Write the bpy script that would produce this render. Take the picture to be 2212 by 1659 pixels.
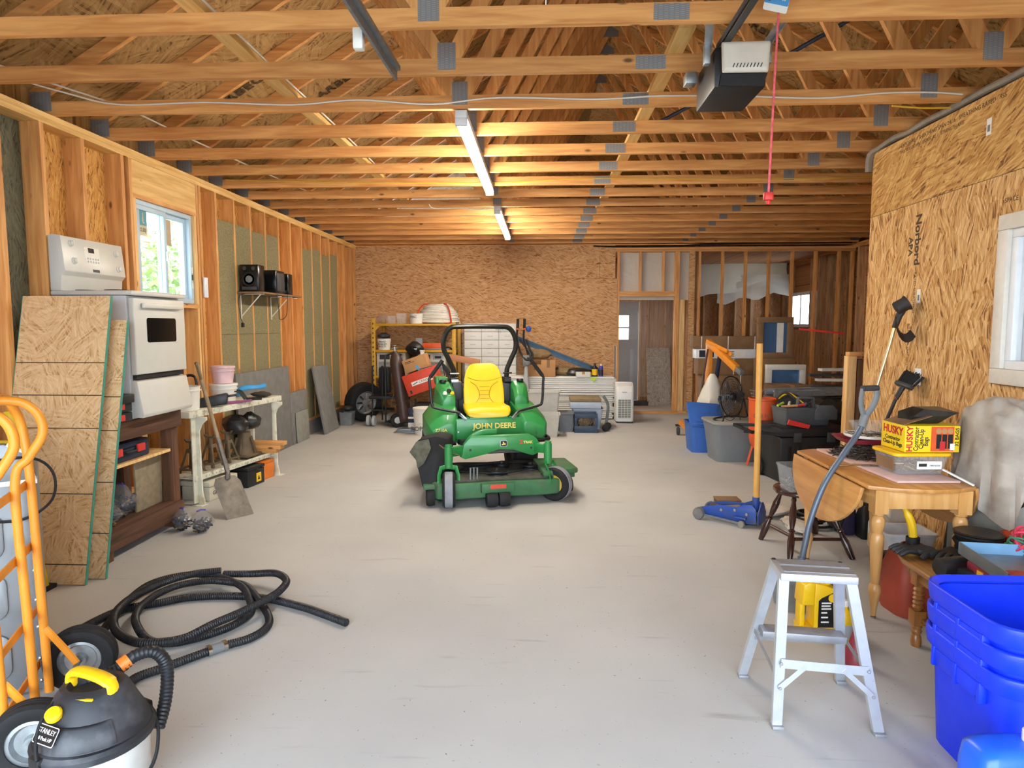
import bpy, bmesh, math, random
from mathutils import Vector, Matrix, Euler
for _o in list(bpy.data.objects): bpy.data.objects.remove(_o)
random.seed(7)
S = bpy.context.scene
COL = S.collection
PI = math.pi
# ---------------------------------------------------------------- camera
cam = bpy.data.cameras.new('camera'); camo = bpy.data.objects.new('camera', cam); COL.objects.link(camo)
camo.location = (0, 0, 1.59); camo.rotation_euler = (math.radians(90-5.0907), 0, math.radians(2.6506))
cam.sensor_width = 36; cam.lens = 36*1420/2212; cam.clip_start = .05; cam.clip_end = 300
S.camera = camo
# ---------------------------------------------------------------- world, exposure
w = bpy.data.worlds.new('sky'); S.world = w; w.use_nodes = True
_n = w.node_tree.nodes; _l = w.node_tree.links
_bg = _n['Background']; _bg.inputs[1].default_value = 8.5
_tc = _n.new('ShaderNodeTexCoord'); _sp = _n.new('ShaderNodeSeparateXYZ'); _cr = _n.new('ShaderNodeValToRGB')
_l.new(_tc.outputs['Generated'], _sp.inputs[0]); _l.new(_sp.outputs['Z'], _cr.inputs[0]); _l.new(_cr.outputs[0], _bg.inputs[0])
_cr.color_ramp.elements[0].position = 0.0; _cr.color_ramp.elements[0].color = (.82, .91, 1, 1)
_cr.color_ramp.elements[1].position = .8; _cr.color_ramp.elements[1].color = (.58, .76, 1, 1)
def portal(loc, rot, sx, sy):
    L = bpy.data.lights.new('daylight_portal', 'AREA'); L.shape = 'RECTANGLE'; L.size = sx; L.size_y = sy
    o = bpy.data.objects.new('daylight_portal', L); COL.objects.link(o); o.location = loc; o.rotation_euler = rot
    L.cycles.is_portal = True
portal((-.2, -.62, 1.38), (PI/2, 0, 0), 5.6, 2.72)       # open garage door behind the camera
portal((-3.62, 5.93, 2.22), (0, -PI/2, 0), .84, .82)     # left window
S.view_settings.view_transform = 'Standard'; S.view_settings.look = 'None'; S.view_settings.gamma = 1
S.view_settings.use_curve_mapping = False; S.view_settings.exposure = 0.42
cy = S.cycles; cy.max_bounces = 8; cy.diffuse_bounces = 3; cy.glossy_bounces = 3; cy.transmission_bounces = 6; cy.transparent_max_bounces = 12
cy.caustics_reflective = False; cy.caustics_refractive = False; cy.sample_clamp_indirect = 6; cy.use_denoising = True
cy.use_adaptive_sampling = True; cy.adaptive_threshold = .08; cy.adaptive_min_samples = 12; cy.time_limit = 1000
# ---------------------------------------------------------------- helpers
def V(*a): return Vector(a[0] if len(a) == 1 else a)
def RZ(a): return Matrix.Rotation(a, 4, 'Z')
def RX(a): return Matrix.Rotation(a, 4, 'X')
def RY(a): return Matrix.Rotation(a, 4, 'Y')
def T(*a): return Matrix.Translation(V(*a))
class MB:
    """collects shapes; build() links them as one mesh object"""
    def __init__(s): s.v = []; s.f = []; s.m = Matrix()
    def add(s, vs, fs, m=None):
        k = len(s.v); M = s.m @ m if m is not None else s.m
        s.v += [M @ V(p) for p in vs]; s.f += [[i+k for i in f] for f in fs]; return s
    def box(s, c, d, m=None):
        x, y, z = d[0]/2, d[1]/2, d[2]/2
        vs = [(c[0]+a*x, c[1]+b*y, c[2]+e*z) for e in (-1, 1) for a, b in ((-1, -1), (1, -1), (1, 1), (-1, 1))]
        return s.add(vs, [[3, 2, 1, 0], [4, 5, 6, 7], [0, 1, 5, 4], [1, 2, 6, 5], [2, 3, 7, 6], [3, 0, 4, 7]], m)
    def bb(s, a, b, m=None):
        return s.box([(a[i]+b[i])/2 for i in range(3)], [abs(b[i]-a[i]) for i in range(3)], m)
    def bar(s, p, q, wd, ht, up=(0, 0, 1)):
        p, q = V(p), V(q); d = q-p; L = d.length; d.normalize(); u = V(up)
        if abs(d.dot(u)) > .999: u = V(0, 1, 0)
        sx = d.cross(u).normalized(); u = sx.cross(d)
        M = Matrix((sx, d, u)).transposed().to_4x4(); M.translation = (p+q)/2
        return s.box((0, 0, 0), (wd, L, ht), M)
    def loft(s, rings, cap=True, closed=False, m=None):
        n = len(rings[0]); vs = [p for r in rings for p in r]; fs = []; k = len(rings)
        for i in range(k if closed else k-1):
            for j in range(n):
                a = i*n; b = ((i+1) % k)*n; j2 = (j+1) % n
                fs.append([a+j, a+j2, b+j2, b+j])
        if cap and not closed: fs += [list(range(n))[::-1], [(k-1)*n+j for j in range(n)]]
        return s.add(vs, fs, m)
    def lathe(s, prof, seg=16, m=None, cap=True):
        return s.loft([[(r*math.cos(2*PI*j/seg), r*math.sin(2*PI*j/seg), z) for j in range(seg)] for r, z in prof], cap, False, m)
    def cyl(s, p, q, r, seg=12, r2=None):
        p, q = V(p), V(q); d = (q-p).normalized(); a = V(0, 0, 1) if abs(d.z) < .9 else V(1, 0, 0)
        x = d.cross(a).normalized(); y = d.cross(x)
        r2 = r if r2 is None else r2
        return s.loft([[p0+(x*math.cos(2*PI*j/seg)+y*math.sin(2*PI*j/seg))*rr for j in range(seg)][::-1] for p0, rr in ((p, r), (q, r2))])
    def tube(s, pts, r, seg=8, closed=False, flat=None):
        P = [V(p) for p in pts]; n = len(P); rings = []; a = None
        for i in range(n):
            if closed: d = P[(i+1) % n]-P[i-1]
            else: d = P[min(i+1, n-1)]-P[max(i-1, 0)]
            d.normalize()
            if a is None: a = V(0, 0, 1) if abs(d.z) < .9 else V(1, 0, 0)
            x = d.cross(a).normalized(); y = d.cross(x).normalized(); a = -y if (-y).dot(a) > 0 else y
            rr = r[i] if isinstance(r, (list, tuple)) else r
            ra, rb = (rr, rr) if flat is None else (rr*flat[0], rr*flat[1])
            rings.append([P[i]+x*math.cos(2*PI*j/seg)*ra+y*math.sin(2*PI*j/seg)*rb for j in range(seg)][::-1])
        return s.loft(rings, True, closed)
    def prism(s, poly, h, m=None):
        """2-D outline (x,y) extruded 0..h along local z"""
        n = len(poly); vs = [(x, y, 0) for x, y in poly]+[(x, y, h) for x, y in poly]
        fs = [list(range(n))[::-1], list(range(n, 2*n))]+[[j, (j+1) % n, n+(j+1) % n, n+j] for j in range(n)]
        return s.add(vs, fs, m)
    def ball(s, c, r, seg=14, rings=8, m=None):
        rx, ry, rz = (r, r, r) if not isinstance(r, (list, tuple)) else r
        R = [[(c[0]+rx*math.sin(t)*math.cos(2*PI*j/seg), c[1]+ry*math.sin(t)*math.sin(2*PI*j/seg), c[2]-rz*math.cos(t)) for j in range(seg)]
             for t in [max(.03, min(PI-.03, PI*i/rings)) for i in range(rings+1)]]
        return s.loft(R, True, False, m)
    def torus(s, c, R, r, seg=28, k=8, m=None):
        return s.loft([[(c[0]+(R+r*math.cos(2*PI*j/k))*math.cos(2*PI*i/seg), c[1]+(R+r*math.cos(2*PI*j/k))*math.sin(2*PI*i/seg), c[2]+r*math.sin(2*PI*j/k)) for j in range(k)] for i in range(seg)], False, True, m)
    def tub(s, w0, d0, w1, d1, h, t=.004, rad=.03, m=None, lip=0.0):
        """open tapered container, rounded corners, wall t: base w0 x d0 to rim w1 x d1"""
        def R(w, d, z, r): return [(x, y, z) for x, y in rrect(w, d, max(.002, r))]
        rings = [R(w0, d0, 0, rad), R(w1, d1, h, rad)]
        if lip: rings += [R(w1+2*lip, d1+2*lip, h, rad+lip), R(w1+2*lip, d1+2*lip, h+.012, rad+lip)]
        rings += [R(w1-2*t, d1-2*t, rings[-1][0][2], rad-t), R(w0-2*t, d0-2*t, t, rad-t)]
        return s.loft(rings, True, False, m)
    def build(s, name, mat=None, parent=None, bev=0, smooth=True, ang=35, seg=2, loc=None, rz=0, m=None):
        me = bpy.data.meshes.new(name); bm = bmesh.new()
        bv = [bm.verts.new(p) for p in s.v]
        for f in s.f:
            try: bm.faces.new([bv[i] for i in f])
            except ValueError: pass
        bmesh.ops.recalc_face_normals(bm, faces=bm.faces[:])
        if bev:
            es = [e for e in bm.edges if len(e.link_faces) == 2 and e.calc_face_angle(0) > .5]
            bmesh.ops.bevel(bm, geom=es, offset=bev, segments=seg, profile=.5, affect='EDGES', clamp_overlap=True)
        bm.to_mesh(me); bm.free()
        if smooth and me.polygons:
            me.polygons.foreach_set('use_smooth', [True]*len(me.polygons)); me.set_sharp_from_angle(angle=math.radians(ang))
        o = bpy.data.objects.new(name, me); COL.objects.link(o)
        if mat: me.materials.append(mat if not isinstance(mat, str) else MAT[mat])
        if parent is not None: o.parent = parent
        if m is not None: o.matrix_basis = m
        elif loc is not None: o.location = loc; o.rotation_euler = (0, 0, rz)
        return o
def rrect(w, d, r, n=4):
    pts = []
    for cx, cy, a in ((w/2-r, d/2-r, 0), (-w/2+r, d/2-r, 1), (-w/2+r, -d/2+r, 2), (w/2-r, -d/2+r, 3)):
        pts += [(cx+r*math.cos(PI/2*(a+i/n)), cy+r*math.sin(PI/2*(a+i/n))) for i in range(n+1)]
    return pts
def spline(pts, n=8, closed=False):
    P = [V(p) for p in pts]; k = len(P); out = []
    for i in range(k if closed else k-1):
        if closed: a, b, c, d = P[i-1], P[i], P[(i+1) % k], P[(i+2) % k]
        else: a, b, c, d = P[max(i-1, 0)], P[i], P[i+1], P[min(i+2, k-1)]
        for j in range(n):
            t = j/n; out.append(.5*((2*b)+(c-a)*t+(2*a-5*b+4*c-d)*t*t+(3*b-a-3*c+d)*t**3))
    if not closed: out.append(P[-1])
    return out
def tag(o, label=None, cat=None, group=None, kind=None):
    for k, v in (('label', label), ('category', cat), ('group', group), ('kind', kind)):
        if v: o[k] = v
    return o
def thing(name, label, cat, loc=(0, 0, 0), rz=0, group=None, rot=None):
    o = bpy.data.objects.new(name, None); COL.objects.link(o); o.location = loc
    o.rotation_euler = rot if rot else (0, 0, rz); o.empty_display_size = .05
    return tag(o, label, cat, group)
def struct(name, label=None):
    o = bpy.data.objects.new(name, None); COL.objects.link(o); o.empty_display_size = .05
    return tag(o, label, None, None, 'structure')
def one(mb, name, mat, label, cat, loc=(0, 0, 0), rz=0, group=None, bev=0, rot=None, smooth=True):
    o = mb.build(name, mat, None, bev, smooth); o.location = loc; o.rotation_euler = rot if rot else (0, 0, rz)
    return tag(o, label, cat, group)
def dup(root, loc=None, rz=None, label=None, parent=None):
    c = root.copy(); COL.objects.link(c)
    if parent is not None: c.parent = parent
    if loc is not None: c.location = loc
    if rz is not None: c.rotation_euler = (0, 0, rz)
    if label: c['label'] = label
    for ch in list(root.children): dup(ch, parent=c)
    return c
def inst(o, m=None, parent=None):
    c = o.copy(); COL.objects.link(c); c.parent = parent if parent is not None else o.parent
    if m is not None: c.matrix_basis = m
    return c
def text(txt, size, name, mat, parent, m, ext=.0008, align='CENTER', bold=0, sx=1):
    cu = bpy.data.curves.new(name, 'FONT'); cu.body = txt; cu.size = size; cu.extrude = ext; cu.align_x = align; cu.align_y = 'CENTER'; cu.offset = bold
    cu.resolution_u = 3; cu.space_line = .9
    o = bpy.data.objects.new(name, cu); COL.objects.link(o)
    me = bpy.data.meshes.new_from_object(o.evaluated_get(bpy.context.evaluated_depsgraph_get())); bpy.data.objects.remove(o)
    o = bpy.data.objects.new(name, me); COL.objects.link(o); me.materials.clear(); me.materials.append(MAT[mat] if isinstance(mat, str) else mat)
    o.parent = parent; o.matrix_basis = m @ Matrix.Diagonal((sx, 1, 1, 1)); return o
FRONT = RX(PI/2)                 # text in XY -> faces -Y, reads left to right along +X
FACEX = RZ(PI/2) @ RX(PI/2)      # faces +X, reads along +Y
FACENX = RZ(-PI/2) @ RX(PI/2)    # faces -X, reads along -Y
# ---------------------------------------------------------------- materials
MAT = {}
def newmat(name):
    m = bpy.data.materials.new(name); m.use_nodes = True; MAT[name] = m
    return m, m.node_tree.nodes, m.node_tree.links, m.node_tree.nodes['Principled BSDF']
def lin(h):
    h = h.lstrip('#'); c = [int(h[i:i+2], 16)/255 for i in (0, 2, 4)]
    return tuple(x/12.92 if x <= .04045 else ((x+.055)/1.055)**2.4 for x in c)+(1,)
def plain(name, col, rough=.5, metal=0, var=.12, scale=14, bump=0, trans=0, alpha=1, coat=0, spec=None, dirt=None, ds=6):
    m, n, l, b = newmat(name)
    col = lin(col) if isinstance(col, str) else tuple(col)+(1,)
    b.inputs['Roughness'].default_value = rough; b.inputs['Metallic'].default_value = metal
    b.inputs['Transmission Weight'].default_value = trans; b.inputs['Alpha'].default_value = alpha; b.inputs['Coat Weight'].default_value = coat
    if spec is not None: b.inputs['Specular IOR Level'].default_value = spec
    tc = n.new('ShaderNodeTexCoord'); no = n.new('ShaderNodeTexNoise'); no.inputs['Scale'].default_value = scale; no.inputs['Detail'].default_value = 4
    l.new(tc.outputs['Object'], no.inputs['Vector'])
    cr = n.new('ShaderNodeValToRGB'); l.new(no.outputs[0], cr.inputs[0])
    cr.color_ramp.elements[0].position = .32; cr.color_ramp.elements[1].position = .7
    cr.color_ramp.elements[0].color = tuple(x*(1-var) for x in col[:3])+(1,); cr.color_ramp.elements[1].color = tuple(min(1, x*(1+var)) for x in col[:3])+(1,)
    out = cr.outputs[0]
    if dirt:
        n2 = n.new('ShaderNodeTexNoise'); n2.inputs['Scale'].default_value = ds; n2.inputs['Detail'].default_value = 6; l.new(tc.outputs['Object'], n2.inputs['Vector'])
        r2 = n.new('ShaderNodeValToRGB'); r2.color_ramp.elements[0].position = .5; r2.color_ramp.elements[1].position = .72; l.new(n2.outputs[0], r2.inputs[0])
        mx = n.new('ShaderNodeMix'); mx.data_type = 'RGBA'; l.new(r2.outputs[0], mx.inputs[0]); l.new(out, mx.inputs[6]); mx.inputs[7].default_value = lin(dirt); out = mx.outputs[2]
    l.new(out, b.inputs['Base Color'])
    if bump:
        bp = n.new('ShaderNodeBump'); bp.inputs['Strength'].default_value = bump; bp.inputs['Distance'].default_value = .004
        l.new(no.outputs[0], bp.inputs['Height']); l.new(bp.outputs[0], b.inputs['Normal'])
    return m
def emit(name, col, st):
    m, n, l, b = newmat(name); b.inputs['Base Color'].default_value = tuple(col)+(1,); b.inputs['Emission Color'].default_value = tuple(col)+(1,); b.inputs['Emission Strength'].default_value = st
def swz(n, l, src, axes):
    sp = n.new('ShaderNodeSeparateXYZ'); cb = n.new('ShaderNodeCombineXYZ'); l.new(src, sp.inputs[0])
    for i, a in enumerate(axes): l.new(sp.outputs['XYZ'.index(a)], cb.inputs[i])
    return cb.outputs[0]
def osb(name, axes, dark, mid, light, along=None, flake=1.0, rough=.75, mix=1.0):
    """oriented strand board: rotated patches of stretched cells. axes: the two axes of the sheet"""
    m, n, l, b = newmat(name); b.inputs['Roughness'].default_value = rough
    tc = n.new('ShaderNodeTexCoord'); uv = swz(n, l, tc.outputs['Object'], axes)
    outs = []
    for k in range(2):
        mp = n.new('ShaderNodeMapping'); l.new(uv, mp.inputs[0]); mp.inputs[1].default_value = (k*3.7, k*1.3, 0)
        no = n.new('ShaderNodeTexNoise'); no.inputs['Scale'].default_value = 9; l.new(mp.outputs[0], no.inputs['Vector'])
        va = n.new('ShaderNodeVectorMath'); va.operation = 'MULTIPLY_ADD'; l.new(no.outputs['Color'], va.inputs[0]); va.inputs[1].default_value = (.06,)*3; l.new(mp.outputs[0], va.inputs[2])
        v1 = n.new('ShaderNodeTexVoronoi'); v1.voronoi_dimensions = '2D'; v1.inputs['Scale'].default_value = (6.5, 9.5)[k]/flake; l.new(va.outputs[0], v1.inputs['Vector'])
        sp = n.new('ShaderNodeSeparateColor'); l.new(v1.outputs['Color'], sp.inputs[0])
        an = n.new('ShaderNodeMath'); an.operation = 'MULTIPLY_ADD'; l.new(sp.outputs[0], an.inputs[0])
        an.inputs[1].default_value = PI if along is None else 1.1; an.inputs[2].default_value = 0 if along is None else along-.55
        vr = n.new('ShaderNodeVectorRotate'); vr.rotation_type = 'Z_AXIS'; l.new(mp.outputs[0], vr.inputs['Vector']); l.new(an.outputs[0], vr.inputs['Angle'])
        m2 = n.new('ShaderNodeMapping'); l.new(vr.outputs[0], m2.inputs[0]); m2.inputs[3].default_value = ((8, 78, 1), (15, 140, 1))[k]; m2.inputs[3].default_value = [x/flake for x in m2.inputs[3].default_value]
        v2 = n.new('ShaderNodeTexVoronoi'); v2.voronoi_dimensions = '2D'; l.new(m2.outputs[0], v2.inputs['Vector']); v2.inputs['Scale'].default_value = 1
        s2 = n.new('ShaderNodeSeparateColor'); l.new(v2.outputs['Color'], s2.inputs[0]); outs.append((s2, v2, sp))
    add = n.new('ShaderNodeMath'); add.operation = 'MULTIPLY_ADD'; l.new(outs[0][0].outputs[0], add.inputs[0]); add.inputs[1].default_value = .55
    ad2 = n.new('ShaderNodeMath'); ad2.operation = 'MULTIPLY'; l.new(outs[1][0].outputs[1], ad2.inputs[0]); ad2.inputs[1].default_value = .45; l.new(ad2.outputs[0], add.inputs[2])
    cr = n.new('ShaderNodeValToRGB'); l.new(add.outputs[0], cr.inputs[0]); e = cr.color_ramp.elements
    e[0].position = .10; e[0].color = lin(dark); e[1].position = .95; e[1].color = lin(light)
    q = e.new(.26); q.color = lin(mid); q = e.new(.62); q.color = tuple((a+c)/2 for a, c in zip(lin(mid), lin(light)))
    l.new(cr.outputs[0], b.inputs['Base Color'])
def wood(name, axis, dark, light, rough=.6, sc=1.0, knots=True, coat=0, rnd=.25):
    m, n, l, b = newmat(name); b.inputs['Roughness'].default_value = rough; b.inputs['Coat Weight'].default_value = coat
    tc = n.new('ShaderNodeTexCoord'); oi = n.new('ShaderNodeObjectInfo')
    va = n.new('ShaderNodeVectorMath'); va.operation = 'MULTIPLY_ADD'; l.new(oi.outputs['Random'], va.inputs[0]); va.inputs[1].default_value = (37, 23, 51); l.new(tc.outputs['Object'], va.inputs[2])
    mp = n.new('ShaderNodeMapping'); l.new(va.outputs[0], mp.inputs[0]); mp.inputs[3].default_value = [(2.2 if a == axis else 26)*sc for a in 'XYZ']
    no = n.new('ShaderNodeTexNoise'); no.inputs['Scale'].default_value = 1; no.inputs['Detail'].default_value = 5; no.inputs['Distortion'].default_value = .6; l.new(mp.outputs[0], no.inputs['Vector'])
    cr = n.new('ShaderNodeValToRGB'); l.new(no.outputs[0], cr.inputs[0]); e = cr.color_ramp.elements
    e[0].position = .3; e[0].color = lin(dark); e[1].position = .68; e[1].color = lin(light)
    out = cr.outputs[0]
    if knots:
        m2 = n.new('ShaderNodeMapping'); l.new(va.outputs[0], m2.inputs[0]); m2.inputs[3].default_value = [(2.6 if a == axis else 6)*sc for a in 'XYZ']
        vo = n.new('ShaderNodeTexVoronoi'); l.new(m2.outputs[0], vo.inputs['Vector']); vo.inputs['Scale'].default_value = 1
        r2 = n.new('ShaderNodeValToRGB'); l.new(vo.outputs['Distance'], r2.inputs[0]); r2.color_ramp.elements[0].position = .045; r2.color_ramp.elements[0].color = (1,)*4; r2.color_ramp.elements[1].position = .10; r2.color_ramp.elements[1].color = (0, 0, 0, 1)
        mx = n.new('ShaderNodeMix'); mx.data_type = 'RGBA'; l.new(r2.outputs[0], mx.inputs[0]); l.new(out, mx.inputs[6]); mx.inputs[7].default_value = tuple(x*.35 for x in lin(dark)[:3])+(1,); out = mx.outputs[2]
    hs = n.new('ShaderNodeHueSaturation'); l.new(out, hs.inputs['Color'])
    mr = n.new('ShaderNodeMapRange'); l.new(oi.outputs['Random'], mr.inputs[0]); mr.inputs[3].default_value = 1-rnd; mr.inputs[4].default_value = 1+rnd*.4; l.new(mr.outputs[0], hs.inputs['Value'])
    l.new(hs.outputs[0], b.inputs['Base Color'])
def glassy(name, col, rough=.15, a=.35, noise=0, spec=.5):
    """thin see-through sheet: part transparent, part glossy film"""
    m, n, l, b = newmat(name); b.inputs['Base Color'].default_value = lin(col); b.inputs['Roughness'].default_value = rough; b.inputs['Alpha'].default_value = a; b.inputs['Specular IOR Level'].default_value = spec
    if noise:
        tc = n.new('ShaderNodeTexCoord'); no = n.new('ShaderNodeTexNoise'); no.inputs['Scale'].default_value = noise; no.inputs['Detail'].default_value = 3; l.new(tc.outputs['Object'], no.inputs['Vector'])
        bp = n.new('ShaderNodeBump'); bp.inputs['Strength'].default_value = .8; bp.inputs['Distance'].default_value = .02; l.new(no.outputs[0], bp.inputs['Height']); l.new(bp.outputs[0], b.inputs['Normal'])
osb('osb_right', 'YZ', '#74481c', '#b98240', '#e9c38a', along=PI/2, flake=1.2)
osb('osb_right_top', 'YZ', '#74491c', '#b37d38', '#dfb672', along=0.5, flake=1.2)
osb('osb_back', 'XZ', '#7d4f27', '#bd8853', '#dcb487', along=0.1, flake=.9)
osb('osb_left', 'YZ', '#7a4a17', '#c98a3d', '#e8b96c', along=PI/2, flake=.9)
osb('osb_roof', 'XY', '#6b4a24', '#9c743f', '#bb9560', along=None, flake=1.6)
osb('osb_loose', 'XZ', '#a98254', '#cfa672', '#e3c498', along=None, flake=.85)
osb('osb_grey', 'XZ', '#7d7668', '#a59d90', '#c9c2b6', along=None, flake=.8)
osb('osb_rear', 'XZ', '#74472a', '#ad764a', '#c99768', along=PI/2, flake=.9)
osb('osb_tarp', 'YZ', '#3d3f33', '#5b5c4b', '#77775f', along=PI/2, flake=.9)
for _a in 'XYZ':
    wood('lumber_'+_a.lower(), _a, '#c98647', '#eeb26c', rnd=.14)
wood('lumber_pale', 'Z', '#d8a460', '#f3cc8e', rnd=.12)
wood('lumber_rear', 'Z', '#b98458', '#e6bb8c', rnd=.3)
wood('lumber_yellow', 'Y', '#d4a358', '#f0c983', rnd=.1)
plain('concrete', '#aaa69e', .85, 0, .06, 1.3, dirt='#b2ad9f', ds=.9)
plain('curb', '#7d7a74', .9, 0, .15, 9, bump=.3)
plain('driveway', '#b5b0a6', .9, 0, .1, 3)
plain('lawn', '#5f7f3c', .9, 0, .3, 5)
plain('rockwool', '#8a805e', .95, 0, .2, 60, bump=.6)
plain('vinyl_white', '#e8ebee', .4, 0, .03)
plain('vinyl_blue', '#b9cfdf', .4, 0, .03)
plain('steel_grey', '#8b9094', .42, .7, .12, 30)
plain('galvanised', '#aab0b2', .38, .75, .15, 25)
plain('black_plastic', '#1b1c1e', .45, 0, .2)
plain('black_rubber', '#141415', .75, 0, .25, 30)
plain('dark_grey', '#3a3c3f', .55, 0, .15)
plain('mid_grey', '#75797b', .55, 0, .1)
plain('light_grey', '#b9bcbd', .5, 0, .06)
plain('white_plastic', '#e4e2da', .45, 0, .05)
plain('white_paint', '#e3e0cc', .5, 0, .05, dirt='#c2b795', ds=9)
plain('paper_white', '#eeece6', .7, 0, .04)
plain('ink', '#26231f', .8, 0, .1)
plain('cable_white', '#e9e4d8', .5, 0, .04)
plain('cable_yellow', '#e0b63a', .5, 0, .06)
plain('cardboard', '#b98a5b', .85, 0, .07, 8)
plain('cardboard_dark', '#8a6a49', .85, 0, .1, 8)
plain('red_paint', '#cf4327', .5, 0, .1)
plain('red_plastic', '#d8342c', .45, 0, .08)
plain('orange_paint', '#e8922a', .4, 0, .07)
plain('orange_plastic', '#dd5a28', .5, 0, .08)
plain('yellow_plastic', '#f2c118', .4, 0, .05)
plain('blue_plastic', '#3565b4', .5, 0, .06)
plain('chrome', '#c8ccd0', .2, 1, .03)
glassy('poly', '#f2f0e4', .2, .58, 5)
glassy('poly_thin', '#f2ece0', .15, .22, 7)
glassy('clear_plastic', '#e4e6e6', .15, .13)
glassy('pane', '#dfeaf0', .05, .12)
glassy('bag_film', '#aeb0b6', .12, .22, 9)
emit('led', (1, .91, .78), 95)
# ---------------------------------------------------------------- structure
def toothplate():
    m, n, l, b = newmat('tooth_plate'); b.inputs['Metallic'].default_value = .05; b.inputs['Roughness'].default_value = .5
    tc = n.new('ShaderNodeTexCoord'); uv = swz(n, l, tc.outputs['Object'], 'ZX'); br = n.new('ShaderNodeTexBrick'); l.new(uv, br.inputs[0])
    br.inputs['Scale'].default_value = 1; br.inputs['Brick Width'].default_value = .0095; br.inputs['Row Height'].default_value = .026; br.inputs['Mortar Size'].default_value = .0042; br.offset = .5
    br.inputs['Color1'].default_value = lin('#c79f73'); br.inputs['Color2'].default_value = lin('#b9b4aa'); br.inputs['Mortar'].default_value = lin('#7f8489'); l.new(br.outputs[0], b.inputs['Base Color'])
toothplate()
LX = -3.40; RXW = 2.72; CZ = 3.04; BY = 12.0; FRX = 5.5
def floor_mat():
    m, n, l, b = newmat('slab'); b.inputs['Roughness'].default_value = .72
    tc = n.new('ShaderNodeTexCoord'); P = tc.outputs['Object']
    def noise(sc, det, vec=P):
        q = n.new('ShaderNodeTexNoise'); q.inputs['Scale'].default_value = sc; q.inputs['Detail'].default_value = det; l.new(vec, q.inputs['Vector']); return q
    def ramp(src, a, c, pa, pc):
        r = n.new('ShaderNodeValToRGB'); r.color_ramp.elements[0].position = pa; r.color_ramp.elements[1].position = pc; r.color_ramp.elements[0].color = a; r.color_ramp.elements[1].color = c; l.new(src, r.inputs[0]); return r
    base = ramp(noise(.9, 6).outputs[0], lin('#b3b2ae'), lin('#c3c1bb'), .3, .7)
    mp = n.new('ShaderNodeMapping'); l.new(P, mp.inputs[0]); mp.inputs[2].default_value = (0, 0, .5); mp.inputs[3].default_value = (1.2, 9, 1)
    sm = ramp(noise(1.6, 7, mp.outputs[0]).outputs[0], (1, 1, 1, 1), (0, 0, 0, 1), .22, .36)      # scuffed smears
    mx = n.new('ShaderNodeMix'); mx.data_type = 'RGBA'; l.new(base.outputs[0], mx.inputs[6]); mx.inputs[7].default_value = lin('#8f8b84')
    sc = n.new('ShaderNodeMath'); sc.operation = 'MULTIPLY'; sc.inputs[1].default_value = .7; l.new(sm.outputs[0], sc.inputs[0]); l.new(sc.outputs[0], mx.inputs[0])
    sp = ramp(noise(55, 3).outputs[0], (1, 1, 1, 1), (0, 0, 0, 1), .26, .31)                           # pits and grit
    m2 = n.new('ShaderNodeMix'); m2.data_type = 'RGBA'; l.new(mx.outputs[2], m2.inputs[6]); m2.inputs[7].default_value = lin('#7d7973'); l.new(sp.outputs[0], m2.inputs[0])
    l.new(m2.outputs[2], b.inputs['Base Color'])
floor_mat()
tag(MB().bb((-4.2, -.9, -.15), (6.2, BY+.04, 0)).build('floor', 'slab', smooth=False), 'pale grey concrete garage floor slab', None, None, 'structure')
tag(MB().bb((-4.2, BY+.04, -.15), (6.2, 18, 0)).build('floor_rear', 'slab', smooth=False), 'concrete floor of the rear rooms', None, None, 'structure')
tag(MB().bb((-40, -40, -.3), (40, -.9, -.03)).build('driveway_ground', 'driveway', smooth=False), 'driveway outside the garage', None, None, 'structure')
tag(MB().bb((-60, -.9, -.4), (-3.7, 45, -.05)).build('lawn_ground', 'lawn', smooth=False), 'lawn outside the left window', None, None, 'structure')
# ---- left wall
wl = struct('wall_left', 'left wall of open wooden studs with boarding and mineral wool')
WY0, WY1, WZ0, WZ1 = 5.46, 6.38, 1.80, 2.66
for a, b, z0, z1, mt in ((-1, 4.1, .0, 3.1, 'osb_left'), (4.1, 4.44, 0, 3.1, 'osb_tarp'), (4.44, WY0, 0, 3.1, 'osb_left'), (WY0, WY1, 0, WZ0, 'osb_left'), (WY0, WY1, WZ1, 3.1, 'osb_left'), (WY1, 8.6, 0, 3.1, 'osb_left'), (8.6, 11.04, 0, 3.1, 'osb_left'), (11.04, 18, 0, 3.1, 'osb_left')):
    MB().bb((LX-.152, a, z0), (LX-.14, b-.003, z1)).build('panel', mt, wl, smooth=False)
ys = [-.6, .1, .8, 1.5, 2.2, 2.8, 3.4, 3.75, 4.07, 4.44, 4.84, 5.30, 5.40, 6.45, 6.50]+[6.82+.4064*k for k in range(13)]+[11.93]
stud = MB().bb((LX-.14, -.019, .24), (LX, .019, CZ-.076)).build('stud', 'lumber_z', wl, smooth=False); stud.location.y = ys[0]
for y in ys[1:]: inst(stud, T(0, y, 0))
for z in (CZ-.038, CZ-.076): MB().bb((LX-.14, -.9, z+.0005), (LX, BY+.1, z+.0375)).build('top_plate', 'lumber_yellow', wl, smooth=False)
MB().bb((LX-.14, -.9, .20), (LX, BY+.1, .24)).build('bottom_plate', 'lumber_y', wl, smooth=False)
MB().bb((LX-.12, 5.42, WZ1+.03), (LX-.005, 6.43, CZ-.077)).build('header', 'lumber_yellow', wl, smooth=False)
MB().bb((LX-.14, 5.42, WZ1-.005), (LX-.002, 6.43, WZ1+.03)).build('window_head', 'lumber_y', wl, smooth=False)
MB().bb((LX-.14, 5.42, WZ0-.045), (LX-.002, 6.43, WZ0-.005)).build('window_sill', 'lumber_y', wl, smooth=False)
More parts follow.
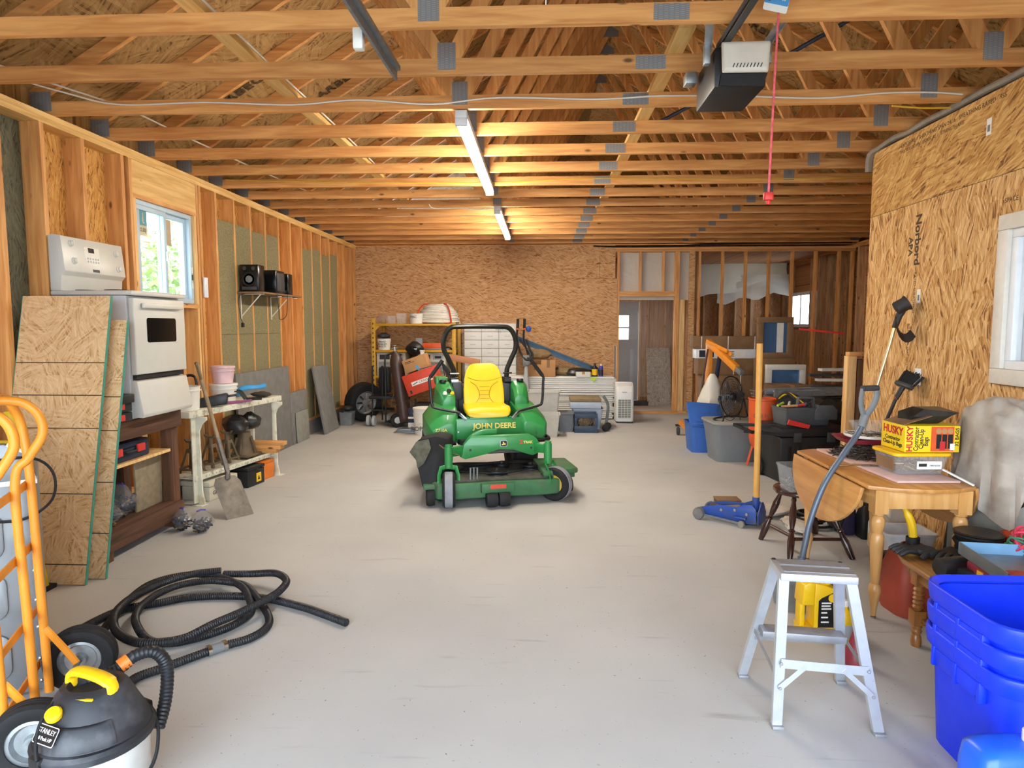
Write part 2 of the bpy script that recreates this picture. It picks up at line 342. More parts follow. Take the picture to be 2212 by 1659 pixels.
for y in (5.445, 6.405): MB().bb((LX-.14, y-.019, .24), (LX-.004, y+.019, WZ1-.006)).build('trimmer', 'lumber_pale', wl, smooth=False)
for y in (5.75, 6.1): MB().bb((LX-.14, y-.019, .24), (LX-.001, y+.019, WZ0-.046)).build('cripple', 'lumber_z', wl, smooth=False)
for k in range(12):
    if k in (4, 5): continue
    if k > 9: continue
    y0 = 6.82+.4064*k+.020; y1 = y0+.366
    for z0, z1 in ((.245, 1.49), (1.494, 2.70+.03*math.sin(k*3))):
        o = MB()
        g = []
        for i in range(4):
            for j in range(9):
                g.append((LX-.004+random.uniform(-.008, .006), y0+(y1-y0)*i/3, z0+(z1-z0)*j/8))
        o.add(g, [[i*9+j, (i+1)*9+j, (i+1)*9+j+1, i*9+j+1] for i in range(3) for j in range(8)])
        o.bb((LX-.13, y0, z0), (LX-.018, y1, z1)); o.build('mineral_wool_batt', 'rockwool', wl)
tag(MB().bb((LX-.16, -.9, 0), (LX+.012, BY+.1, .20)).build('trim_1', 'curb', smooth=False), 'grey concrete footing under the left stud wall', None, None, 'structure')
# ---- left window
w1 = struct('window_1', 'white sliding window with stickers in the left wall')
fx0, fx1 = LX-.15, LX-.03
def frame(mb, y0, y1, z0, z1, t, x0, x1):
    for a in ((y0, y1, z0, z0+t), (y0, y1, z1-t, z1), (y0, y0+t, z0+t, z1-t), (y1-t, y1, z0+t, z1-t)): mb.bb((x0, a[0], a[2]), (x1, a[1], a[3]))
    return mb
frame(MB(), WY0, WY1, WZ0, WZ1, .045, fx0, fx1).build('window_frame', 'vinyl_blue', w1, bev=.004)
for y0, y1, xo in ((WY0+.045, 5.945, -.045), (5.905, WY1-.045, -.085)):
    sa = frame(MB(), y0, y1, WZ0+.045, WZ1-.045, .04, LX+xo-.02, LX+xo+.015).build('sash', 'vinyl_blue', w1, bev=.003)
    MB().bb((LX+xo-.004, y0+.04, WZ0+.085), (LX+xo, y1-.04, WZ1-.085)).build('pane', 'pane', sa, smooth=False)
MB().bb((LX-.03, 5.915, 2.17), (LX-.012, 5.935, 2.26)).build('latch', 'vinyl_white', w1, bev=.003)
plain('sticker_cream', '#d9cb96', .7); plain('sticker_teal', '#3f9fb0', .6); plain('sticker_tan', '#c9a66b', .7)
st = MB().bb((LX-.051, 5.55, 2.31), (LX-.0495, 5.68, 2.585)).build('sticker', 'sticker_cream', w1, smooth=False)
MB().bb((LX-.0494, 5.555, 2.45), (LX-.0490, 5.675, 2.58)).build('sticker_band', 'sticker_teal', st, smooth=False)
text('J', .10, 'lettering', 'sticker_cream', st, T(LX-.0485, 5.62, 2.52) @ FACEX @ Matrix.Diagonal((-1, 1, 1, 1)))
text('JELD', .045, 'lettering', 'ink', st, T(LX-.0485, 5.615, 2.41) @ FACEX @ Matrix.Diagonal((-1, 1, 1, 1)))
MB().bb((LX-.091, 5.98, 2.33), (LX-.0895, 6.12, 2.57)).build('sticker', 'sticker_tan', w1, smooth=False)
for k, z in enumerate((1.95, 2.03, 2.10)): MB().bb((LX-.029, 6.345, z), (LX-.028, 6.372, z+.055)).build('label_strip', 'paper_white' if k != 1 else 'dark_grey', w1, smooth=False)
# ---- back wall
wb = struct('wall_back', 'back wall of horizontal boards')
def opanel(mb, x0, x1, z0, z1): return mb.bb((x0+.0015, BY-.012, z0+.0015), (x1-.0015, BY, z1-.0015))
for r, (z0, z1) in enumerate(((.0, 1.22), (1.22, 2.43), (2.43, 3.02))):
    xs = [LX-.14, -2.2, .23, 1.305] if r % 2 == 0 else [LX-.14, -.98, 1.34]
    if r == 2: xs = [LX-.14, -1.4, 1.02, 1.30]
    for a, b in zip(xs[:-1], xs[1:]): opanel(MB(), a, b, z0, z1).build('panel', 'osb_back', wb, smooth=False)
for x in [LX+.1+.61*k for k in range(8)]: MB().bb((x-.019, BY, 0), (x+.019, BY+.09, CZ)).build('stud', 'lumber_z', wb, smooth=False)
MB().bb((LX-.14, BY+.09, 0), (1.3, BY+.10, 3.1)).build('backing_panel', 'osb_back', wb, smooth=False)
MB().bb((LX-.14, BY-.01, 3.02), (FRX, BY+.09, 3.036)).build('top_plate', 'lumber_x', wb, smooth=False)
# ---- partition of open studs right of the back wall
wp = struct('wall_partition', 'open stud partition with doorway, hung with clear plastic')
def post(x, z0, z1, t=.038, mt='lumber_z', y0=BY-.0, y1=BY+.09, nm='stud'): return MB().bb((x-t/2, y0, z0), (x+t/2, y1, z1)).build(nm, mt, wp, smooth=False)
for z in (CZ-.10, CZ-.14): MB().bb((1.26, BY-.01, z), (FRX, BY+.09, z+.037)).build('top_plate', 'lumber_x', wp, smooth=False)
for x in (1.36, 2.385, 2.425): post(x, 0, 2.9)
MB().bb((1.38, BY, 2.11), (2.366, BY+.09, 2.20)).build('header', 'lumber_x', wp, smooth=False)
for x in (1.75, 2.16): post(x, 2.20, 2.9)
post(2.66, 0, 2.9, .1, 'osb_back', BY-.01, BY+.012, 'board_strip'); post(2.70, 0, 2.9)
post(2.50, 0, 2.05, .10, 'lumber_pale', BY+.02, BY+.06, 'board_strip')
for k in range(7): post(2.80+.4064*k, 0, 2.9)
post(FRX-.03, 0, 2.9)
MB().bb((2.45, BY, 0), (FRX, BY+.09, .038)).build('bottom_plate', 'lumber_x', wp, smooth=False)
MB().bb((1.30, BY-.06, 0), (2.46, BY-.02, .04)).build('bottom_plate', 'lumber_x', wp, smooth=False)
def sheet(mb, f, nu=10, nv=8, amp=.012):
    g = []
    for i in range(nu+1):
        for j in range(nv+1):
            p = V(f(i/nu, j/nv)); g.append(p+V(random.uniform(-1, 1)*amp, random.uniform(-1, 1)*amp, 0))
    return mb.add(g, [[i*(nv+1)+j, (i+1)*(nv+1)+j, (i+1)*(nv+1)+j+1, i*(nv+1)+j+1] for i in range(nu) for j in range(nv)])
sheet(MB(), lambda u, v: (1.39+u*1.28, BY+.11, 2.05+v*.85)).build('plastic_sheet', 'poly', wp)
# ---- rear rooms behind the partition
wr = struct('wall_rear', 'rear rooms of bare studs seen through the partition')
for a, b in (((-.5, 13.95, 0), (-.2, 13.97, 3.0)), ((-.2, 13.95, 0), (.85, 13.97, .5)), ((-.2, 13.95, 2.5), (.85, 13.97, 3.0)), ((.85, 13.95, 0), (1.05, 13.97, 3.0)), ((1.05, 13.95, 2.08), (1.45, 13.97, 3))): MB().bb(a, b).build('panel', 'osb_rear', wr, smooth=False)  # unseen opening left in this hall wall, added to let daylight in
MB().bb((1.45, 13.95, 2.08), (2.0, 13.97, 3.0)).build('panel', 'osb_rear', wr, smooth=False)
MB().bb((2.0, 13.95, 0), (2.8, 13.97, 3.0)).build('panel', 'lumber_rear', wr, smooth=False)
for x in (2.03, 2.25, 2.55, 2.7): MB().bb((x-.019, 13.86, 0), (x+.019, 13.95, 3)).build('stud', 'lumber_rear', wr, smooth=False)
for y in (12.35, 12.75, 13.1, 13.5): MB().bb((2.74, y-.019, 0), (2.83, y+.019, 3)).build('stud', 'lumber_rear', wr, smooth=False)
MB().bb((2.83, 15.6, 0), (FRX+.2, 15.62, 3.0)).build('panel', 'osb_rear', wr, smooth=False)
for k in range(8): MB().bb((2.98+.36*k, 15.46, 0), (3.02+.36*k+.03*(k % 2), 15.6, 3)).build('stud', 'lumber_rear', wr, smooth=False)
MB().bb((2.0, 13.97, 0), (2.83, 13.985, 3)).bb((2.83, 13.97, 0), (2.85, 15.6, 3)).build('panel', 'osb_rear', wr, smooth=False)
MB().bb((-.5, 12.1, 2.98), (FRX+.2, 17, 3.0)).build('ceiling_panel', 'osb_rear', wr, smooth=False)
sheet(MB(), lambda u, v: (1.98+u*.8, 13.84, .1+v*2.5), 8, 6, .02).build('plastic_sheet', 'poly_thin', wr)
plain('poly_white', '#ecead9', .3, 0, .06, 3)
sheet(MB(), lambda u, v: (2.86+u*2.6, 15.40-.25*u+.02*math.sin(u*9), 2.98-v*(.95-.62*u+.05*math.sin(u*14))), 14, 5, .015).build('plastic_sheet', 'poly_white', wr)
sheet(MB(), lambda u, v: (4.0+u*1.45, 15.36-.4*u, 2.72-v*(.62-.2*u+.06*math.sin(u*14))), 10, 5, .02).build('plastic_sheet', 'poly', wr)
# far right wall
wf = struct('wall_right_rear', 'far right wall of open studs with brown boarding')
for a, b, z0, z1 in ((5.6, 13.9, 0, 3.1), (13.9, 15.0, 0, 1.55), (13.9, 15.0, 2.3, 3.1), (15.0, 17, 0, 3.1)): MB().bb((FRX+.14, a, z0), (FRX+.155, b, z1)).build('panel', 'osb_rear', wf, smooth=False)
for k in range(27):
    y = 5.8+.4064*k
    if 13.95 < y < 14.95: MB().bb((FRX, y-.019, 0), (FRX+.14, y+.019, 1.5)).build('stud', 'lumber_rear', wf, smooth=False)
    else: MB().bb((FRX, y-.019, 0), (FRX+.14, y+.019, 2.96)).build('stud', 'lumber_rear', wf, smooth=False)
MB().bb((FRX, 5.6, 2.96), (FRX+.14, 17, 3.04)).build('top_plate', 'lumber_y', wf, smooth=False)
w3 = struct('window_3', 'bright window in the far right wall of the rear room')
for a in ((13.9, 15.0, 1.55, 1.62), (13.9, 15.0, 2.23, 2.3), (13.9, 13.97, 1.62, 2.23), (14.93, 15, 1.62, 2.23), (14.42, 14.48, 1.62, 2.23)):
    MB().bb((FRX+.02, a[0], a[2]), (FRX+.14, a[1], a[3])).build('window_frame', 'vinyl_white', w3, smooth=False)
MB().bb((FRX+.08, 13.97, 1.62), (FRX+.084, 14.93, 2.23)).build('pane', 'pane', w3, smooth=False)
portal((.32, 14.05, 1.5), (-PI/2, 0, 0), 1.1, 2.1); portal((1.55, 14.05, 1.55), (-PI/2, 0, 0), .6, .6)  # first portal at the added unseen hall opening, second at the door pane
portal((FRX+.25, 14.45, 1.92), (0, PI/2, 0), .7, 1.1)
# grey door at the end of the rear hall
plain('door_grey', '#b4c0ce', .45, 0, .03)
d1 = struct('door_1', 'grey entrance door with a small window in the rear hall')
mb = MB()
for a in ((1.05, 1.56, 0, 1.28), (1.05, 1.22, 1.28, 1.78), (1.39, 1.56, 1.28, 1.78), (1.05, 1.56, 1.78, 2.05)): pass
mb.bb((1.05, 13.88, .02), (2.0, 13.93, 1.30)).bb((1.05, 13.88, 1.80), (2.0, 13.93, 2.085)).bb((1.05, 13.88, 1.30), (1.3, 13.93, 1.8)).bb((1.80, 13.88, 1.30), (2.0, 13.93, 1.8))
mb.build('door_slab', 'door_grey', d1, bev=.003)
MB().bb((1.84, 13.87, .35), (1.94, 13.882, 1.1)).build('door_panel', 'door_grey', d1, bev=.004)
MB().bb((1.3, 13.90, 1.30), (1.8, 13.905, 1.8)).build('pane', 'pane', d1, smooth=False)
MB().bb((1.3, 13.895, 1.53), (1.8, 13.915, 1.56)).build('glazing_bar', 'vinyl_white', d1, smooth=False)
# ---- right wall
wrt = struct('wall_right', 'right wall sheathed in strand board')
def rp(y0, y1, z0, z1, mt): MB().bb((RXW, y0+.002, z0+.002), (RXW+.012, y1-.002, z1-.002)).build('panel', mt, wrt, smooth=False)
rp(-.9, 2.2, 0, 3.0, 'osb_right'); rp(4.56, 5.70, 0, 2.48, 'osb_right')
rp(4.10, 4.56, 0, 2.48, 'osb_right'); rp(2.2, 4.10, 0, 1.24, 'osb_right'); rp(2.2, 4.10, 2.24, 2.48, 'osb_right'); rp(2.2, 2.9, 1.24, 2.24, 'osb_right')
rp(2.2, 5.70, 2.48, 3.0, 'osb_right_top')
plain('seam_green', '#6e7d5a', .8)
MB().bb((RXW+.006, 2.2, 2.476), (RXW+.013, 5.70, 2.484)).bb((RXW+.006, 4.557, 0), (RXW+.013, 4.563, 2.48)).build('panel_edge', 'seam_green', wrt, smooth=False)
MB().bb((RXW+.013, -.9, 0), (RXW+.10, 2.9, 3.0)).bb((RXW+.013, 4.08, 0), (RXW+.10, 5.69, 3.0)).bb((RXW+.013, 2.9, 0), (RXW+.10, 4.08, 1.24)).bb((RXW+.013, 2.9, 2.24), (RXW+.10, 4.08, 3.0)).build('wall_core', 'lumber_z', wrt, smooth=False)
plain('felt_grey', '#8f8577', .9, 0, .12, 20, bump=.3)
mb = MB(); mb.tube(spline([(RXW+.02, 3.2+.22*k, 3.012+.022*abs(math.sin(k*1.7))+.01) for k in range(12)]+[(RXW-.02, 5.70, 2.99), (RXW-.015, 5.73, 2.86)], 3), .024, 8, flat=(1.5, 1)); mb.build('felt_strip', 'felt_grey', wrt)
plain('stamp', '#4c3a22', .8)
text('Norbord', .10, 'stamp_print', 'stamp', wrt, T(RXW-.0005, 4.98, 2.21) @ FACENX @ RZ(-PI/2), .0004, bold=.003)
text('APA', .075, 'stamp_print', 'stamp', wrt, T(RXW-.0005, 5.07, 2.17) @ FACENX @ RZ(-PI/2), .0004, bold=.002)
for k, (s, z) in enumerate((('RATED SHEATHING', 1.83), ('SIZED FOR SPACING', 1.45), ('IN CONSTRUCTION', 1.12))):
    text(s, .034, 'stamp_print', 'stamp', wrt, T(RXW-.0005, 4.99+.05*(k % 2), z) @ FACENX @ RZ(-PI/2), .0004)
text('EXPOSURE 1 SHEATHING SPAN 24/16   SHEATHING RATED   955', .04, 'stamp_print', 'stamp', wrt, T(RXW-.0005, 4.7, 2.945) @ FACENX, .0004)
text('THIS SIDE DOWN   EXPOSURE 1   STRENGTH AXIS', .034, 'stamp_print', 'stamp', wrt, T(RXW-.0005, 4.9, 2.90) @ FACENX, .0004)
text('SPACE', .04, 'stamp_print', 'stamp', wrt, T(RXW-.0005, 4.03, 2.32) @ FACENX, .0004)
for y, z in ((4.27, 2.80), (4.93, 1.80)): 
    lb = MB().bb((RXW-.001, y-.022, z-.05), (RXW, y+.022, z+.05)).build('paper_label', 'paper_white', wrt, smooth=False); MB().bb((RXW-.0015, y-.012, z-.03), (RXW-.001, y+.012, z+.01)).build('barcode', 'mid_grey', lb, smooth=False)
w2 = struct('window_2', 'white framed window at the right edge of the right wall')
plain('frame_cream', '#ddd8cc', .45, 0, .05, 20)
frame(MB(), 2.9, 4.08, 1.245, 2.235, .09, RXW-.035, RXW+.05).build('window_frame', 'frame_cream', w2, bev=.006)
frame(MB(), 2.99, 3.99, 1.335, 2.145, .05, RXW-.01, RXW+.05).build('sash', 'vinyl_white', w2, bev=.004)
MB().bb((RXW+.02, 3.04, 1.385), (RXW+.024, 3.94, 2.095)).build('pane', 'pane', w2, smooth=False)
MB().bb((RXW+.055, 2.99, 1.33), (RXW+.06, 3.99, 2.15)).build('pane_backing', 'vinyl_white', w2, smooth=False)  # white backing added behind the pane, in place of brightness outside
ol = one(MB().bb((RXW-.012, 4.84, 1.16), (RXW-.001, 4.91, 1.28)), 'outlet_plate', 'vinyl_white', 'white outlet plate on the right wall behind the broom head', 'outlet', bev=.003)
# front wall, behind the camera
wfr = struct('wall_front', 'front wall with open garage door, behind the viewer')
for a, b in (((-3.6, -.75, 0), (-3.0, -.65, 3.1)), ((2.6, -.75, 0), (3.0, -.65, 3.1)), ((-3.0, -.75, 2.74), (2.6, -.65, 3.1)), ((3.0, -.75, 0), (5.8, -.65, 3.1))): MB().bb(a, b).build('panel', 'osb_back', wfr, smooth=False)
MB().add([(-3.8, -.7, 3.1), (5.8, -.7, 3.1), (.97, -.7, 6.1)], [[0, 1, 2]]).build('gable_panel', 'osb_back', wfr, smooth=False)
MB().add([(-3.8, 16.95, 3.0), (5.8, 16.95, 3.0), (.97, 16.95, 6.1)], [[0, 1, 2]]).build('gable_panel', 'osb_back', wr, smooth=False)
for a, b in (((-.52, 12.1, 0), (-.5, 14, .3)), ((-.52, 12.1, 2.7), (-.5, 14, 3.0)), ((-.52, 12.1, .3), (-.5, 12.3, 2.7)), ((-.52, 13.8, .3), (-.5, 14, 2.7))): MB().bb(a, b).build('panel', 'osb_rear', wr, smooth=False)  # hall side wall; its large unseen opening is added to brighten the rear rooms
portal((-.6, 13.05, 1.5), (0, -PI/2, 0), 2.4, 1.5)  # portal at the added side opening of the hall
MB().bb((5.64, -.7, 0), (5.655, 5.7, 3.1)).build('panel', 'osb_rear', wr, smooth=False)
MB().bb((5.6, -1, 3.06), (6.2, 17, 3.08)).build('soffit_panel', 'osb_rear', wr, smooth=False)
MB().bb((5.645, -1, 3.0), (5.66, 17, 3.3)).build('heel_panel', 'osb_rear', wr, smooth=False)
MB().bb((2.8, 5.6, 0), (5.65, 5.7, 3.0)).build('panel', 'osb_rear', wr, smooth=False)
# ---- roof and trusses
RIDGE = .97; PITCH = .60; HEEL = 3.20; X0 = LX-.1; X1 = 2*RIDGE-X0
def zt(x): return HEEL+PITCH*((x-LX) if x < RIDGE else (2*RIDGE-LX-x))
ce = struct('ceiling', 'open roof of strand board sheets on the trusses')
cosP = 1/math.sqrt(1+PITCH**2)
for side in (0, 1):
    for r in range(5):
        a0 = X0-.25+(RIDGE-X0+.25)*r/5; a1 = X0-.25+(RIDGE-X0+.25)*(r+1)/5-.003
        for c in range(8):
            y0 = -1.0+2.44*c-(1.22 if r % 2 else 0); y1 = y0+2.437
            P = []
            for dz in (.10, .115):
                for xx, yy in ((a0, y0), (a1, y0), (a1, y1), (a0, y1)): P.append((xx if side == 0 else 2*RIDGE-xx, min(yy, 17), zt(xx)+dz))
            MB().add(P, [[3, 2, 1, 0], [4, 5, 6, 7], [0, 1, 5, 4], [1, 2, 6, 5], [2, 3, 7, 6], [3, 0, 4, 7]]).build('roof_panel', 'osb_roof', ce, smooth=False)
MB().bb((LX-.6, -1, 3.04), (LX-.14, 17, 3.06)).build('soffit_panel', 'osb_roof', ce, smooth=False)
MB().bb((LX-.16, -1, 3.1), (LX-.145, 17, 3.25)).build('heel_panel', 'osb_roof', ce, smooth=False)
MB().bb((RIDGE-.12, -1, zt(RIDGE)+.095), (RIDGE+.12, 17, zt(RIDGE)+.14)).build('ridge_board', 'osb_roof', ce, smooth=False)
MB().prism([(RIDGE-.3, zt(RIDGE)-.06), (RIDGE, zt(RIDGE)+.13), (RIDGE+.3, zt(RIDGE)-.06), (RIDGE, zt(RIDGE)+.20)], 18, T(0, 17, 0) @ RX(PI/2)).build('ridge_cap', 'osb_roof', ce, smooth=False)
ordn = 'first second third fourth fifth sixth seventh eighth ninth tenth eleventh twelfth thirteenth fourteenth fifteenth'.split()
tr = thing('roof_truss', 'x', 'truss', (0, 0, 0))
JL, JR = -.56, 2*RIDGE+.48
MB().bb((LX-.14, -.019, CZ), (2*RIDGE-LX+.14, .019, CZ+.089)).build('bottom_chord', 'lumber_x', tr, smooth=False)
for sgn in (1, -1):
    f = lambda x, z: (x if sgn == 1 else 2*RIDGE-x, 0, z)
    MB().bar(f(LX-.2, zt(LX-.2)+.045), f(RIDGE, zt(RIDGE)+.045), .038, .089).build('top_chord', 'lumber_x', tr, smooth=False)
    MB().bar(f(JL+.03, CZ+.09), f(RIDGE-.04, zt(RIDGE)-.05), .0375, .089, (0, 1, 0)).m
    for p, q in (((JL+.035, CZ+.09), (RIDGE-.06, zt(RIDGE)-.02)), ((JL-.035, CZ+.09), (-1.42, zt(-1.42)))):
        d = V(q[0]-p[0], 0, q[1]-p[1]).normalized(); nrm = V(-d.z, 0, d.x)
        MB().bar(f(*p), f(*q), .089, .037, (0, 1, 0)).build('web', 'lumber_z', tr, smooth=False)
    MB().bb((f(LX-.13, 0)[0], -.018, CZ+.089), (f(LX-.05, 0)[0], .018, zt(LX)+.0)).build('heel_post', 'lumber_z', tr, smooth=False)
    for x, z, wd, ht in ((JL, CZ+.10, .105, .15), (LX-.07, CZ+.09, .15, .13)):
        xx = f(x, 0)[0]; MB().bb((xx-wd/2, -.0215, z-ht/2), (xx+wd/2, -.0192, z+ht/2)).build('connector_plate', 'tooth_plate', tr, smooth=False)
MB().bb((.61-.085, -.0215, CZ+.008), (.61+.085, -.0192, CZ+.083)).build('connector_plate', 'tooth_plate', tr, smooth=False)
MB().bb((RIDGE-.12, -.0215, zt(RIDGE)-.05), (RIDGE+.12, -.0192, zt(RIDGE)+.1)).build('connector_plate', 'tooth_plate', tr, smooth=False)
for k in range(15):
    lb = 'wooden roof truss, %s from the front of the garage' % ordn[k]
    if k == 0: lb = 'wooden roof truss nearest the viewer, across the top of the picture'
    if k == 14: lb = 'last wooden roof truss, just before the back wall'
    y = 3.34+.61*k
    if k == 0: tr.location = (0, y, 0); tr['label'] = lb; tr['group'] = 'roof trusses'
    else: dup(tr, (0, y, 0), 0, lb)
for sgn, p in ((1, (-2.11, 6.92, 4.066)), (-1, (2.52, 8.06, 4.982)), (1, (-2.74, 6.02, 3.686))):
    nn = V(sgn*PITCH, 0, -1).normalized(); yy = V(0, -1, 0); xx = yy.cross(nn); M = Matrix((xx, yy, nn)).transposed().to_4x4(); M.translation = V(p)+nn*.004
    text('ARBEC', .17, 'stamp_print', 'stamp', ce, M, .0004, bold=.002)
br = thing('lateral_brace', 'pale plank running lengthwise over the trusses on the left', 'brace')
MB().bb((-1.76, 2.2, CZ+.0895), (-1.67, 8.3, CZ+.127)).build('plank', 'lumber_yellow', br, smooth=False)
br = thing('lateral_brace', 'yellowish plank running lengthwise over the trusses right of the lights', 'brace')
MB().bb((.70, 3.6, CZ+.0895), (.79, 9.0, CZ+.127)).build('plank', 'lumber_yellow', br, smooth=False)
# ---------------------------------------------------------------- left side things
plain('enamel', '#d0cec6', .3, 0, .02); plain('enamel_side', '#c8cbcf', .35, 0, .02)
plain('dark_glass', '#0c1012', .08, 0, .1)
wood('brown_wood', 'Y', '#4a2f1e', '#76513a', .75, knots=False); wood('brown_post', 'Z', '#4a2f1e', '#7a5238', .75, knots=False)
plain('green_edge', '#3f8f7b', .7); plain('chalk_black', '#3a352c', .9)
def osb_sheet(label, x0, x1, zb, L, yb, lean, lines, grp='loose strand boards'):
    t = thing('strand_board', label, 'board', (0, yb, 0), 0, grp, rot=(-lean, 0, 0))
    MB().bb((x0+.004, -.018, 0), (x1-.004, 0, L)).build('sheet', 'osb_loose', t, smooth=False)
    MB().bb((x1-.004, -.0182, 0), (x1, .0002, L)).bb((x0, -.0182, 0), (x0+.004, .0002, L)).build('painted_edge', 'green_edge', t, smooth=False)
    mb = MB()
    for z in lines: mb.bb((x0+.004, -.0188, z-.003), (x1-.004, -.0179, z+.003))
    if lines: mb.build('marked_line', 'chalk_black', t, smooth=False)
osb_sheet('large strand board with four black lines leaning on the white stove', -3.39, -2.795, 0, 1.82, 3.80, .215, (.12, .55, .96, 1.17, 1.38))
osb_sheet('strand board just behind the lined board, its green edge showing', -3.34, -2.735, 0, 1.66, 3.90, .215, (.28, .6, .93, 1.15))
# stove
s = thing('kitchen_stove', 'white electric stove with black oven window on the brown workbench', 'stove', (-2.86, 4.42, .936))
MB().bb((-.53, 0, 0), (0, .66, .86)).build('body', 'enamel_side', s, bev=.006)
MB().bb((-.53, -.008, .862), (.055, .668, .895)).build('cooktop', 'enamel', s, bev=.012, seg=3)
dr = MB().bb((.004, .01, .31), (.05, .65, .845)).build('oven_door', 'enamel', s, bev=.010, seg=3)
MB().prism(rrect(.37, .175, .018), .002, T(.0505, .33, .62) @ RZ(PI/2) @ RX(PI/2)).build('window', 'dark_glass', dr)
MB().bb((.05, .08, .775), (.085, .58, .81)).bb((.05, .08, .775), (.07, .12, .81)).build('handle', 'enamel', dr, bev=.008)
mb = MB(); mb.prism([(0, 0), (.075, -.005), (.085, .02), (.045, .25), (0, .26)], .64, T(0, .65, .012) @ RX(PI/2)); mb.build('drawer', 'enamel', s, bev=.005)
MB().bb((.004, .03, .275), (.03, .63, .305)).build('drawer_gap', 'black_plastic', s, smooth=False)
for k, (x, y, r) in enumerate(((-.16, .18, .10), (-.16, .5, .075), (-.40, .18, .075), (-.40, .5, .10))):
    mb = MB()
    for q in range(4): mb.torus((x, y, .902), r*(q+1)/4.4, .004, 20, 6)
    mb.build('burner', 'black_plastic', s)
bg = MB().prism([(-.53, .895), (-.455, .895), (-.445, 1.0), (-.415, 1.03), (-.44, 1.27), (-.50, 1.28), (-.53, 1.27)], .66, T(0, .66, 0) @ RX(PI/2)).build('control_panel', 'enamel', s, bev=.005)
tilt = T(-.4275, 0, 1.15) @ RZ(PI/2) @ RX(PI/2+.104-.208)
for y, z in ((.09, .075), (.10, -.045), (.57, .05), (.58, -.065)):
    m = tilt @ T(y, z, 0)
    mb = MB(); mb.lathe([(.024, 0), (.024, .006), (.018, .008), (.016, .022), (.0, .023)], 16, m); mb.box((0, 0, .022), (.006, .034, .008), m); mb.build('knob', 'enamel', bg)
mb = MB().prism(rrect(.16, .115, .01), .002, tilt @ T(.30, .01, 0)); mb.build('keypad', 'white_plastic', bg)
MB().box((.29, .045, .003), (.06, .034, .003), tilt).build('display', 'dark_glass', bg)
mb = MB()
for r in range(2):
    for c in range(5): mb.lathe([(.008, 0), (.007, .004), (0, .004)], 8, tilt @ T(.245+.028*c, -.015-.022*r, .001))
mb.build('button', 'light_grey', bg)
MB().box((.32, -.10, .001), (.07, .02, .002), tilt).build('badge', 'dark_grey', bg)
# brown workbench
plain('dusty_board', '#8f8168', .9, 0, .15, 25)
b = thing('workbench', 'dark brown wooden workbench carrying the white stove', 'workbench', (0, 0, 0))
MB().bb((-3.40, 4.12, .875), (-2.88, 5.06, .932)).build('top', 'brown_wood', b, bev=.003)
for x, y in ((-2.94, 5.0), (-3.34, 5.0), (-2.94, 4.16), (-3.34, 4.16)): MB().bb((x-.045, y-.045, 0), (x+.045, y+.045, .875)).build('leg', 'brown_post', b, bev=.003)
MB().bb((-2.90, 4.115, .80), (-2.87, 5.06, .925)).build('apron', 'brown_wood', b, bev=.003)
MB().bb((-3.38, 4.12, .185), (-2.90, 5.04, .21)).build('shelf', 'brown_wood', b, bev=.002)
MB().bb((-2.91, 4.11, .075), (-2.87, 5.05, .20)).build('shelf_rail', 'brown_wood', b, bev=.003)
one(MB().bb((-3.0, 4.62, .212), (-2.985, 5.0-.05, .62)), 'fibreboard_panel', 'dusty_board', 'small greyish board standing on the lower shelf of the brown workbench', 'board', bev=.002, rot=None)
wood('grey_wood', 'Y', '#6f6552', '#9a8f78', .8, knots=False)
t = thing('wooden_case', 'weathered grey wooden case on brown workbench shelf behind the blue case', 'case')
MB().bb((-3.37, 4.30, .633), (-3.215, 4.93, .79)).build('body', 'grey_wood', t, bev=.006)
for y in (4.5, 4.75): MB().bb((-3.216, y, .74), (-3.206, y+.05, .77)).build('latch', 'steel_grey', t, bev=.002)
MB().bb((-3.29, 4.2, .61), (-2.99, 4.96, .632)).bb((-2.99, 4.22, .61), (-2.905, 4.95, .632)).build('middle_shelf', 'lumber_pale', b, smooth=False)
plain('navy', '#1d2a40', .5, 0, .15)
t = thing('tool_case', 'dark blue power tool case with red latch on the brown workbench', 'tool case')
MB().bb((-3.22, 4.22, .634), (-2.93, 4.72, .72)).build('body', 'navy', t, bev=.012)
MB().bb((-3.22, 4.22, .721), (-2.93, 4.72, .765)).build('lid', 'navy', t, bev=.012)
for y in (4.30, 4.56): MB().bb((-2.93, y, .68), (-2.915, y+.09, .735)).build('latch', 'red_plastic', t, bev=.003)
MB().tube(spline([(-2.93, 4.42, .70), (-2.905, 4.43, .70), (-2.905, 4.53, .70), (-2.93, 4.54, .70)], 4), .009).build('handle', 'black_plastic', t)
t = thing('socket_box', 'black plastic organiser with red clips beside the stove on the brown workbench', 'tool box')
for k, z in enumerate((.934, 1.0, 1.06)):
    MB().bb((-3.1+.02*k, 4.20, z), (-2.84+.02*(k == 2), 4.40, z+.06)).build('tray', 'black_plastic', t, bev=.006)
for z in (.945, 1.02): MB().bb((-2.842, 4.19, z), (-2.825, 4.30, z+.04)).build('clip', 'red_plastic', t, bev=.003)
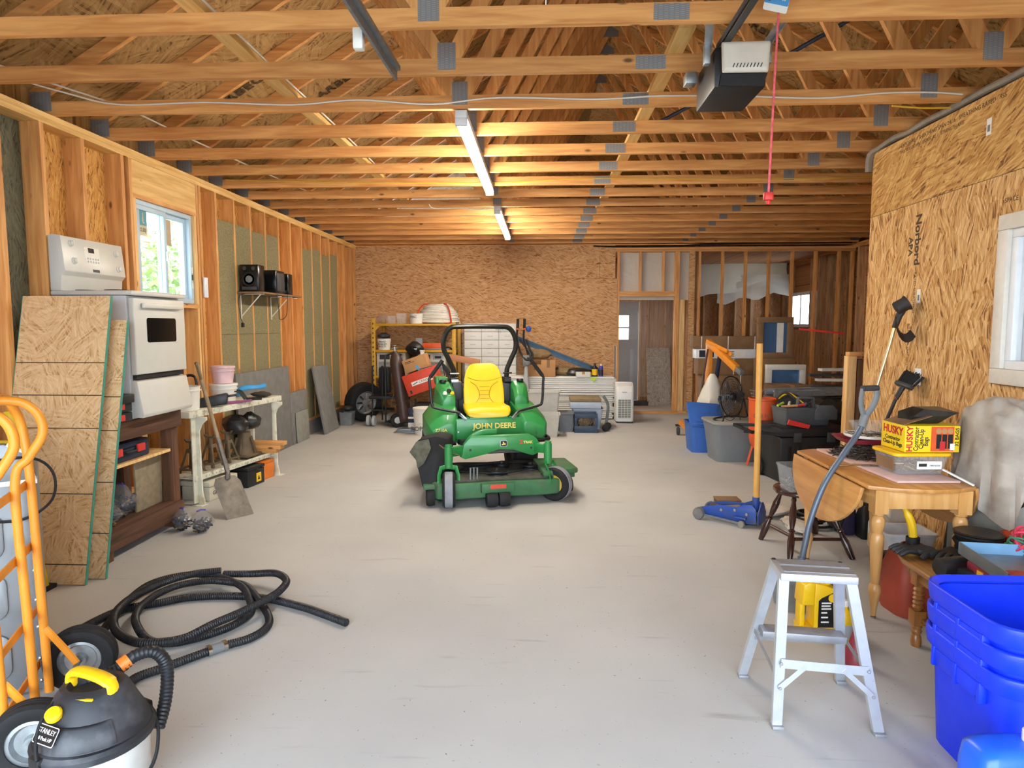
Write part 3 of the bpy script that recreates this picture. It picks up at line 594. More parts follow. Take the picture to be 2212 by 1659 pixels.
# plastic bags of hardware
plain('hardware_dark', '#34343a', .4, .5, .5, 40); plain('hardware_brass', '#a98b4e', .35, .8, .2); plain('zip_blue', '#4747a8', .5)
def bag(label, c, r, seed, grp):
    rg = random.Random(seed); t = thing('hardware_bag', label, 'bag', c, rg.uniform(-1, 1), grp)
    mb = MB(); seg, rings = 14, 9; R = []
    for i in range(rings+1):
        u = i/rings; rr = (math.sin(min(1, u*1.5)*PI/2)**.6)*(1-.75*max(0, u-.55)/.45)
        R.append([(r[0]*rr*math.cos(2*PI*j/seg)*(1+rg.uniform(-.1, .1)), r[1]*rr*math.sin(2*PI*j/seg)*(1+rg.uniform(-.1, .1))*(1-.6*max(0, u-.7)), max(.002, r[2]*u+rg.uniform(-.01, .01))) for j in range(seg)])
    mb.loft(R).build('film', 'bag_film', t)
    mb = MB()
    for k in range(70):
        a = rg.uniform(0, 2*PI); q = rg.random()**.5*.75; z = rg.uniform(.06, .62)*r[2]; k2 = math.sin(min(1, z/r[2]*1.5)*PI/2)**.6
        p = V(r[0]*q*k2*math.cos(a), r[1]*q*k2*math.sin(a), z); d = V(rg.uniform(-1, 1), rg.uniform(-1, 1), rg.uniform(-.6, .6)).normalized()*rg.uniform(.012, .035)
        mb.cyl(p-d, p+d, rg.uniform(.003, .009), 6)
    tag(mb.build('fasteners', 'hardware_dark', t), kind='stuff')
    mb = MB()
    for k in range(18):
        a = rg.uniform(0, 2*PI); q = rg.random()**.5*.8; z = rg.uniform(.1, .55)*r[2]
        p = V(r[0]*q*math.cos(a)*.8, r[1]*q*math.sin(a)*.8, z); d = V(rg.uniform(-1, 1), rg.uniform(-1, 1), rg.uniform(-.6, .6)).normalized()*.02
        mb.cyl(p-d, p+d, .006, 6)
    tag(mb.build('shiny_fasteners', 'hardware_brass', t), kind='stuff')
    MB().tube([(-r[0]*.34, 0, r[2]*1.0), (0, .01, r[2]*1.03), (r[0]*.34, 0, r[2]*1.0)], .006, 6).build('zip_strip', 'zip_blue', t)
bag('zip bag of hardware on the floor nearest the brown workbench leg', (-2.80, 4.88, .0), (.09, .08, .17), 1, 'zip bags of hardware')
bag('zip bag of dark hardware on the floor nearest the shovel blade', (-2.62, 4.84, .0), (.10, .08, .17), 2, 'zip bags of hardware')
bag('plump zip bag of hardware on the workbench shelf below the blue case', (-3.02, 4.50, .212), (.13, .11, .24), 3, 'zip bags of hardware')
bag('zip bag of loose fittings spilling forward on the brown workbench shelf', (-2.98, 4.28, .212), (.13, .09, .17), 4, 'zip bags of hardware')
# white metal bench, turned a little away from the wall
plain('chipped_white', '#dfdcc9', .45, 0, .04, dirt='#8a7d62', ds=16)
ang = -.175; B0 = T(-3.06, 5.50, 0) @ RZ(ang)
t = thing('metal_bench', 'chipped white metal workbench with lower shelf along the left wall', 'workbench', (-3.06, 5.50, 0), ang)
MB().bb((-.31, -.02, .79), (.03, 1.40, .845)).build('top', 'chipped_white', t, bev=.004)
for y in (.05, 1.28):
    for x in (0.0, -.27):
        mb = MB(); mb.prism([(-.006, 0), (.055, 0), (.03, .12), (.022, .66), (.05, .72), (.10, .76), (.10, .79), (-.02, .79), (-.02, .1)] if x == 0 else [(-.02, 0), (.03, 0), (.03, .79), (-.02, .79)], .02, T(x, y+(.07 if y < 1 else .02), 0) @ RX(PI/2)); 
        mb.bb((x-.02, y, .02), (x-.008, y+.07, .79)); mb.bb((x-.03, y-.01, 0), (x+.07, y+.08, .006)); mb.build('leg', 'white_paint', t, bev=.002)
MB().bb((-.29, .06, .235), (-.006, 1.34, .243)).bb((-.008, .06, .215), (.0, 1.34, .262)).build('shelf', 'chipped_white', t, bev=.001)
mb = MB()
for k in range(26): mb.cyl((.0005, .1+.048*k, .238), (.0015, .1+.048*k, .238), .004, 8)
mb.build('hole_row', 'black_plastic', t)
def wb(x, y, z=.846): p = B0 @ V(x, y, z); return (p.x, p.y, p.z)
plain('bucket_white', '#e5e3da', .45, 0, .04)
def bucket(label, loc, r0, r1, h, mat='bucket_white', lid=None, handle=True, grp=None, cat='bucket', name='bucket'):
    t = thing(name, label, cat, loc, 0, grp)
    MB().lathe([(r0, 0), (r1*.985, h*.78), (r1*.985, h*.8), (r1+.008, h*.8), (r1+.008, h*.84), (r1*.99, h*.85), (r1, h*.97), (r1+.006, h*.97), (r1+.006, h), (r1-.006, h), (r0-.006, .01)], 26).build('body', mat, t)
    if handle: MB().tube(spline([(-r1-.008, 0, h*.82), (-r1*.75, -r1*.75, h*.62), (0, -r1-.012, h*.5), (r1*.75, -r1*.75, h*.62), (r1+.008, 0, h*.82)], 5), .003, 6).build('handle', 'cable_white', t)
    if lid: MB().lathe([(r1+.008, h+.001), (r1+.011, h+.006), (r1+.009, h+.022), (r1-.01, h+.024), (0, h+.02)], 26).build('lid', lid, t)
    return t
bucket('white plastic bucket with wire handle at the near end of the white bench', wb(-.12, .12), .115, .125, .21)
plain('pink_tint', '#dcbcc0', .4); plain('tub_frost', '#d7d3d0', .35)
bucket('round white tub under the pink-lidded tub on the white bench', wb(-.17, .72), .105, .12, .16, 'bucket_white', 'bucket_white', False, None, 'tub', 'round_tub')
bucket('small translucent tub with pink lid stacked on another tub', (lambda p: (p[0], p[1], p[2]))(wb(-.18, .73, 1.032)), .09, .105, .145, 'pink_tint', 'pink_tint', False, None, 'tub', 'round_tub')
t = thing('planter_scoop', 'black plastic scoop lying beside the tubs on the white bench', 'scoop', wb(-.06, .42), .4)
MB().prism([(-.12, 0), (.12, .02), (.13, .11), (.11, .12), (-.10, .08), (-.13, .06)], .11, RX(PI/2)).build('body', 'black_plastic', t, bev=.006)
MB().bar((.12, -.05, .09), (.20, -.05, .10), .03, .02).build('handle', 'black_plastic', t, bev=.005)
t = thing('garden_claw', 'garden claw with curved black tines on the white bench', 'tool', wb(-.02, .82), .2)
for k in range(5): MB().tube(spline([(.02, .03*k-.06, .02), (-.04, .035*k-.07, .10), (-.10, .04*k-.08, .09), (-.13, .045*k-.09, .03)], 5), .005, 6).build('tine', 'black_plastic', t)
MB().cyl((.02, 0, .02), (.16, .04, .02), .014).build('handle', 'black_rubber', t)
plain('purple', '#8c4a74', .5); plain('cyan_plastic', '#3d9ed6', .4); plain('rag_cream', '#d8ccb4', .9, bump=.4)
mb = MB(); mb.prism(rrect(.20, .07, .015), .022); mb.bar((.09, 0, .012), (.21, .03, .012), .025, .02)
one(mb, 'hand_trowel', 'purple', 'purple plastic tool lying on the white bench edge', 'tool', wb(-.01, .62), .9, bev=.004)
mb = MB(); mb.tube(spline([(-.10, 0, .03), (-.09, 0, .09), (-.02, .01, .115), (.08, .03, .12), (.16, .04, .135)], 6), [.02]*6+[.022]*10+[.018]*9, 8, flat=(.6, 1.2))
one(mb, 'hand_brush', 'cyan_plastic', 'bright blue curved brush handle on the far end of the white bench', 'brush', wb(-.10, 1.02), .1)
def crumple(r, seed, n=9):
    rg = random.Random(seed); mb = MB(); R = []
    for i in range(n+1):
        t_ = max(.05, min(PI-.05, PI*i/n)); R.append([(r[0]*math.sin(t_)*math.cos(2*PI*j/14)*rg.uniform(.78, 1.12), r[1]*math.sin(t_)*math.sin(2*PI*j/14)*rg.uniform(.78, 1.12), max(0, r[2]*(1-math.cos(t_))*rg.uniform(.9, 1.05))) for j in range(14)])
    return mb.loft(R)
one(crumple((.06, .05, .035), 3), 'rag', 'rag_cream', 'crumpled cream rag on the near half of the white bench', 'rag', wb(-.0, .40))
plain('glove_dark', '#3b352c', .9, bump=.4)
one(crumple((.11, .07, .03), 5), 'work_glove', 'glove_dark', 'dark work gloves heaped beside the blue brush', 'gloves', wb(-.08, 1.20))
t = thing('battery_charger', 'black tool with looped handle standing behind the white bucket', 'tool', wb(-.22, .32))
MB().bb((-.06, -.05, 0), (.06, .05, .20)).build('body', 'dark_grey', t, bev=.012); MB().tube(spline([(-.06, 0, .20), (-.04, 0, .28), (.04, 0, .28), (.06, 0, .20)], 5), .012).build('handle', 'black_plastic', t)
# on the white bench's lower shelf
plain('rust_steel', '#6b5b45', .7, .3, .3, 12)
def jackstand(label, x, y, h):
    t = thing('jack_stand', label, 'jack stand', wb(x, y, .264), ang, 'jack stands under the white bench')
    for a in range(4):
        m = RZ(a*PI/2)
        mb = MB(); mb.prism([(-.085, 0), (-.055, 0), (-.02, h*.85), (.02, h*.85), (.055, 0), (.085, 0), (.03, h), (-.03, h)], .006, m @ T(0, -.075, 0) @ RX(PI/2-.22)); mb.bb((-.07, -.082, .03), (.07, -.076, .05), m); mb.build('leg_plate', 'rust_steel', t, bev=.001)
    MB().cyl((0, 0, h*.8), (0, 0, h*1.25), .022).build('post', 'rust_steel', t)
    MB().prism([(-.06, .03), (-.04, 0), (.04, 0), (.06, .03), (.05, .03), (.03, .014), (-.03, .014), (-.05, .03)], .04, T(0, .02, h*1.25) @ RX(PI/2)).build('saddle', 'rust_steel', t)
jackstand('rusty jack stand nearest the front leg of the white bench', -.14, .20, .22); jackstand('rusty jack stand, second from the near end of the bench shelf', -.14, .46, .22); jackstand('rusty jack stand under the middle of the white bench', -.14, .70, .22)
plain('trash_black', '#2b2a29', .3, 0, .4, 20)
one(crumple((.14, .12, .10), 8), 'black_bag', 'trash_black', 'bulging black plastic bag jammed under the white bench top', 'bag', wb(-.17, .88, .50))
one(crumple((.10, .11, .09), 9), 'black_bag', 'trash_black', 'dark tied plastic bag at the far end under the white bench', 'bag', wb(-.15, 1.10, .52))
t = thing('cast_bracket', 'rusty cast metal base at the far end of the bench shelf', 'metal base', wb(-.16, 1.0, .264), ang)
MB().bb((-.10, -.12, 0), (.12, .12, .022)).build('foot', 'rust_steel', t, bev=.004)
MB().lathe([(.11, .022), (.09, .09), (.065, .18), (.06, .24), (.0, .24)], 14).build('body', 'rust_steel', t)
for a in range(6): MB().bar((.11*math.cos(a), .11*math.sin(a), .03), (.066*math.cos(a), .066*math.sin(a), .19), .012, .03).build('rib', 'rust_steel', t)
# under the bench
plain('cream_box', '#d5cfba', .5, 0, .05)
t = thing('utility_box', 'cream plastic utility box with handwriting under the white bench', 'tool box', wb(-.08, .36, 0), ang)
MB().bb((-.19, -.15, 0), (.10, .24, .13)).build('body', 'cream_box', t, bev=.01); MB().bb((-.20, -.16, .131), (.11, .25, .18)).build('lid', 'cream_box', t, bev=.01)
for y in (-.05, .15): MB().bb((.10, y-.03, .11), (.118, y+.03, .165)).build('latch', 'cream_box', t, bev=.004)
text('GRK BITS', .05, 'lettering', 'ink', t, T(.1015, .0, .065) @ FACEX)
t = thing('ammo_box', 'black metal box with yellow warning label under the white bench', 'tool box', wb(-.03, .88, 0), ang)
MB().bb((-.17, -.16, 0), (.09, .12, .16)).build('body', 'black_plastic', t, bev=.008); MB().bb((-.175, -.165, .161), (.095, .125, .195)).build('lid', 'black_plastic', t, bev=.008)
MB().bb((.091, -.02, .03), (.0925, .06, .12)).build('warning_label', 'yellow_plastic', t, smooth=False); MB().tube([(.095, -.03, .165), (.12, -.02, .16), (.12, .05, .16), (.095, .06, .165)], .006).build('handle', 'black_plastic', t)
MB().add([(.0928, .0, .05), (.0928, .04, .05), (.0928, .02, .10)], [[0, 1, 2]]).build('warning_mark', 'ink', t, smooth=False)
plain('safety_orange', '#e07a26', .45)
t = thing('metal_tool_chest', 'orange metal box under the far end of the white bench', 'tool box', wb(-.08, 1.16, 0), ang)
MB().bb((-.12, -.13, 0), (.09, .09, .16)).build('body', 'safety_orange', t, bev=.004); MB().bb((-.123, -.133, .161), (.093, .093, .195)).build('lid', 'safety_orange', t, bev=.006)
def woodblock(label, y, z, l=.22): one(MB().bb((-.20, -.045, 0), (l-.06, .045, .038)), 'wood_block', 'lumber_x', label, 'wood block', wb(.0, y, z), ang+.1, 'short lumber offcuts', bev=.002)
woodblock('short lumber offcut lowest on the bench shelf near the far leg', 1.20, .265, .15); woodblock('short lumber offcut, middle of the pile beside the bench leg', 1.21, .304, .19); woodblock('pale lumber offcut on top of the pile under the bench', 1.22, .343, .22)
# shovel leaning on the white bench
plain('shovel_steel', '#7a736a', .5, .6, .2, 20); wood('worn_handle', 'Z', '#7d6a50', '#a08c6c', .75, knots=False)
t = thing('spade_shovel', 'worn square-blade shovel with wooden D handle leaning on the white bench', 'shovel')
tp, so, bt = V(-2.93, 5.50, 1.14), V(-2.66, 5.36, .36), V(-2.48, 5.27, .0)
MB().cyl(tp, so+(tp-so)*.28, .016, 12).build('shaft', 'worn_handle', t)
d = (tp-so).normalized(); side = V(.55, -.83, 0).normalized()
MB().tube(spline([tp-d*.02, tp+d*.05+side*.05, tp+d*.13+side*.055], 5), .012).tube(spline([tp-d*.02, tp+d*.05-side*.05, tp+d*.13-side*.055], 5), .012).cyl(tp+d*.13-side*.065, tp+d*.13+side*.065, .015).build('grip', 'worn_handle', t)
MB().tube(spline([so+d*.30, so+d*.02, so-d*.02+V(0, -.01, 0), so-V(-.01, .02, .06)], 5), [.018]*5+[.02]*6+[.022]*5, 10).build('socket', 'shovel_steel', t)
dn = V(.165, -.10, -.335).normalized(); wv = V(.60, .80, 0).normalized()*.115; mb = MB(); R = []
for i in range(8):
    u = i/7; c = so+V(.0, -.015, -.035)+dn*(.38*u); rr = []
    for j in range(9):
        v = j/4-1; k = 1 if u > .12 else .75+2*u
        rr.append(c+wv*v*k+dn.cross(wv).normalized()*(-.028*v*v*(1-.7*u)))
    R.append(rr)
g = [p for r in R for p in r]; mb.add(g, [[i*9+j, (i+1)*9+j, (i+1)*9+j+1, i*9+j+1] for i in range(7) for j in range(8)])
mb.add([p-V(.003, -.003, .002) for p in g], [[i*9+j, i*9+j+1, (i+1)*9+j+1, (i+1)*9+j] for i in range(7) for j in range(8)]); mb.build('blade', 'shovel_steel', t)
# foam boards against the wall
plain('foam_grey', '#7c7a77', .9, 0, .1, 12, bump=.2); plain('foam_light', '#8f8e86', .85, 0, .12, 10)
def slab(label, y0, y1, h, xb, lean, mat='foam_grey', th=.03, z0=0):
    mb = MB().bb((0, y0, z0), (th, y1, h)); o = one(mb, 'foam_board', mat, label, 'board', (xb, 0, 0), 0, 'grey boards along the left wall', rot=(0, -lean, 0), bev=.003)
slab('grey foam board leaning behind the white bench, the tallest', 7.02, 8.52, 1.06, -3.345, .03)
slab('low grey foam board beyond the white bench', 8.50, 9.10, .70, -3.34, .03)
slab('small pale grey square board standing before the foam boards', 8.62, 9.08, .42, -3.30, .04, 'foam_light', .012)
slab('narrow grey board leaning on the mineral wool, farthest of the grey boards', 9.36, 9.98, 1.0, -3.18, .17)
# shelf with speakers
sh = thing('wall_shelf', 'wooden wall shelf on white wire brackets holding the black speakers', 'shelf')
MB().bb((-3.395, 7.22, 1.945), (-3.10, 8.40, 1.965)).build('board', 'cardboard_dark', sh, bev=.002)
for y in (7.30, 8.12): MB().tube([(-3.39, y, 1.66), (-3.39, y, 1.94), (-3.12, y, 1.94)], .006, 6).tube([(-3.39, y, 1.69), (-3.16, y, 1.94)], .006, 6).build('bracket', 'cable_white', sh)
for y in (7.75, 8.25): MB().torus((-3.13, y, 1.93), .022, .005, 14, 6, None).build('ring', 'cable_white', sh)
plain('gloss_black', '#101113', .2, 0, .2)
def speaker(label, y, x0, x1, h, dep):
    t = thing('loudspeaker', label, 'speaker', (0, y, 1.967), 0, 'black speakers on the wall shelf')
    MB().bb((x0, 0, 0), (x1, dep, h)).build('cabinet', 'gloss_black', t, bev=.008); cx = (x0+x1)/2
    MB().lathe([(.075, 0), (.078, .01), (.066, .012), (.06, .0), (.02, -.004), (0, .012)], 24, T(cx, 0, h*.46) @ RX(PI/2)).build('woofer_ring', 'black_rubber', t)
    MB().lathe([(.04, 0), (.036, .008), (.0, .012)], 20, T(cx, -.004, h*.46) @ RX(PI/2)).build('cone', 'mid_grey', t)
    for q in (-.05, .05): MB().lathe([(.022, 0), (.02, .006), (0, .003)], 14, T(cx+q, 0, h*.86) @ RX(PI/2)).build('tweeter', 'dark_grey', t)
    MB().bb((x0+.02, -.004, .02), (x1-.02, .0, .055)).build('port', 'dark_grey', t, bev=.002)
speaker('black bookshelf speaker at the near end of the wall shelf', 7.27, -3.38, -3.17, .30, .17); speaker('black speaker at the far end of the wall shelf', 8.08, -3.36, -3.15, .26, .15)
t = thing('stereo_unit', 'black stereo unit between the two shelf speakers', 'stereo', (0, 7.66, 1.967))
MB().bb((-3.37, 0, 0), (-3.13, .26, .27)).build('cabinet', 'gloss_black', t, bev=.006); MB().bb((-3.13, .02, .03), (-3.122, .24, .24)).build('face_panel', 'dark_grey', t, bev=.002)
one(MB().tube(spline([(-3.10, 7.6, 1.97), (-3.09, 7.62, 1.78), (-3.12, 7.72, 1.66), (-3.09, 7.85, 1.72), (-3.09, 7.9, 1.96)], 6), .004, 6), 'speaker_cable', 'black_plastic', 'black cable looping below the stereo unit', 'cable')
t = thing('power_cord', 'short black cord with plug hanging at the near shelf bracket', 'cord')
MB().tube(spline([(-3.15, 7.24, 1.95), (-3.37, 7.23, 1.92), (-3.37, 7.23, 1.7), (-3.345, 7.23, 1.62)], 6), .004, 6).build('lead', 'black_plastic', t); MB().bb((-3.36, 7.215, 1.57), (-3.33, 7.245, 1.62)).build('plug', 'black_plastic', t, bev=.004)
t = thing('wall_thermostat', 'thin white plate beside the left window', 'switch', (-3.395, 6.52, 1.97))
MB().bb((0, -.035, -.10), (.02, .035, .10)).build('plate', 'vinyl_white', t, bev=.004); MB().bb((.02, -.012, -.03), (.026, .012, .03)).build('rocker', 'vinyl_white', t, bev=.002)
# yellow step ladder between the boards and the appliance
t = thing('yellow_ladder', 'yellow folding ladder squeezed between strand board and grey appliance', 'ladder')
plain('ladder_yellow', '#d9b81f', .5, 0, .08)
MB().bar((-2.99, 3.70, .01), (-3.07, 3.62, 1.10), .03, .05, (0, 1, 0)).build('rail', 'ladder_yellow', t, bev=.004); MB().bar((-3.30, 3.70, .01), (-3.30, 3.62, 1.10), .03, .05, (0, 1, 0)).build('rail', 'ladder_yellow', t, bev=.004)
for z in (.3, .6, .9): MB().bar((-3.0-.075*z, 3.70-.075*z, z), (-3.30, 3.70-.075*z, z), .02, .05).build('rung', 'ladder_yellow', t, bev=.003)
MB().bb((-3.03, 3.66, 0), (-2.955, 3.76, .025)).build('foot', 'black_rubber', t, bev=.004)
# grey appliance
plain('zinc', '#8d9396', .45, .55, .08, 5)
t = thing('dryer', 'grey steel backed clothes dryer at the left edge behind the orange hand truck', 'appliance', (-2.14, 2.64, 0), .66)
MB().bb((-.69, 0, .02), (0, .60, .93)).build('cabinet', 'zinc', t, bev=.006)
MB().prism([(-.69, .93), (0, .93), (-.03, 1.06), (-.10, 1.10), (-.69, 1.10)], .05, T(0, .05, 0) @ RX(PI/2)).build('back_panel', 'zinc', t, bev=.004)
MB().bb((-.69, -.004, .925), (.004, .05, .945)).tube([(-.004, -.003, .94), (-.03, -.003, 1.06), (-.09, -.003, 1.10)], .008, 6).build('trim_edge', 'white_plastic', t)
for z0, z1 in ((.10, .30), (.36, .56), (.62, .82)): MB().prism(rrect(.4, z1-z0, .05), .012, T(-.32, .0, (z0+z1)/2) @ RX(PI/2)).build('embossed_panel', 'zinc', t, bev=.006)
for z in (.06, .16, .3, .42, .55, .7, .84): MB().lathe([(.008, 0), (.007, .004), (0, .006)], 8, T(-.025, 0, z) @ RX(PI/2)).build('screw', 'chrome', t)
MB().tube(spline([(-.22, -.012, .80), (-.06, -.02, .78), (.05, -.03, .85), (.06, -.03, .97), (-.02, -.02, 1.04), (-.2, -.012, 1.03)], 6), .006, 6).build('power_cord', 'black_rubber', t)
MB().torus((0, 0, 0), .12, .02, 24, 8, T(-.30, -.02, .92) @ RX(PI/2)).build('vent_collar', 'black_rubber', t)
# hand truck
t = thing('hand_truck', 'orange steel hand truck with pneumatic wheels at the left edge', 'hand truck')
def rail(y, kink):
    P = [(-2.02, y, .05), (-2.03, y, .5), (-2.04, y, .98)]
    P += [(-1.99, y, 1.08), (-1.94, y, 1.17), (-1.95, y-.005, 1.25), (-2.0, y-.02, 1.30), (-2.08, y-.05, 1.31)] if kink else [(-2.06, y, 1.2), (-2.08, y-.06, 1.30)]
    MB().tube(spline(P, 6), .017, 12).build('upright', 'orange_paint', t)
rail(2.36, True); rail(2.53, False); rail(2.05, True)
MB().tube(spline([(-2.08, 2.54, 1.24), (-2.08, 2.47, 1.30), (-2.08, 2.31, 1.312), (-2.08, 2.0, 1.312)], 6), .017, 12).build('top_handle', 'orange_paint', t)
for z in (.16, .39, .67, .93): MB().bar((-2.055, 2.55, z+.01), (-2.055, 2.03, z-.0), .008, .035).build('crossbar', 'orange_paint', t, bev=.002)
MB().bb((-2.10, 2.03, .0), (-2.0, 2.56, .008)).build('toe_plate', 'orange_paint', t, bev=.002)
for y in (2.52, 2.06): MB().tube(spline([(-2.02, y, .33), (-2.0, y, .30), (-1.96, y+.02, .22), (-1.92, y+.02, .15)], 4), .016, 8, flat=(.5, 1)).build('axle_strut', 'orange_paint', t)
MB().cyl((-1.92, 1.98, .14), (-1.92, 2.66, .14), .01).build('axle', 'steel_grey', t)
def tread(mb, R, w, ax, seg=48):
    prof = [(R*.60, -w*.38), (R*.78, -w*.5), (R*.93, -w*.46), (R, -w*.30), (R, -w*.12), (R*.985, -w*.11), (R*.985, -w*.05), (R, -w*.04), (R, w*.04), (R*.985, w*.05), (R*.985, w*.11), (R, w*.12), (R, w*.30), (R*.93, w*.46), (R*.78, w*.5), (R*.60, w*.38)]
    return mb.loft([[(r*math.cos(2*PI*j/seg), r*math.sin(2*PI*j/seg), z) for j in range(seg)] for r, z in prof], False, True, ax)
for y in (2.61, 2.0):
    ax = T(-1.92, y, .14) @ RX(PI/2)
    wh = tread(MB(), .14, .085, ax).build('tyre', 'black_rubber', t)
    MB().lathe([(.088, -.03), (.088, .025), (.07, .028), (.06, .012), (.03, .014), (.026, .035), (.014, .036), (.0, .03)], 24, ax).build('hub', 'galvanised', wh)
_pv = V(-2.10, 2.53, 0); _R = RZ(math.radians(23)).to_3x3(); t.rotation_euler = (0, 0, math.radians(23)); t.location = _pv-_R @ _pv+V(-.05, 0, 0)
# shop vacuum
plain('vac_black', '#25272b', .5, 0, .25, 8, dirt='#55565a', ds=7); plain('vac_dust', '#6d6a66', .9, 0, .25, 10); plain('vac_tank', '#d3d2cc', .4, .2, .06)
t = thing('shop_vacuum', 'black and yellow wet dry vacuum at bottom left', 'vacuum', (-1.475, 2.0, 0), .32)
t.scale = (.94, .94, 1)
MB().lathe([(.12, .035), (.155, .05), (.168, .10), (.170, .245), (.16, .25), (0, .25)], 32).build('tank', 'vac_tank', t)
MB().lathe([(.182, .232), (.190, .238), (.192, .256), (.182, .268), (.17, .27), (0, .27)], 32).build('rim', 'vac_black', t)
R = []
for z, rx, ry, dy in ((.262, .180, .172, 0), (.29, .172, .160, 0), (.33, .150, .140, 0), (.37, .128, .120, .004), (.40, .112, .100, .008), (.415, .10, .085, .01), (.418, .08, .068, .01), (.395, .07, .055, .01)):
    R.append([(rx*math.cos(2*PI*j/36), dy+ry*math.sin(2*PI*j/36), z) for j in range(36)])
hd = MB().loft(R).build('motor_head', 'vac_black', t)
for q, a0, a1 in ((0, .25, 1.35), (1, -1.95, -.95)):
    R = []
    for i in range(10):
        a = -PI/2+.1+a0-.8+(a1-a0)*1.0*i/9 if q == 0 else a0+(a1-a0)*i/9
        c, s_ = math.cos(a), math.sin(a)
        R.append([(.186*c, .178*s_, .275), (.172*c, .163*s_, .315), (.150*c, .143*s_, .345), (.12*c, .11*s_, .34), (.14*c, .13*s_, .28)])
    MB().loft(R).build('side_vent', 'vac_black', t, bev=.006)
_q = MB(); _q.m = RZ(-.55); _q.tube(spline([(-.085, .0, .395), (-.09, .0, .43), (-.06, .0, .452), (.03, .0, .447), (.085, .0, .428), (.09, .0, .395)], 6), [.020]*8+[.022]*16+[.018]*7, 10, flat=(1.25, .65)).build('carry_handle', 'yellow_plastic', hd)
MB().lathe([(.026, 0), (.026, .014), (.020, .022), (0, .024)], 16, T(-.085, -.095, .372) @ RX(.55)).build('power_button', 'yellow_plastic', hd)
MB().box((.02, -.080, .405), (.07, .008, .006), RZ(-.3)).build('accent_strip', 'yellow_plastic', hd)
pl = T(-.10, -.128, .330) @ RZ(-.66) @ RX(.98)
MB().prism(rrect(.10, .055, .006), .001, pl).build('badge_border', 'paper_white', hd); MB().prism(rrect(.095, .050, .005), .0016, pl).build('badge', 'black_plastic', hd)
text('STANLEY', .02, 'lettering', 'paper_white', hd, pl @ T(0, .010, .0018)); text('2.0 Peak HP', .015, 'lettering', 'paper_white', hd, pl @ T(0, -.011, .0018))
for a in (-.75, 2.4): MB().bb((-.028, -.20, .17), (.028, -.172, .268), RZ(a)).build('latch', 'black_plastic', t, bev=.005)
MB().tube(spline([(.165, .06, .28), (.20, .0, .22), (.19, -.08, .14), (.10, -.19, .10), (.0, -.21, .125), (-.09, -.185, .20), (-.13, -.13, .30), (-.12, -.07, .37), (-.08, -.0, .40)], 8), .006, 8).build('power_cord', 'black_rubber', t)
for a in (.3, 1.9, 3.5, 5.1): MB().ball((.15*math.cos(a), .15*math.sin(a), .025), .025, 12, 8).build('caster', 'black_rubber', t)
# vacuum hoses
plain('hose_black', '#1d1e22', .5, 0, .3, 18)
def corr(pts, r, step=.011, amp=.0012, n=10):
    P = spline(pts, 14); L = [0]
    for a, b in zip(P[:-1], P[1:]): L.append(L[-1]+(b-a).length)
    out = []; rad = []; s_ = 0; i = 0; k = 0
    while s_ < L[-1]:
        while L[i+1] < s_: i += 1
        u = (s_-L[i])/max(1e-6, L[i+1]-L[i]); out.append(P[i].lerp(P[i+1], u)); rad.append(r+(amp if k % 2 else -amp)); s_ += step/2; k += 1
    return MB().tube(out, rad, n)
HA = [(-1.03, 3.31), (-1.19, 3.41), (-1.35, 3.5), (-1.6, 3.6), (-1.82, 3.62), (-2.03, 3.59), (-2.16, 3.51), (-2.31, 3.42), (-2.37, 3.27), (-2.38, 3.1), (-2.32, 2.94), (-2.23, 2.82), (-2.08, 2.74)]
HB = [(-1.99, 2.83), (-2.11, 2.93), (-2.2, 3.03), (-2.27, 3.2), (-2.3, 3.41), (-2.33, 3.65), (-2.27, 3.78), (-2.14, 3.85), (-1.96, 3.81), (-1.75, 3.66), (-1.62, 3.48), (-1.59, 3.37), (-1.63, 3.23), (-1.73, 3.11), (-1.84, 3.05), (-1.97, 3.08), (-2.1, 3.19), (-2.18, 3.34), (-2.2, 3.47), (-2.19, 3.58), (-2.14, 3.68), (-2.02, 3.75), (-1.88, 3.74), (-1.74, 3.68), (-1.58, 3.52), (-1.46, 3.34), (-1.43, 3.22), (-1.47, 3.11), (-1.56, 3.03), (-1.66, 2.91), (-1.74, 2.81), (-1.81, 2.72), (-1.79, 2.58), (-1.70, 2.42), (-1.60, 2.26)]
HC = [(-1.96, 3.85), (-1.79, 3.86), (-1.62, 3.82), (-1.51, 3.71), (-1.49, 3.56), (-1.52, 3.43), (-1.58, 3.28), (-1.66, 3.13), (-1.75, 3.02), (-1.87, 2.97), (-1.98, 2.98), (-2.13, 3.08), (-2.22, 3.2), (-2.27, 3.37), (-2.26, 3.52), (-2.21, 3.67), (-2.11, 3.79), (-1.97, 3.848)]
t = thing('vacuum_hose', 'long black ribbed hose coiled on the floor beside the vacuum', 'hose')
corr([(x, y, .022) for x, y in HA], .021).build('hose_length', 'hose_black', t)
corr([(x, y, .022+(.035 if 3 < i < 10 or 15 < i < 24 else 0)) for i, (x, y) in enumerate(HB)], .020).build('hose_length', 'hose_black', t)
corr([(x, y, .022+(.062 if 1 < i < 8 or i > 11 else .04)) for i, (x, y) in enumerate(HC)], .021).build('hose_length', 'hose_black', t)
MB().cyl((-1.56, 3.03, .022), (-1.60, 2.985, .022), .025, 16).build('connector', 'mid_grey', t)
for p in ((-1.555, 3.035), (-1.605, 2.98)): MB().cyl((p[0]+.006, p[1]+.007, .022), (p[0]-.006, p[1]-.007, .022), .0275, 16).build('hose_clamp', 'chrome', t)
t = thing('inlet_hose', 'short ribbed hose with orange tape arching from the vacuum lid', 'hose')
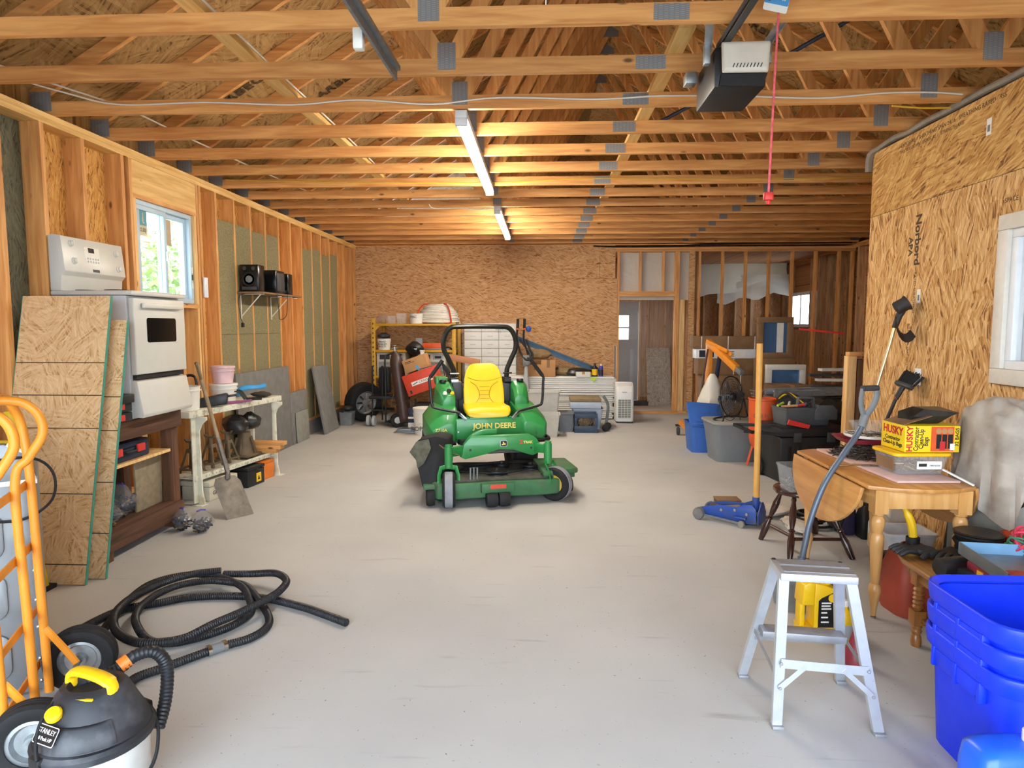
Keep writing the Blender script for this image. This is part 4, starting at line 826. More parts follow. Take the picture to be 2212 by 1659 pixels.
corr([(-1.335, 2.12, .19), (-1.34, 2.18, .26), (-1.355, 2.22, .36), (-1.385, 2.20, .425), (-1.43, 2.16, .43), (-1.47, 2.12, .40), (-1.54, 2.05, .385)], .022, .013).build('hose_length', 'hose_black', t)
MB().cyl((-1.445, 2.148, .422), (-1.465, 2.125, .408), .0245, 14).build('tape', 'safety_orange', t)
# ---------------------------------------------------------------- ceiling fixtures and cables
def led(label, y0, y1):
    t = thing('led_fixture', label, 'light', (-.555, 0, 0), 0, 'long light fixtures')
    MB().bb((-.04, y0, 2.985), (.04, y1, 3.036)).build('housing', 'vinyl_white', t, bev=.004)
    MB().prism([(-.038, -.001), (-.036, -.03), (-.018, -.046), (.018, -.046), (.036, -.03), (.038, -.001)], y1-y0-.06, T(0, y0+.03, 2.984) @ RX(-PI/2) @ RX(PI) @ RX(PI) @ Matrix.Diagonal((1, -1, 1, 1))).build('diffuser', 'led', t)
    for y in (y0, y1-.03): MB().bb((-.041, y, 2.936), (.041, y+.03, 2.984)).build('end_cap', 'vinyl_white', t, bev=.004)
led('long white light fixture nearer the viewer', 4.55, 6.99); led('shorter looking light fixture toward the back wall', 8.12, 10.56)
def wire(label, pts, r, mat, cat='cable', name='cable', n=6): return one(MB().tube(spline(pts, n), r, 6), name, mat, label, cat)
fy = 4.54-.022
wire('white cable stapled across the third roof truss', [(-3.39, 4.0, 3.14), (-3.2, 4.4, 3.14), (-2.9, fy, 3.095), (-2.3, fy, 3.10), (-1.7, fy, 3.075), (-1.25, fy, 3.10), (-.75, fy, 3.065), (-.3, fy, 3.10), (.35, fy, 3.08), (.78, fy, 3.095), (1.3, fy, 3.085), (1.8, fy, 3.065), (2.2, fy, 3.09), (2.5, fy, 3.09), (2.7, fy, 3.075)], .006, 'cable_white')
wire('white cable crossing the trusses above the left wall', [(-3.3, 3.4, 3.13), (-3.24, 4.0, 3.14), (-3.0, 4.7, 3.14), (-2.95, 5.4, 3.14), (-2.85, 6.6, 3.14), (-2.7, 8, 3.14)], .006, 'cable_white')
wire('white cable following the left lengthwise plank', [(-1.66, 2.6, CZ+.133), (-1.665, 4.0, CZ+.134), (-1.65, 5.5, CZ+.133), (-1.66, 7.0, CZ+.133)], .006, 'cable_white')
gy = 3.34+.61*6-.022
wire('yellow cable stapled across the seventh roof truss', [(-3.35, gy-.03, 3.12), (-2.6, gy, 3.10), (-1.5, gy, 3.075), (-.4, gy, 3.07), (.4, gy, 3.10), (1.3, gy, 3.09), (2.6, gy, 3.08), (3.5, gy, 3.09)], .006, 'cable_yellow')
wire('white cable drooping to the far light fixture', [(-1.35, 7.9, 3.02), (-1.30, 8.0, 2.99), (-1.0, 8.05, 3.0), (-.8, 8.08, 2.985), (-.6, 8.13, 3.01)], .006, 'cable_white')
wire('thick black cable along the top of the back wall', [(.9, 11.93, 3.0), (1.3, 11.93, 2.985), (2.3, 11.93, 2.985), (2.9, 11.93, 3.02), (4.0, 11.93, 3.035), (5.4, 11.93, 3.035)], .014, 'black_plastic')
wire('yellow cable end at the top of the right wall', [(2.3, 4.6, 3.035), (2.5, 4.62, 3.025), (2.70, 4.64, 3.03)], .006, 'cable_yellow')
wire('blue pipe slanting between roof webs on the right', [(.9, 6.2, 3.35), (2.0, 5.6, 3.78), (2.5, 5.3, 4.0)], .016, 'navy', 'pipe', 'blue_pipe', 2)
# garage door opener
op = thing('door_opener', 'black and white garage door opener hung under the trusses', 'door opener', (1.00, 3.52, 0))
MB().bb((-.13, 0, 2.80), (.13, .40, 3.0)).build('housing', 'black_plastic', op, bev=.01)
R = []
for y, z0, z1, x0, x1 in ((-.02, 2.86, 3.01, -.10, .13), (-.05, 2.855, 3.005, -.10, .125), (-.06, 2.87, 2.99, -.085, .11)): R.append([(x0, y, z0), (x1, y, z0), (x1+.008, y, z1), (x0-.008, y, z1)])
plain('opal', '#d9d3c4', .4, 0, .04)
ln = MB().loft(R).build('light_lens', 'opal', op, bev=.012, seg=3)
for k in range(9): MB().bar((-.055+.017*k, -.0605, 2.875), (-.047+.017*k, -.061, 2.895), .004, .004).build('vent_slot', 'black_plastic', ln)
MB().prism([(-.11, 2.80), (.11, 2.80), (.13, 2.86), (-.10, 2.86)], .02, T(0, 0, 0) @ RX(PI/2)).build('lower_face', 'black_plastic', op)
for s_, x in ((-1, -.145), (1, .135)):
    MB().bb((x-.03*(s_ < 0), .03, 2.93), (x+.03*(s_ > 0), .07, 3.03)).build('hanger_bracket', 'galvanised', op, bev=.002)
    MB().bar((x-.01, .06, 3.01), (x-.06+.10*(s_ > 0), -.19, 3.10), .035, .004).bar((x+.01, .06, 3.01), (x-.04+.10*(s_ > 0), -.19, 3.10), .004, .03).build('hanger_strap', 'galvanised', op)
MB().bb((-.10, -2.9, 3.0), (-.065, .05, 3.03)).build('rail', 'black_plastic', op, bev=.003)
MB().bb((-.115, -2.9, 3.005), (-.108, .05, 3.025)).build('chain', 'dark_grey', op)
MB().bb((-.21, .30, 2.93), (-.15, .38, 2.99)).build('junction_box', 'galvanised', op, bev=.003)
plain('rope_red', '#e4606a', .6, 0, .2, 60)
rp_ = thing('pull_rope', 'pink red emergency pull rope with red handle hanging at upper right', 'rope', (1.055, 3.2, 0))
MB().tube([(.02, 0, 3.08), (.012, 0, 2.8), (0, 0, 2.2)], .0055, 8).build('rope', 'rope_red', rp_)
MB().prism(rrect(.045, .03, .01), .035, T(0, 0, 2.175)).lathe([(.010, -.02), (.010, 0), (.0, 0)], 10, T(0, 0, 2.175)).build('handle', 'red_plastic', rp_, bev=.003)
tg = thing('paper_tag', 'blue and white instruction tag at the top of the pull rope', 'tag', (1.06, 3.19, 3.06))
plain('tag_blue', '#4f9bd6', .6)
M = RY(.22) @ FRONT
MB().prism(rrect(.11, .09, .008), .001, T(.0, 0, 0) @ M).build('card', 'paper_white', tg); MB().prism(rrect(.11, .06, .006), .0016, T(.003, 0, .016) @ M).build('print_panel', 'tag_blue', tg)
text('Download\nthe app', .018, 'lettering', 'paper_white', tg, T(.018, -.002, .02) @ M); MB().prism(rrect(.022, .022, .004), .002, T(-.035, 0, .016) @ M).build('app_icon', 'navy', tg)
# steel strut of the door track
t = thing('track_hanger', 'grey steel door track end hanging at upper left of centre', 'door track')
MB().bar((-.69, 1.9, 2.74), (-.665, 3.03, 2.735), .05, .02).bar((-.69, 1.9, 2.72), (-.665, 3.05, 2.715), .012, .05).build('channel', 'steel_grey', t)
MB().bb((-.74, 2.62, 2.66), (-.70, 2.66, 2.74)).build('bracket', 'white_plastic', t, bev=.006)
# ---------------------------------------------------------------- riding mower
plain('deere_green', '#2f8a45', .38, 0, .06, 6, coat=.2); plain('deere_worn', '#35693f', .6, 0, .15, 10, dirt='#4f5a47', ds=9)
plain('deere_yellow', '#f1c71f', .38, 0, .03); plain('rim_yellow', '#c9a33a', .5, 0, .1); plain('grass_dust', '#5a5a4c', .95, 0, .3, 20)
plain('tyre_grey', '#8b8d92', .85, 0, .15, 16); plain('deck_dirt', '#4c4a40', .95, 0, .3, 14); plain('letter_yellow', '#f0dc6e', .5)
mw = thing('riding_mower', 'green and yellow zero turn riding mower in the middle of the floor', 'mower', (-.355, 5.70, 0), math.radians(15))
G = 'deere_green'
# deck
D = [(-.64, .20), (-.57, .02), (-.40, -.02), (.0, .0), (.36, -.02), (.60, .02), (.70, .22), (.72, .55), (.60, .78), (.30, .86), (0, .80), (-.3, .86), (-.56, .76), (-.64, .5)]
dk = MB().prism(D, .14, T(0, 0, .075)).build('deck_shell', 'deere_worn', mw, bev=.02, seg=3)
MB().prism([(x*.93, .42+(y-.42)*.9) for x, y in D], .02, T(0, 0, .215)).build('deck_top', 'deck_dirt', mw, bev=.006)
for x, y, r in ((-.36, .40, .09), (.0, .22, .10), (.36, .40, .09), (.10, .50, .075)): MB().lathe([(r, 0), (r, .01), (r*.8, .014), (r*.8, .026), (r, .03), (r, .038), (r*.3, .04), (r*.2, .06), (0, .06)], 24, T(x, y, .236)).build('belt_pulley', 'black_plastic', dk)
MB().tube(spline([(-.42, .36, .26), (0, .13, .26), (.42, .36, .26), (.36, .47, .26), (.1, .57, .26), (-.36, .47, .26)], 5, True), .008, 6, closed=True).build('drive_belt', 'black_rubber', dk)
MB().prism([(.38, .0), (.74, .10), (.76, .58), (.44, .62)], .05, T(0, 0, .235)).build('pulley_cover', 'deere_worn', mw, bev=.015)
MB().bb((-.19, -.07, .135), (.10, .0, .215)).build('scalp_bracket', 'deere_worn', mw, bev=.006)
for x in (-.10, .01):
    m = T(x, -.06, .075) @ RY(PI/2); MB().lathe([(.02, -.045), (.06, -.048), (.066, -.02), (.066, .02), (.06, .048), (.02, .045)], 20, m).build('gauge_roller', 'black_rubber', mw)
MB().prism(rrect(.14, .036, .004), .002, T(-.045, -.072, .19) @ RX(PI/2)).build('warning_decal', 'red_paint', mw)
for x, y in ((.70, .30), (-.62, .10)):
    m = T(x, y, .085) @ RY(PI/2); MB().lathe([(.02, -.03), (.07, -.035), (.078, -.01), (.078, .01), (.07, .035), (.02, .03)], 20, m).build('anti_scalp_wheel', 'black_rubber', mw)
    MB().bb((x-.06, y-.04, .16), (x+.06, y+.12, .20)).build('wheel_bracket', 'deere_worn', mw, bev=.006)
# front frame and casters
MB().prism([(-.37, .0), (-.33, -.02), (-.14, .02), (-.02, .06), (.12, .05), (.30, -.01), (.37, .02), (.37, .10), (.33, .16), (.28, .19), (-.28, .19), (-.34, .12)], .07, T(.045, .32, .395) @ RX(PI/2)).build('front_frame', G, mw, bev=.008)
for s_ in (-1, 1):
    MB().bar((s_*.33+.03, .30, .455), (s_*.455, .13, .47), .05, .085).build('caster_arm', G, mw, bev=.006)
    MB().cyl((s_*.455, .12, .335), (s_*.455, .12, .52), .037, 18).cyl((s_*.455, .12, .52), (s_*.455, .12, .54), .030, 18).build('caster_post', G, mw)
    sw = -.12 if s_ < 0 else .85
    C = T(s_*.455, .12, 0) @ RZ(sw)
    for q in (-1, 1): MB().tube([C @ V(q*.01, 0, .345), C @ V(q*.066, -.01, .335), C @ V(q*.082, -.05, .28), C @ V(q*.082, -.075, .155)], .017, 8, flat=(.5, 1.3)).build('caster_fork', G, mw)
    W = C @ T(0, -.075, .155) @ RY(PI/2)
    prof = [(.085, -.04), (.10, -.055), (.135, -.056), (.152, -.042), (.1555, -.03), (.1555, .03), (.152, .042), (.135, .056), (.10, .055), (.085, .04)]
    ty = MB().loft([[(r*math.cos(2*PI*j/36), r*math.sin(2*PI*j/36), z) for j in range(36)] for r, z in prof], False, True, W).build('caster_tyre', 'black_rubber', mw)
    MB().lathe([(.1545, -.034), (.158, -.030), (.158, .030), (.1545, .034)], 36, W, cap=False).build('worn_tread', 'tyre_grey', ty)
    MB().lathe([(.088, -.03), (.07, -.012), (.035, -.02), (.03, -.06), (.0, -.06)], 20, W).lathe([(.088, .03), (.07, .012), (.035, .02), (.03, .06), (.0, .06)], 20, W).build('rim', 'rim_yellow', ty)
# deck lift arm, foot plate
MB().tube(spline([(-.30, .34, .38), (-.285, .33, .46), (-.22, .33, .56), (-.12, .33, .605), (.02, .34, .61)], 6), .022, 8, flat=(.6, 1.2)).build('lift_arm', G, mw)
MB().bb((-.30, .34, .40), (.36, .62, .42)).build('foot_plate', 'dark_grey', mw, bev=.004)
for x in (-.24, .30): MB().prism(rrect(.12, .10, .02), .09, T(x, .46, .43)).build('rubber_boot', 'black_rubber', mw, bev=.006)
# body panels
MB().bb((-.42, .60, .50), (.42, .64, .70)).build('front_panel', G, mw, bev=.01)
for s_ in (-1, 1):
    R = []
    for y, x0, x1, z0, z1 in ((.57, .34, .55, .48, .66), (.62, .30, .58, .47, .74), (.78, .29, .60, .46, .80), (1.0, .29, .60, .45, .83), (1.25, .30, .59, .45, .80), (1.42, .31, .56, .47, .74)):
        ring = [(x0, z0), (x1-.03, z0), (x1, z0+.05), (x1, z0+.62*(z1-z0)), (x1-.08, z1-.03), (x1-.14, z1), (x0+.02, z1), (x0, z1-.03)]
        R.append([(s_*a, y, c) for a, c in ring])
    MB().loft(R).build('side_pod', G, mw, bev=.008)
    MB().tube(spline([(s_*.33, .555, .475), (s_*.50, .55, .475), (s_*.60, .62, .475), (s_*.615, .9, .475)], 6), .02, 8).build('bumper_strip', 'black_rubber', mw)
    R = [[(s_*a, y, c) for a, c in ((x0, .76), (x1, .76), (x1-.02, z1-.05), (x1-.06, z1), (x0+.03, z1), (x0, z1-.04))] for y, x0, x1, z1 in ((.80, .30, .44, .90), (.88, .30, .47, .97), (1.05, .30, .50, 1.02), (1.22, .31, .48, 1.0))]
    MB().loft(R).build('fuel_tank' if s_ > 0 else 'console', G, mw, bev=.008)
    MB().lathe([(.03, 0), (.036, .004), (.036, .022), (.03, .028), (0, .03)], 16, T(s_*.40, 1.02, 1.015)).build('tank_cap', 'black_plastic', mw)
    # lever
    P = [(s_*.23, .60, .70), (s_*.30, .62, .76), (s_*.50, .66, .80), (s_*.545, .67, .84), (s_*.56, .69, 1.02), (s_*.555, .70, 1.10), (s_*.44, .71, 1.25)]
    lv = MB().tube(P[:1]+spline(P[1:], 5), .0135, 10).build('control_lever', 'black_plastic', mw)
    MB().tube([(s_*.555, .70, 1.095), (s_*.5, .705, 1.17), (s_*.435, .71, 1.256)], .019, 10).build('grip', 'black_rubber', lv)
    MB().bar((s_*.225, .59, .69), (s_*.285, .61, .745), .012, .03).build('lever_clamp', 'galvanised', lv, bev=.003)
    m = T(s_*.45, 1.22, .30) @ RY(PI/2)
    MB().lathe([(.12, -.10), (.16, -.13), (.27, -.13), (.30, -.10), (.30, .10), (.27, .13), (.16, .13), (.12, .10)], 36, m).build('rear_tyre', 'black_rubber', mw)
MB().bb((-.30, .64, .44), (.30, 1.40, .56)).build('chassis', 'black_plastic', mw, bev=.01)
MB().bb((-.24, .63, .60), (.24, .88, .66)).build('seat_base', 'black_plastic', mw, bev=.01)
for x in (-.21, .21): MB().bar((x, .60, .70), (x*.8, .86, .73), .03, .02).build('seat_rail', G, mw, bev=.003)
MB().bb((-.19, .60, .685), (.19, .66, .71)).build('cross_plate', G, mw, bev=.004)
# engine and hoods
MB().bb((-.26, 1.15, .56), (.26, 1.62, .95)).build('engine_block', 'black_plastic', mw, bev=.03)
MB().cyl((.16, 1.25, .95), (.16, 1.25, 1.03), .07, 18).build('air_filter', 'black_plastic', mw)
MB().bb((-.30, 1.02, .83), (-.20, 1.22, 1.02)).build('engine_shroud', 'dark_grey', mw, bev=.02); MB().bb((.20, 1.02, .80), (.30, 1.16, 1.0)).build('engine_shroud', 'dark_grey', mw, bev=.02)
MB().bb((-.46, 1.10, .98), (-.34, 1.34, 1.06)).bb((-.46, 1.08, .93), (-.43, 1.10, 1.06)).build('rear_fender', G, mw, bev=.012)
for x, z, mt in ((-.40, .91, 'cable_white'), (-.33, .91, 'yellow_plastic'), (-.36, .935, 'black_plastic')): MB().lathe([(.02, 0), (.024, .008), (.018, .03), (0, .034)], 12, T(x, .83, z)).build('control_knob', mt, mw)
# seat
R = []
for y, z, wd, th in ((.60, .735, .40, .06), (.63, .752, .44, .085), (.70, .765, .455, .10), (.82, .765, .44, .10), (.92, .775, .42, .12)):
    R.append([(wd/2*math.copysign(abs(math.cos(a))**.55, math.cos(a)), y, z+th/2*math.copysign(abs(math.sin(a))**.7, math.sin(a))+.03*max(0, abs(math.cos(a))-.6)*(1 if math.sin(a) > -.2 else 0)) for a in [2*PI*j/28 for j in range(28)]])
st = MB().loft(R).build('seat_cushion', 'deere_yellow', mw, ang=60)
R = []
for z, y, wd, th in ((.77, .90, .40, .10), (.84, .915, .415, .11), (.95, .94, .41, .10), (1.06, .97, .385, .085), (1.14, .99, .34, .075), (1.185, 1.0, .28, .06), (1.205, 1.005, .20, .035)):
    R.append([(wd/2*math.copysign(abs(math.cos(a))**.6, math.cos(a)), y+th/2*math.copysign(abs(math.sin(a))**.8, math.sin(a))-.03*abs(math.cos(a))**3, z) for a in [2*PI*j/28 for j in range(28)]])
bk = MB().loft(R).build('seat_backrest', 'deere_yellow', mw, ang=60)
plain('seam_yellow', '#b98f12', .6)
for P in ([(-.17, .855, 1.075), (-.09, .888, 1.045), (0, .896, 1.035), (.09, .888, 1.045), (.17, .855, 1.075)], [(-.14, .872, 1.03), (-.075, .884, .98), (-.05, .872, .90), (-.08, .858, .83), (-.14, .85, .80)], [(.14, .872, 1.03), (.075, .884, .98), (.05, .872, .90), (.08, .858, .83), (.14, .85, .80)]): MB().tube(spline(P, 6), .0035, 6).build('seam', 'seam_yellow', bk)
for z in (.98, .94, .90, .86): MB().tube([(-.05, .885-.055*(1.04-z)-.012, z), (0, .887-.055*(1.04-z)-.018, z), (.05, .885-.055*(1.04-z)-.012, z)], .0035, 6).build('seam', 'seam_yellow', bk)
# roll bar
plain('rops', '#2c2d2a', .35, .3, .2, 8)
P = [(-.275, 1.10, .62), (-.275, 1.10, 1.06), (-.28, 1.10, 1.14), (-.335, 1.11, 1.26), (-.375, 1.12, 1.35), (-.372, 1.12, 1.46), (-.31, 1.125, 1.56), (-.20, 1.125, 1.578)]
P = P+[(.18, 1.125, 1.578)]+[(-x, y, z) for x, y, z in P[::-1][1:]]
MB().tube(P[:2]+spline(P[2:-2], 6)+P[-2:], .027, 4).build('roll_bar', 'rops', mw, bev=.004)
for s_ in (-1, 1):
    MB().bb((s_*.275-.040, 1.05, .56), (s_*.275+.040, 1.15, 1.06)).build('roll_bar_post', 'black_plastic', mw, bev=.006)
    MB().cyl((s_*.23, 1.05, 1.10), (s_*.32, 1.05, 1.10), .009).cyl((s_*.24, 1.045, 1.02), (s_*.31, 1.045, 1.02), .024).build('hinge_pin', 'galvanised' if s_ < 0 else 'black_plastic', mw)
# discharge chute, folded up on the left
mb = MB(); pts = [(-.44, .30, .56), (-.56, .24, .60), (-.72, .22, .57), (-.78, .24, .47), (-.73, .22, .40), (-.72, .20, .32), (-.69, .12, .18), (-.62, .08, .15), (-.46, .16, .34)]
mb.loft([[V(p) for p in pts], [V(p)+V(.07, .14, .02) for p in pts]]); mb.build('discharge_chute', 'black_rubber', mw, bev=.01)
mb = MB(); pts = [(-.62, .22, .58), (-.73, .20, .565), (-.79, .22, .47), (-.735, .20, .40), (-.725, .18, .33), (-.67, .17, .37), (-.60, .2, .5)]
mb.loft([[V(p)+V(0, -.006, 0) for p in pts], [V(p)+V(0, .004, 0) for p in pts]]).build('grass_crust', 'grass_dust', mw, bev=.002)
MB().tube([(-.53, .20, .53), (-.45, .16, .47), (-.36, .12, .44)], .006).tube([(-.52, .21, .52), (-.44, .15, .455)], .005).build('chute_spring', 'rust_steel', mw)
for x in (-.27, -.24): MB().tube([(x, .05, .20), (x, .05, .34), (x+.03, .05, .34), (x+.03, .05, .22)], .008).build('deck_hanger', 'steel_grey', mw)
# lettering
text('JOHN DEERE', .073, 'lettering', 'letter_yellow', mw, T(.05, .589, .622) @ FRONT, bold=.002, sx=1.0)
text('TRAK', .034, 'lettering', 'letter_yellow', mw, T(.30, .2495, .513) @ FRONT, bold=.001); text('Z', .05, 'lettering', 'red_paint', mw, T(.235, .2495, .516) @ FRONT, bold=.002)
text('Z710A', .04, 'lettering', 'letter_yellow', mw, T(-.47, .556, .60) @ RZ(-.1) @ FRONT, bold=.001)
lg = MB().prism(rrect(.066, .062, .016), .003, T(.07, .2495, .51) @ FRONT).build('emblem', 'light_grey', mw); MB().prism(rrect(.058, .054, .013), .004, T(.07, .2495, .51) @ FRONT).build('emblem_field', 'black_plastic', lg)
MB().prism([(-.022, -.006), (-.004, .002), (-.010, .016), (.0, .018), (.004, .006), (.02, .0), (.012, -.006), (.022, -.012), (.0, -.008), (-.012, -.014)], .005, T(.07, .2495, .508) @ FRONT).build('emblem_figure', 'letter_yellow', lg)
for x, z in ((-.30, .57), (.33, .66), (.33, .60), (.40, .68)): MB().lathe([(.011, 0), (.010, .005), (0, .007)], 10, T(x, .599, z) @ FRONT).build('bolt', 'galvanised', mw)
for x in (-.24, .33): MB().box((x, .249, .46), (.018, .004, .018)).build('square_hole', 'black_plastic', mw)
# ---------------------------------------------------------------- along the back wall
plain('rack_yellow', '#c99a22', .5, 0, .1, 12); plain('cyl_brown', '#4a352f', .4, 0, .1); plain('ac_cream', '#d6d3c4', .5, 0, .04)
t = thing('storage_rack', 'yellow steel storage rack against the back wall', 'shelving')
for x in (-2.88, -1.50):
    for y in (11.12, 11.85): MB().bb((x-.03, y-.03, 0), (x+.03, y+.03, 1.70 if x < -2 else 1.64)).build('upright', 'rack_yellow', t, bev=.003)
for nm, z in (('shelf', 1.585), ('shelf', 1.135), ('shelf', .69)):
    MB().bb((-2.86, 11.10, z), (-1.52, 11.88, z+.035)).build(nm, 'rack_yellow', t, bev=.003)
for x, s_ in ((-2.85, 1), (-1.53, -1)): MB().prism([(0, 0), (s_*.09, 0), (0, -.09)], .01, T(x, 11.12, 1.585) @ RX(PI/2)).build('gusset', 'rack_yellow', t)
mb = MB()
for k in range(20): mb.box((-2.88, 11.088, .1+.08*k), (.016, .003, .03))
mb.build('slot_row', 'black_plastic', t)
mb = MB(); P = []
for k in range(15*20):
    a = 2*PI*k/20; n = k/20; R_ = .37-.17*(n/15)**2.2-.012*(int(n) % 3); P.append((R_*math.cos(a)+.01*math.sin(a*3.3), R_*.8*math.sin(a), .014+.021*n+.006*math.sin(a*2+n)))
t = thing('cable_coil', 'big coil of white pipe with red ties on the yellow rack', 'coil', (-1.82, 11.48, 1.622))
MB().tube(P, .0125, 6).build('pipe', 'cable_white', t)
for a in (3.5, 1.2, 5.4):
    c, s_ = math.cos(a), math.sin(a); MB().tube(spline([(c*.39, s_*.315, .01), (c*.385, s_*.31, .13), (c*.33, s_*.265, .26), (c*.24, s_*.19, .335), (c*.14, s_*.11, .30), (c*.16, s_*.13, .05)], 4, True), .013, 6, closed=True).build('tie', 'red_paint', t)
def crate_like(name, label, cat, loc, w0, d0, w1, d1, h, mat, lid=None, lip=.008, rad=.02, rz=0, grp=None, inner=None):
    t = thing(name, label, cat, loc, rz, grp); MB().tub(w0, d0, w1, d1, h, .004, rad, None, lip).build('body', mat, t)
    if lid: MB().prism(rrect(w1+2*lip+.008, d1+2*lip+.008, rad+lip), .022, T(0, 0, h+.006)).build('lid', lid, t, bev=.005)
    if inner: MB().bb((-w0/2+.01, -d0/2+.01, .008), (w0/2-.01, d0/2-.01, h*.6)).build('contents', inner, t, bev=.01)
    return t
crate_like('clear_box', 'small clear plastic box on the yellow rack top', 'box', (-2.60, 11.3, 1.622), .13, .12, .15, .14, .12, 'clear_plastic', None, .004)
crate_like('clear_box', 'taller clear plastic box beside the white pail on the rack top', 'box', (-2.43, 11.3, 1.622), .15, .14, .17, .16, .165, 'clear_plastic', None, .004)
tt = bucket('small white pail with handwriting on top of the yellow rack', (-2.17, 11.3, 1.622), .11, .12, .17, 'bucket_white', None, False)
text('PAC', .06, 'lettering', 'ink', tt, T(-.03, -.121, .11) @ FRONT)
one(crumple((.13, .10, .08), 21), 'plastic_bag', 'bag_film', 'clear plastic bag of bits at the left end of the yellow rack', 'bag', (-2.76, 11.36, 1.622))
tt = bucket('white pail with handwriting under the shelf at the rack left', (-2.73, 11.25, 1.172), .10, .115, .19, 'bucket_white', None, False)
text('BRAD\nNAILER\nBOLTS', .045, 'lettering', 'ink', tt, T(0, -.118, .10) @ FRONT)
one(crumple((.11, .10, .05), 22), 'hardware_heap', 'dark_grey', 'heap of dark tools in the pail on the rack', 'tools', (-2.73, 11.25, 1.364))
def acunit(label, x, w_):
    t = thing('air_conditioner', label, 'air conditioner', (x, 11.2, .727), 0, 'window air conditioners on the yellow rack')
    MB().bb((0, 0, 0), (w_, .5, .40)).build('case', 'ac_cream', t, bev=.01)
    mb = MB()
    for k in range(10): mb.bb((.03, -.006, .03+.022*k), (w_-.03, .0, .042+.022*k))
    mb.build('louvre', 'mid_grey', t)
    MB().bb((.05, -.004, .28), (w_*.45, .001, .36)).build('vent', 'dark_grey', t, bev=.002); MB().bb((w_*.55, -.006, .28), (w_-.04, .001, .37)).build('control_panel', 'light_grey', t, bev=.002)
    MB().bb((w_*.62, -.008, .30), (w_*.85, -.005, .34)).build('display', 'navy', t)
acunit('window air conditioner at the left of the yellow rack', -2.85, .50); acunit('window air conditioner at the right of the yellow rack', -2.14, .48)
t = thing('chainsaw_guard', 'orange chainsaw bar guard lying on the yellow rack shelf', 'guard', (-1.90, 11.3, 1.175))
MB().prism(rrect(.36, .11, .05), .03, T(0, 0, .06) @ FRONT).build('scabbard', 'orange_plastic', t, bev=.004); MB().torus((.27, .05, .13), .09, .016, 18, 8, RX(PI/2) @ T(0, -.1, -.1)).build('handle', 'brown_post', t)
MB().bb((-.2, -.05, 0), (.3, .12, .02)).build('bar', 'steel_grey', t)
one(MB().bb((-2.32, 11.975, 1.20), (-2.20, 11.987, 1.36)).bb((-2.29, 11.97, 1.24), (-2.23, 11.975, 1.32)), 'outlet_plate', 'vinyl_white', 'white outlet plate on the back wall above the welding gear', 'outlet', bev=.003)
# gas cylinder and cart
t = thing('gas_cylinder', 'brown gas cylinder leaning on its cart', 'cylinder', (-2.15, 10.15, .08), 0, None, rot=(-.06, -.145, 0))
MB().lathe([(.0, 0), (.085, 0), (.10, .02), (.105, .06), (.105, .92), (.098, .99), (.075, 1.05), (.045, 1.085), (.04, 1.12), (0, 1.12)], 24).build('tank', 'cyl_brown', t)
MB().cyl((0, 0, 1.12), (0, 0, 1.19), .02).cyl((-.05, 0, 1.17), (.05, 0, 1.17), .012).lathe([(.03, 0), (.034, .006), (.03, .016), (0, .016)], 14, T(0, 0, 1.20)).build('valve', 'galvanised', t)
t = thing('cylinder_cart', 'black two wheeled cart holding the brown gas cylinder', 'cart', (-2.2, 10.2, 0))
MB().tube(spline([(-.30, .12, .05), (-.30, .14, .6), (-.31, .18, 1.05), (-.28, .20, 1.12), (-.2, .22, 1.14), (-.05, .22, 1.12)], 5), .015, 8).build('handle', 'black_plastic', t)
MB().bb((-.28, -.02, .05), (.22, .20, .07)).bb((-.3, .10, .42), (.1, .13, .46)).build('frame', 'black_plastic', t)
for x in (-.06, .16):
    m = T(x, -.10 if x < 0 else .06, .115) @ RZ(.35) @ RX(PI/2)
    wh = MB().lathe([(.06, -.028), (.105, -.03), (.115, -.015), (.115, .015), (.105, .03), (.06, .028)], 28, m).build('wheel', 'black_rubber', t); MB().lathe([(.075, -.02), (.05, .03), (.03, .034), (0, .036)], 20, m).build('hub', 'light_grey', wh)
MB().tube(spline([(-.0, -.10, .78), (-.12, -.10, .5), (-.16, -.1, .32), (-.02, -.12, .38), (.10, -.1, .42)], 6), .005).build('chain', 'rust_steel', t)
plain('chair_black', '#191a1c', .6)
t = thing('folding_trolley', 'black folded trolley with grey casters beside the spare tyre', 'trolley', (-2.62, 10.35, 0))
for x in (-.10, .06): MB().cyl((x, 0, .08), (x, .05, .95), .013).build('post', 'chair_black', t)
MB().bb((-.14, -.06, .42), (.20, .30, .47)).bb((-.12, .0, .22), (.2, .25, .25)).build('deck', 'chair_black', t, bev=.01); MB().bb((-.02, .10, .5), (.16, .25, .92)).build('back_pad', 'chair_black', t, bev=.03)
for x, y in ((-.14, -.1), (-.04, -.14), (.1, .2)):
    m = T(x, y, .085) @ RY(PI/2); MB().lathe([(.03, -.022), (.08, -.022), (.085, 0), (.08, .022), (.03, .022)], 20, m).build('caster', 'light_grey', t)
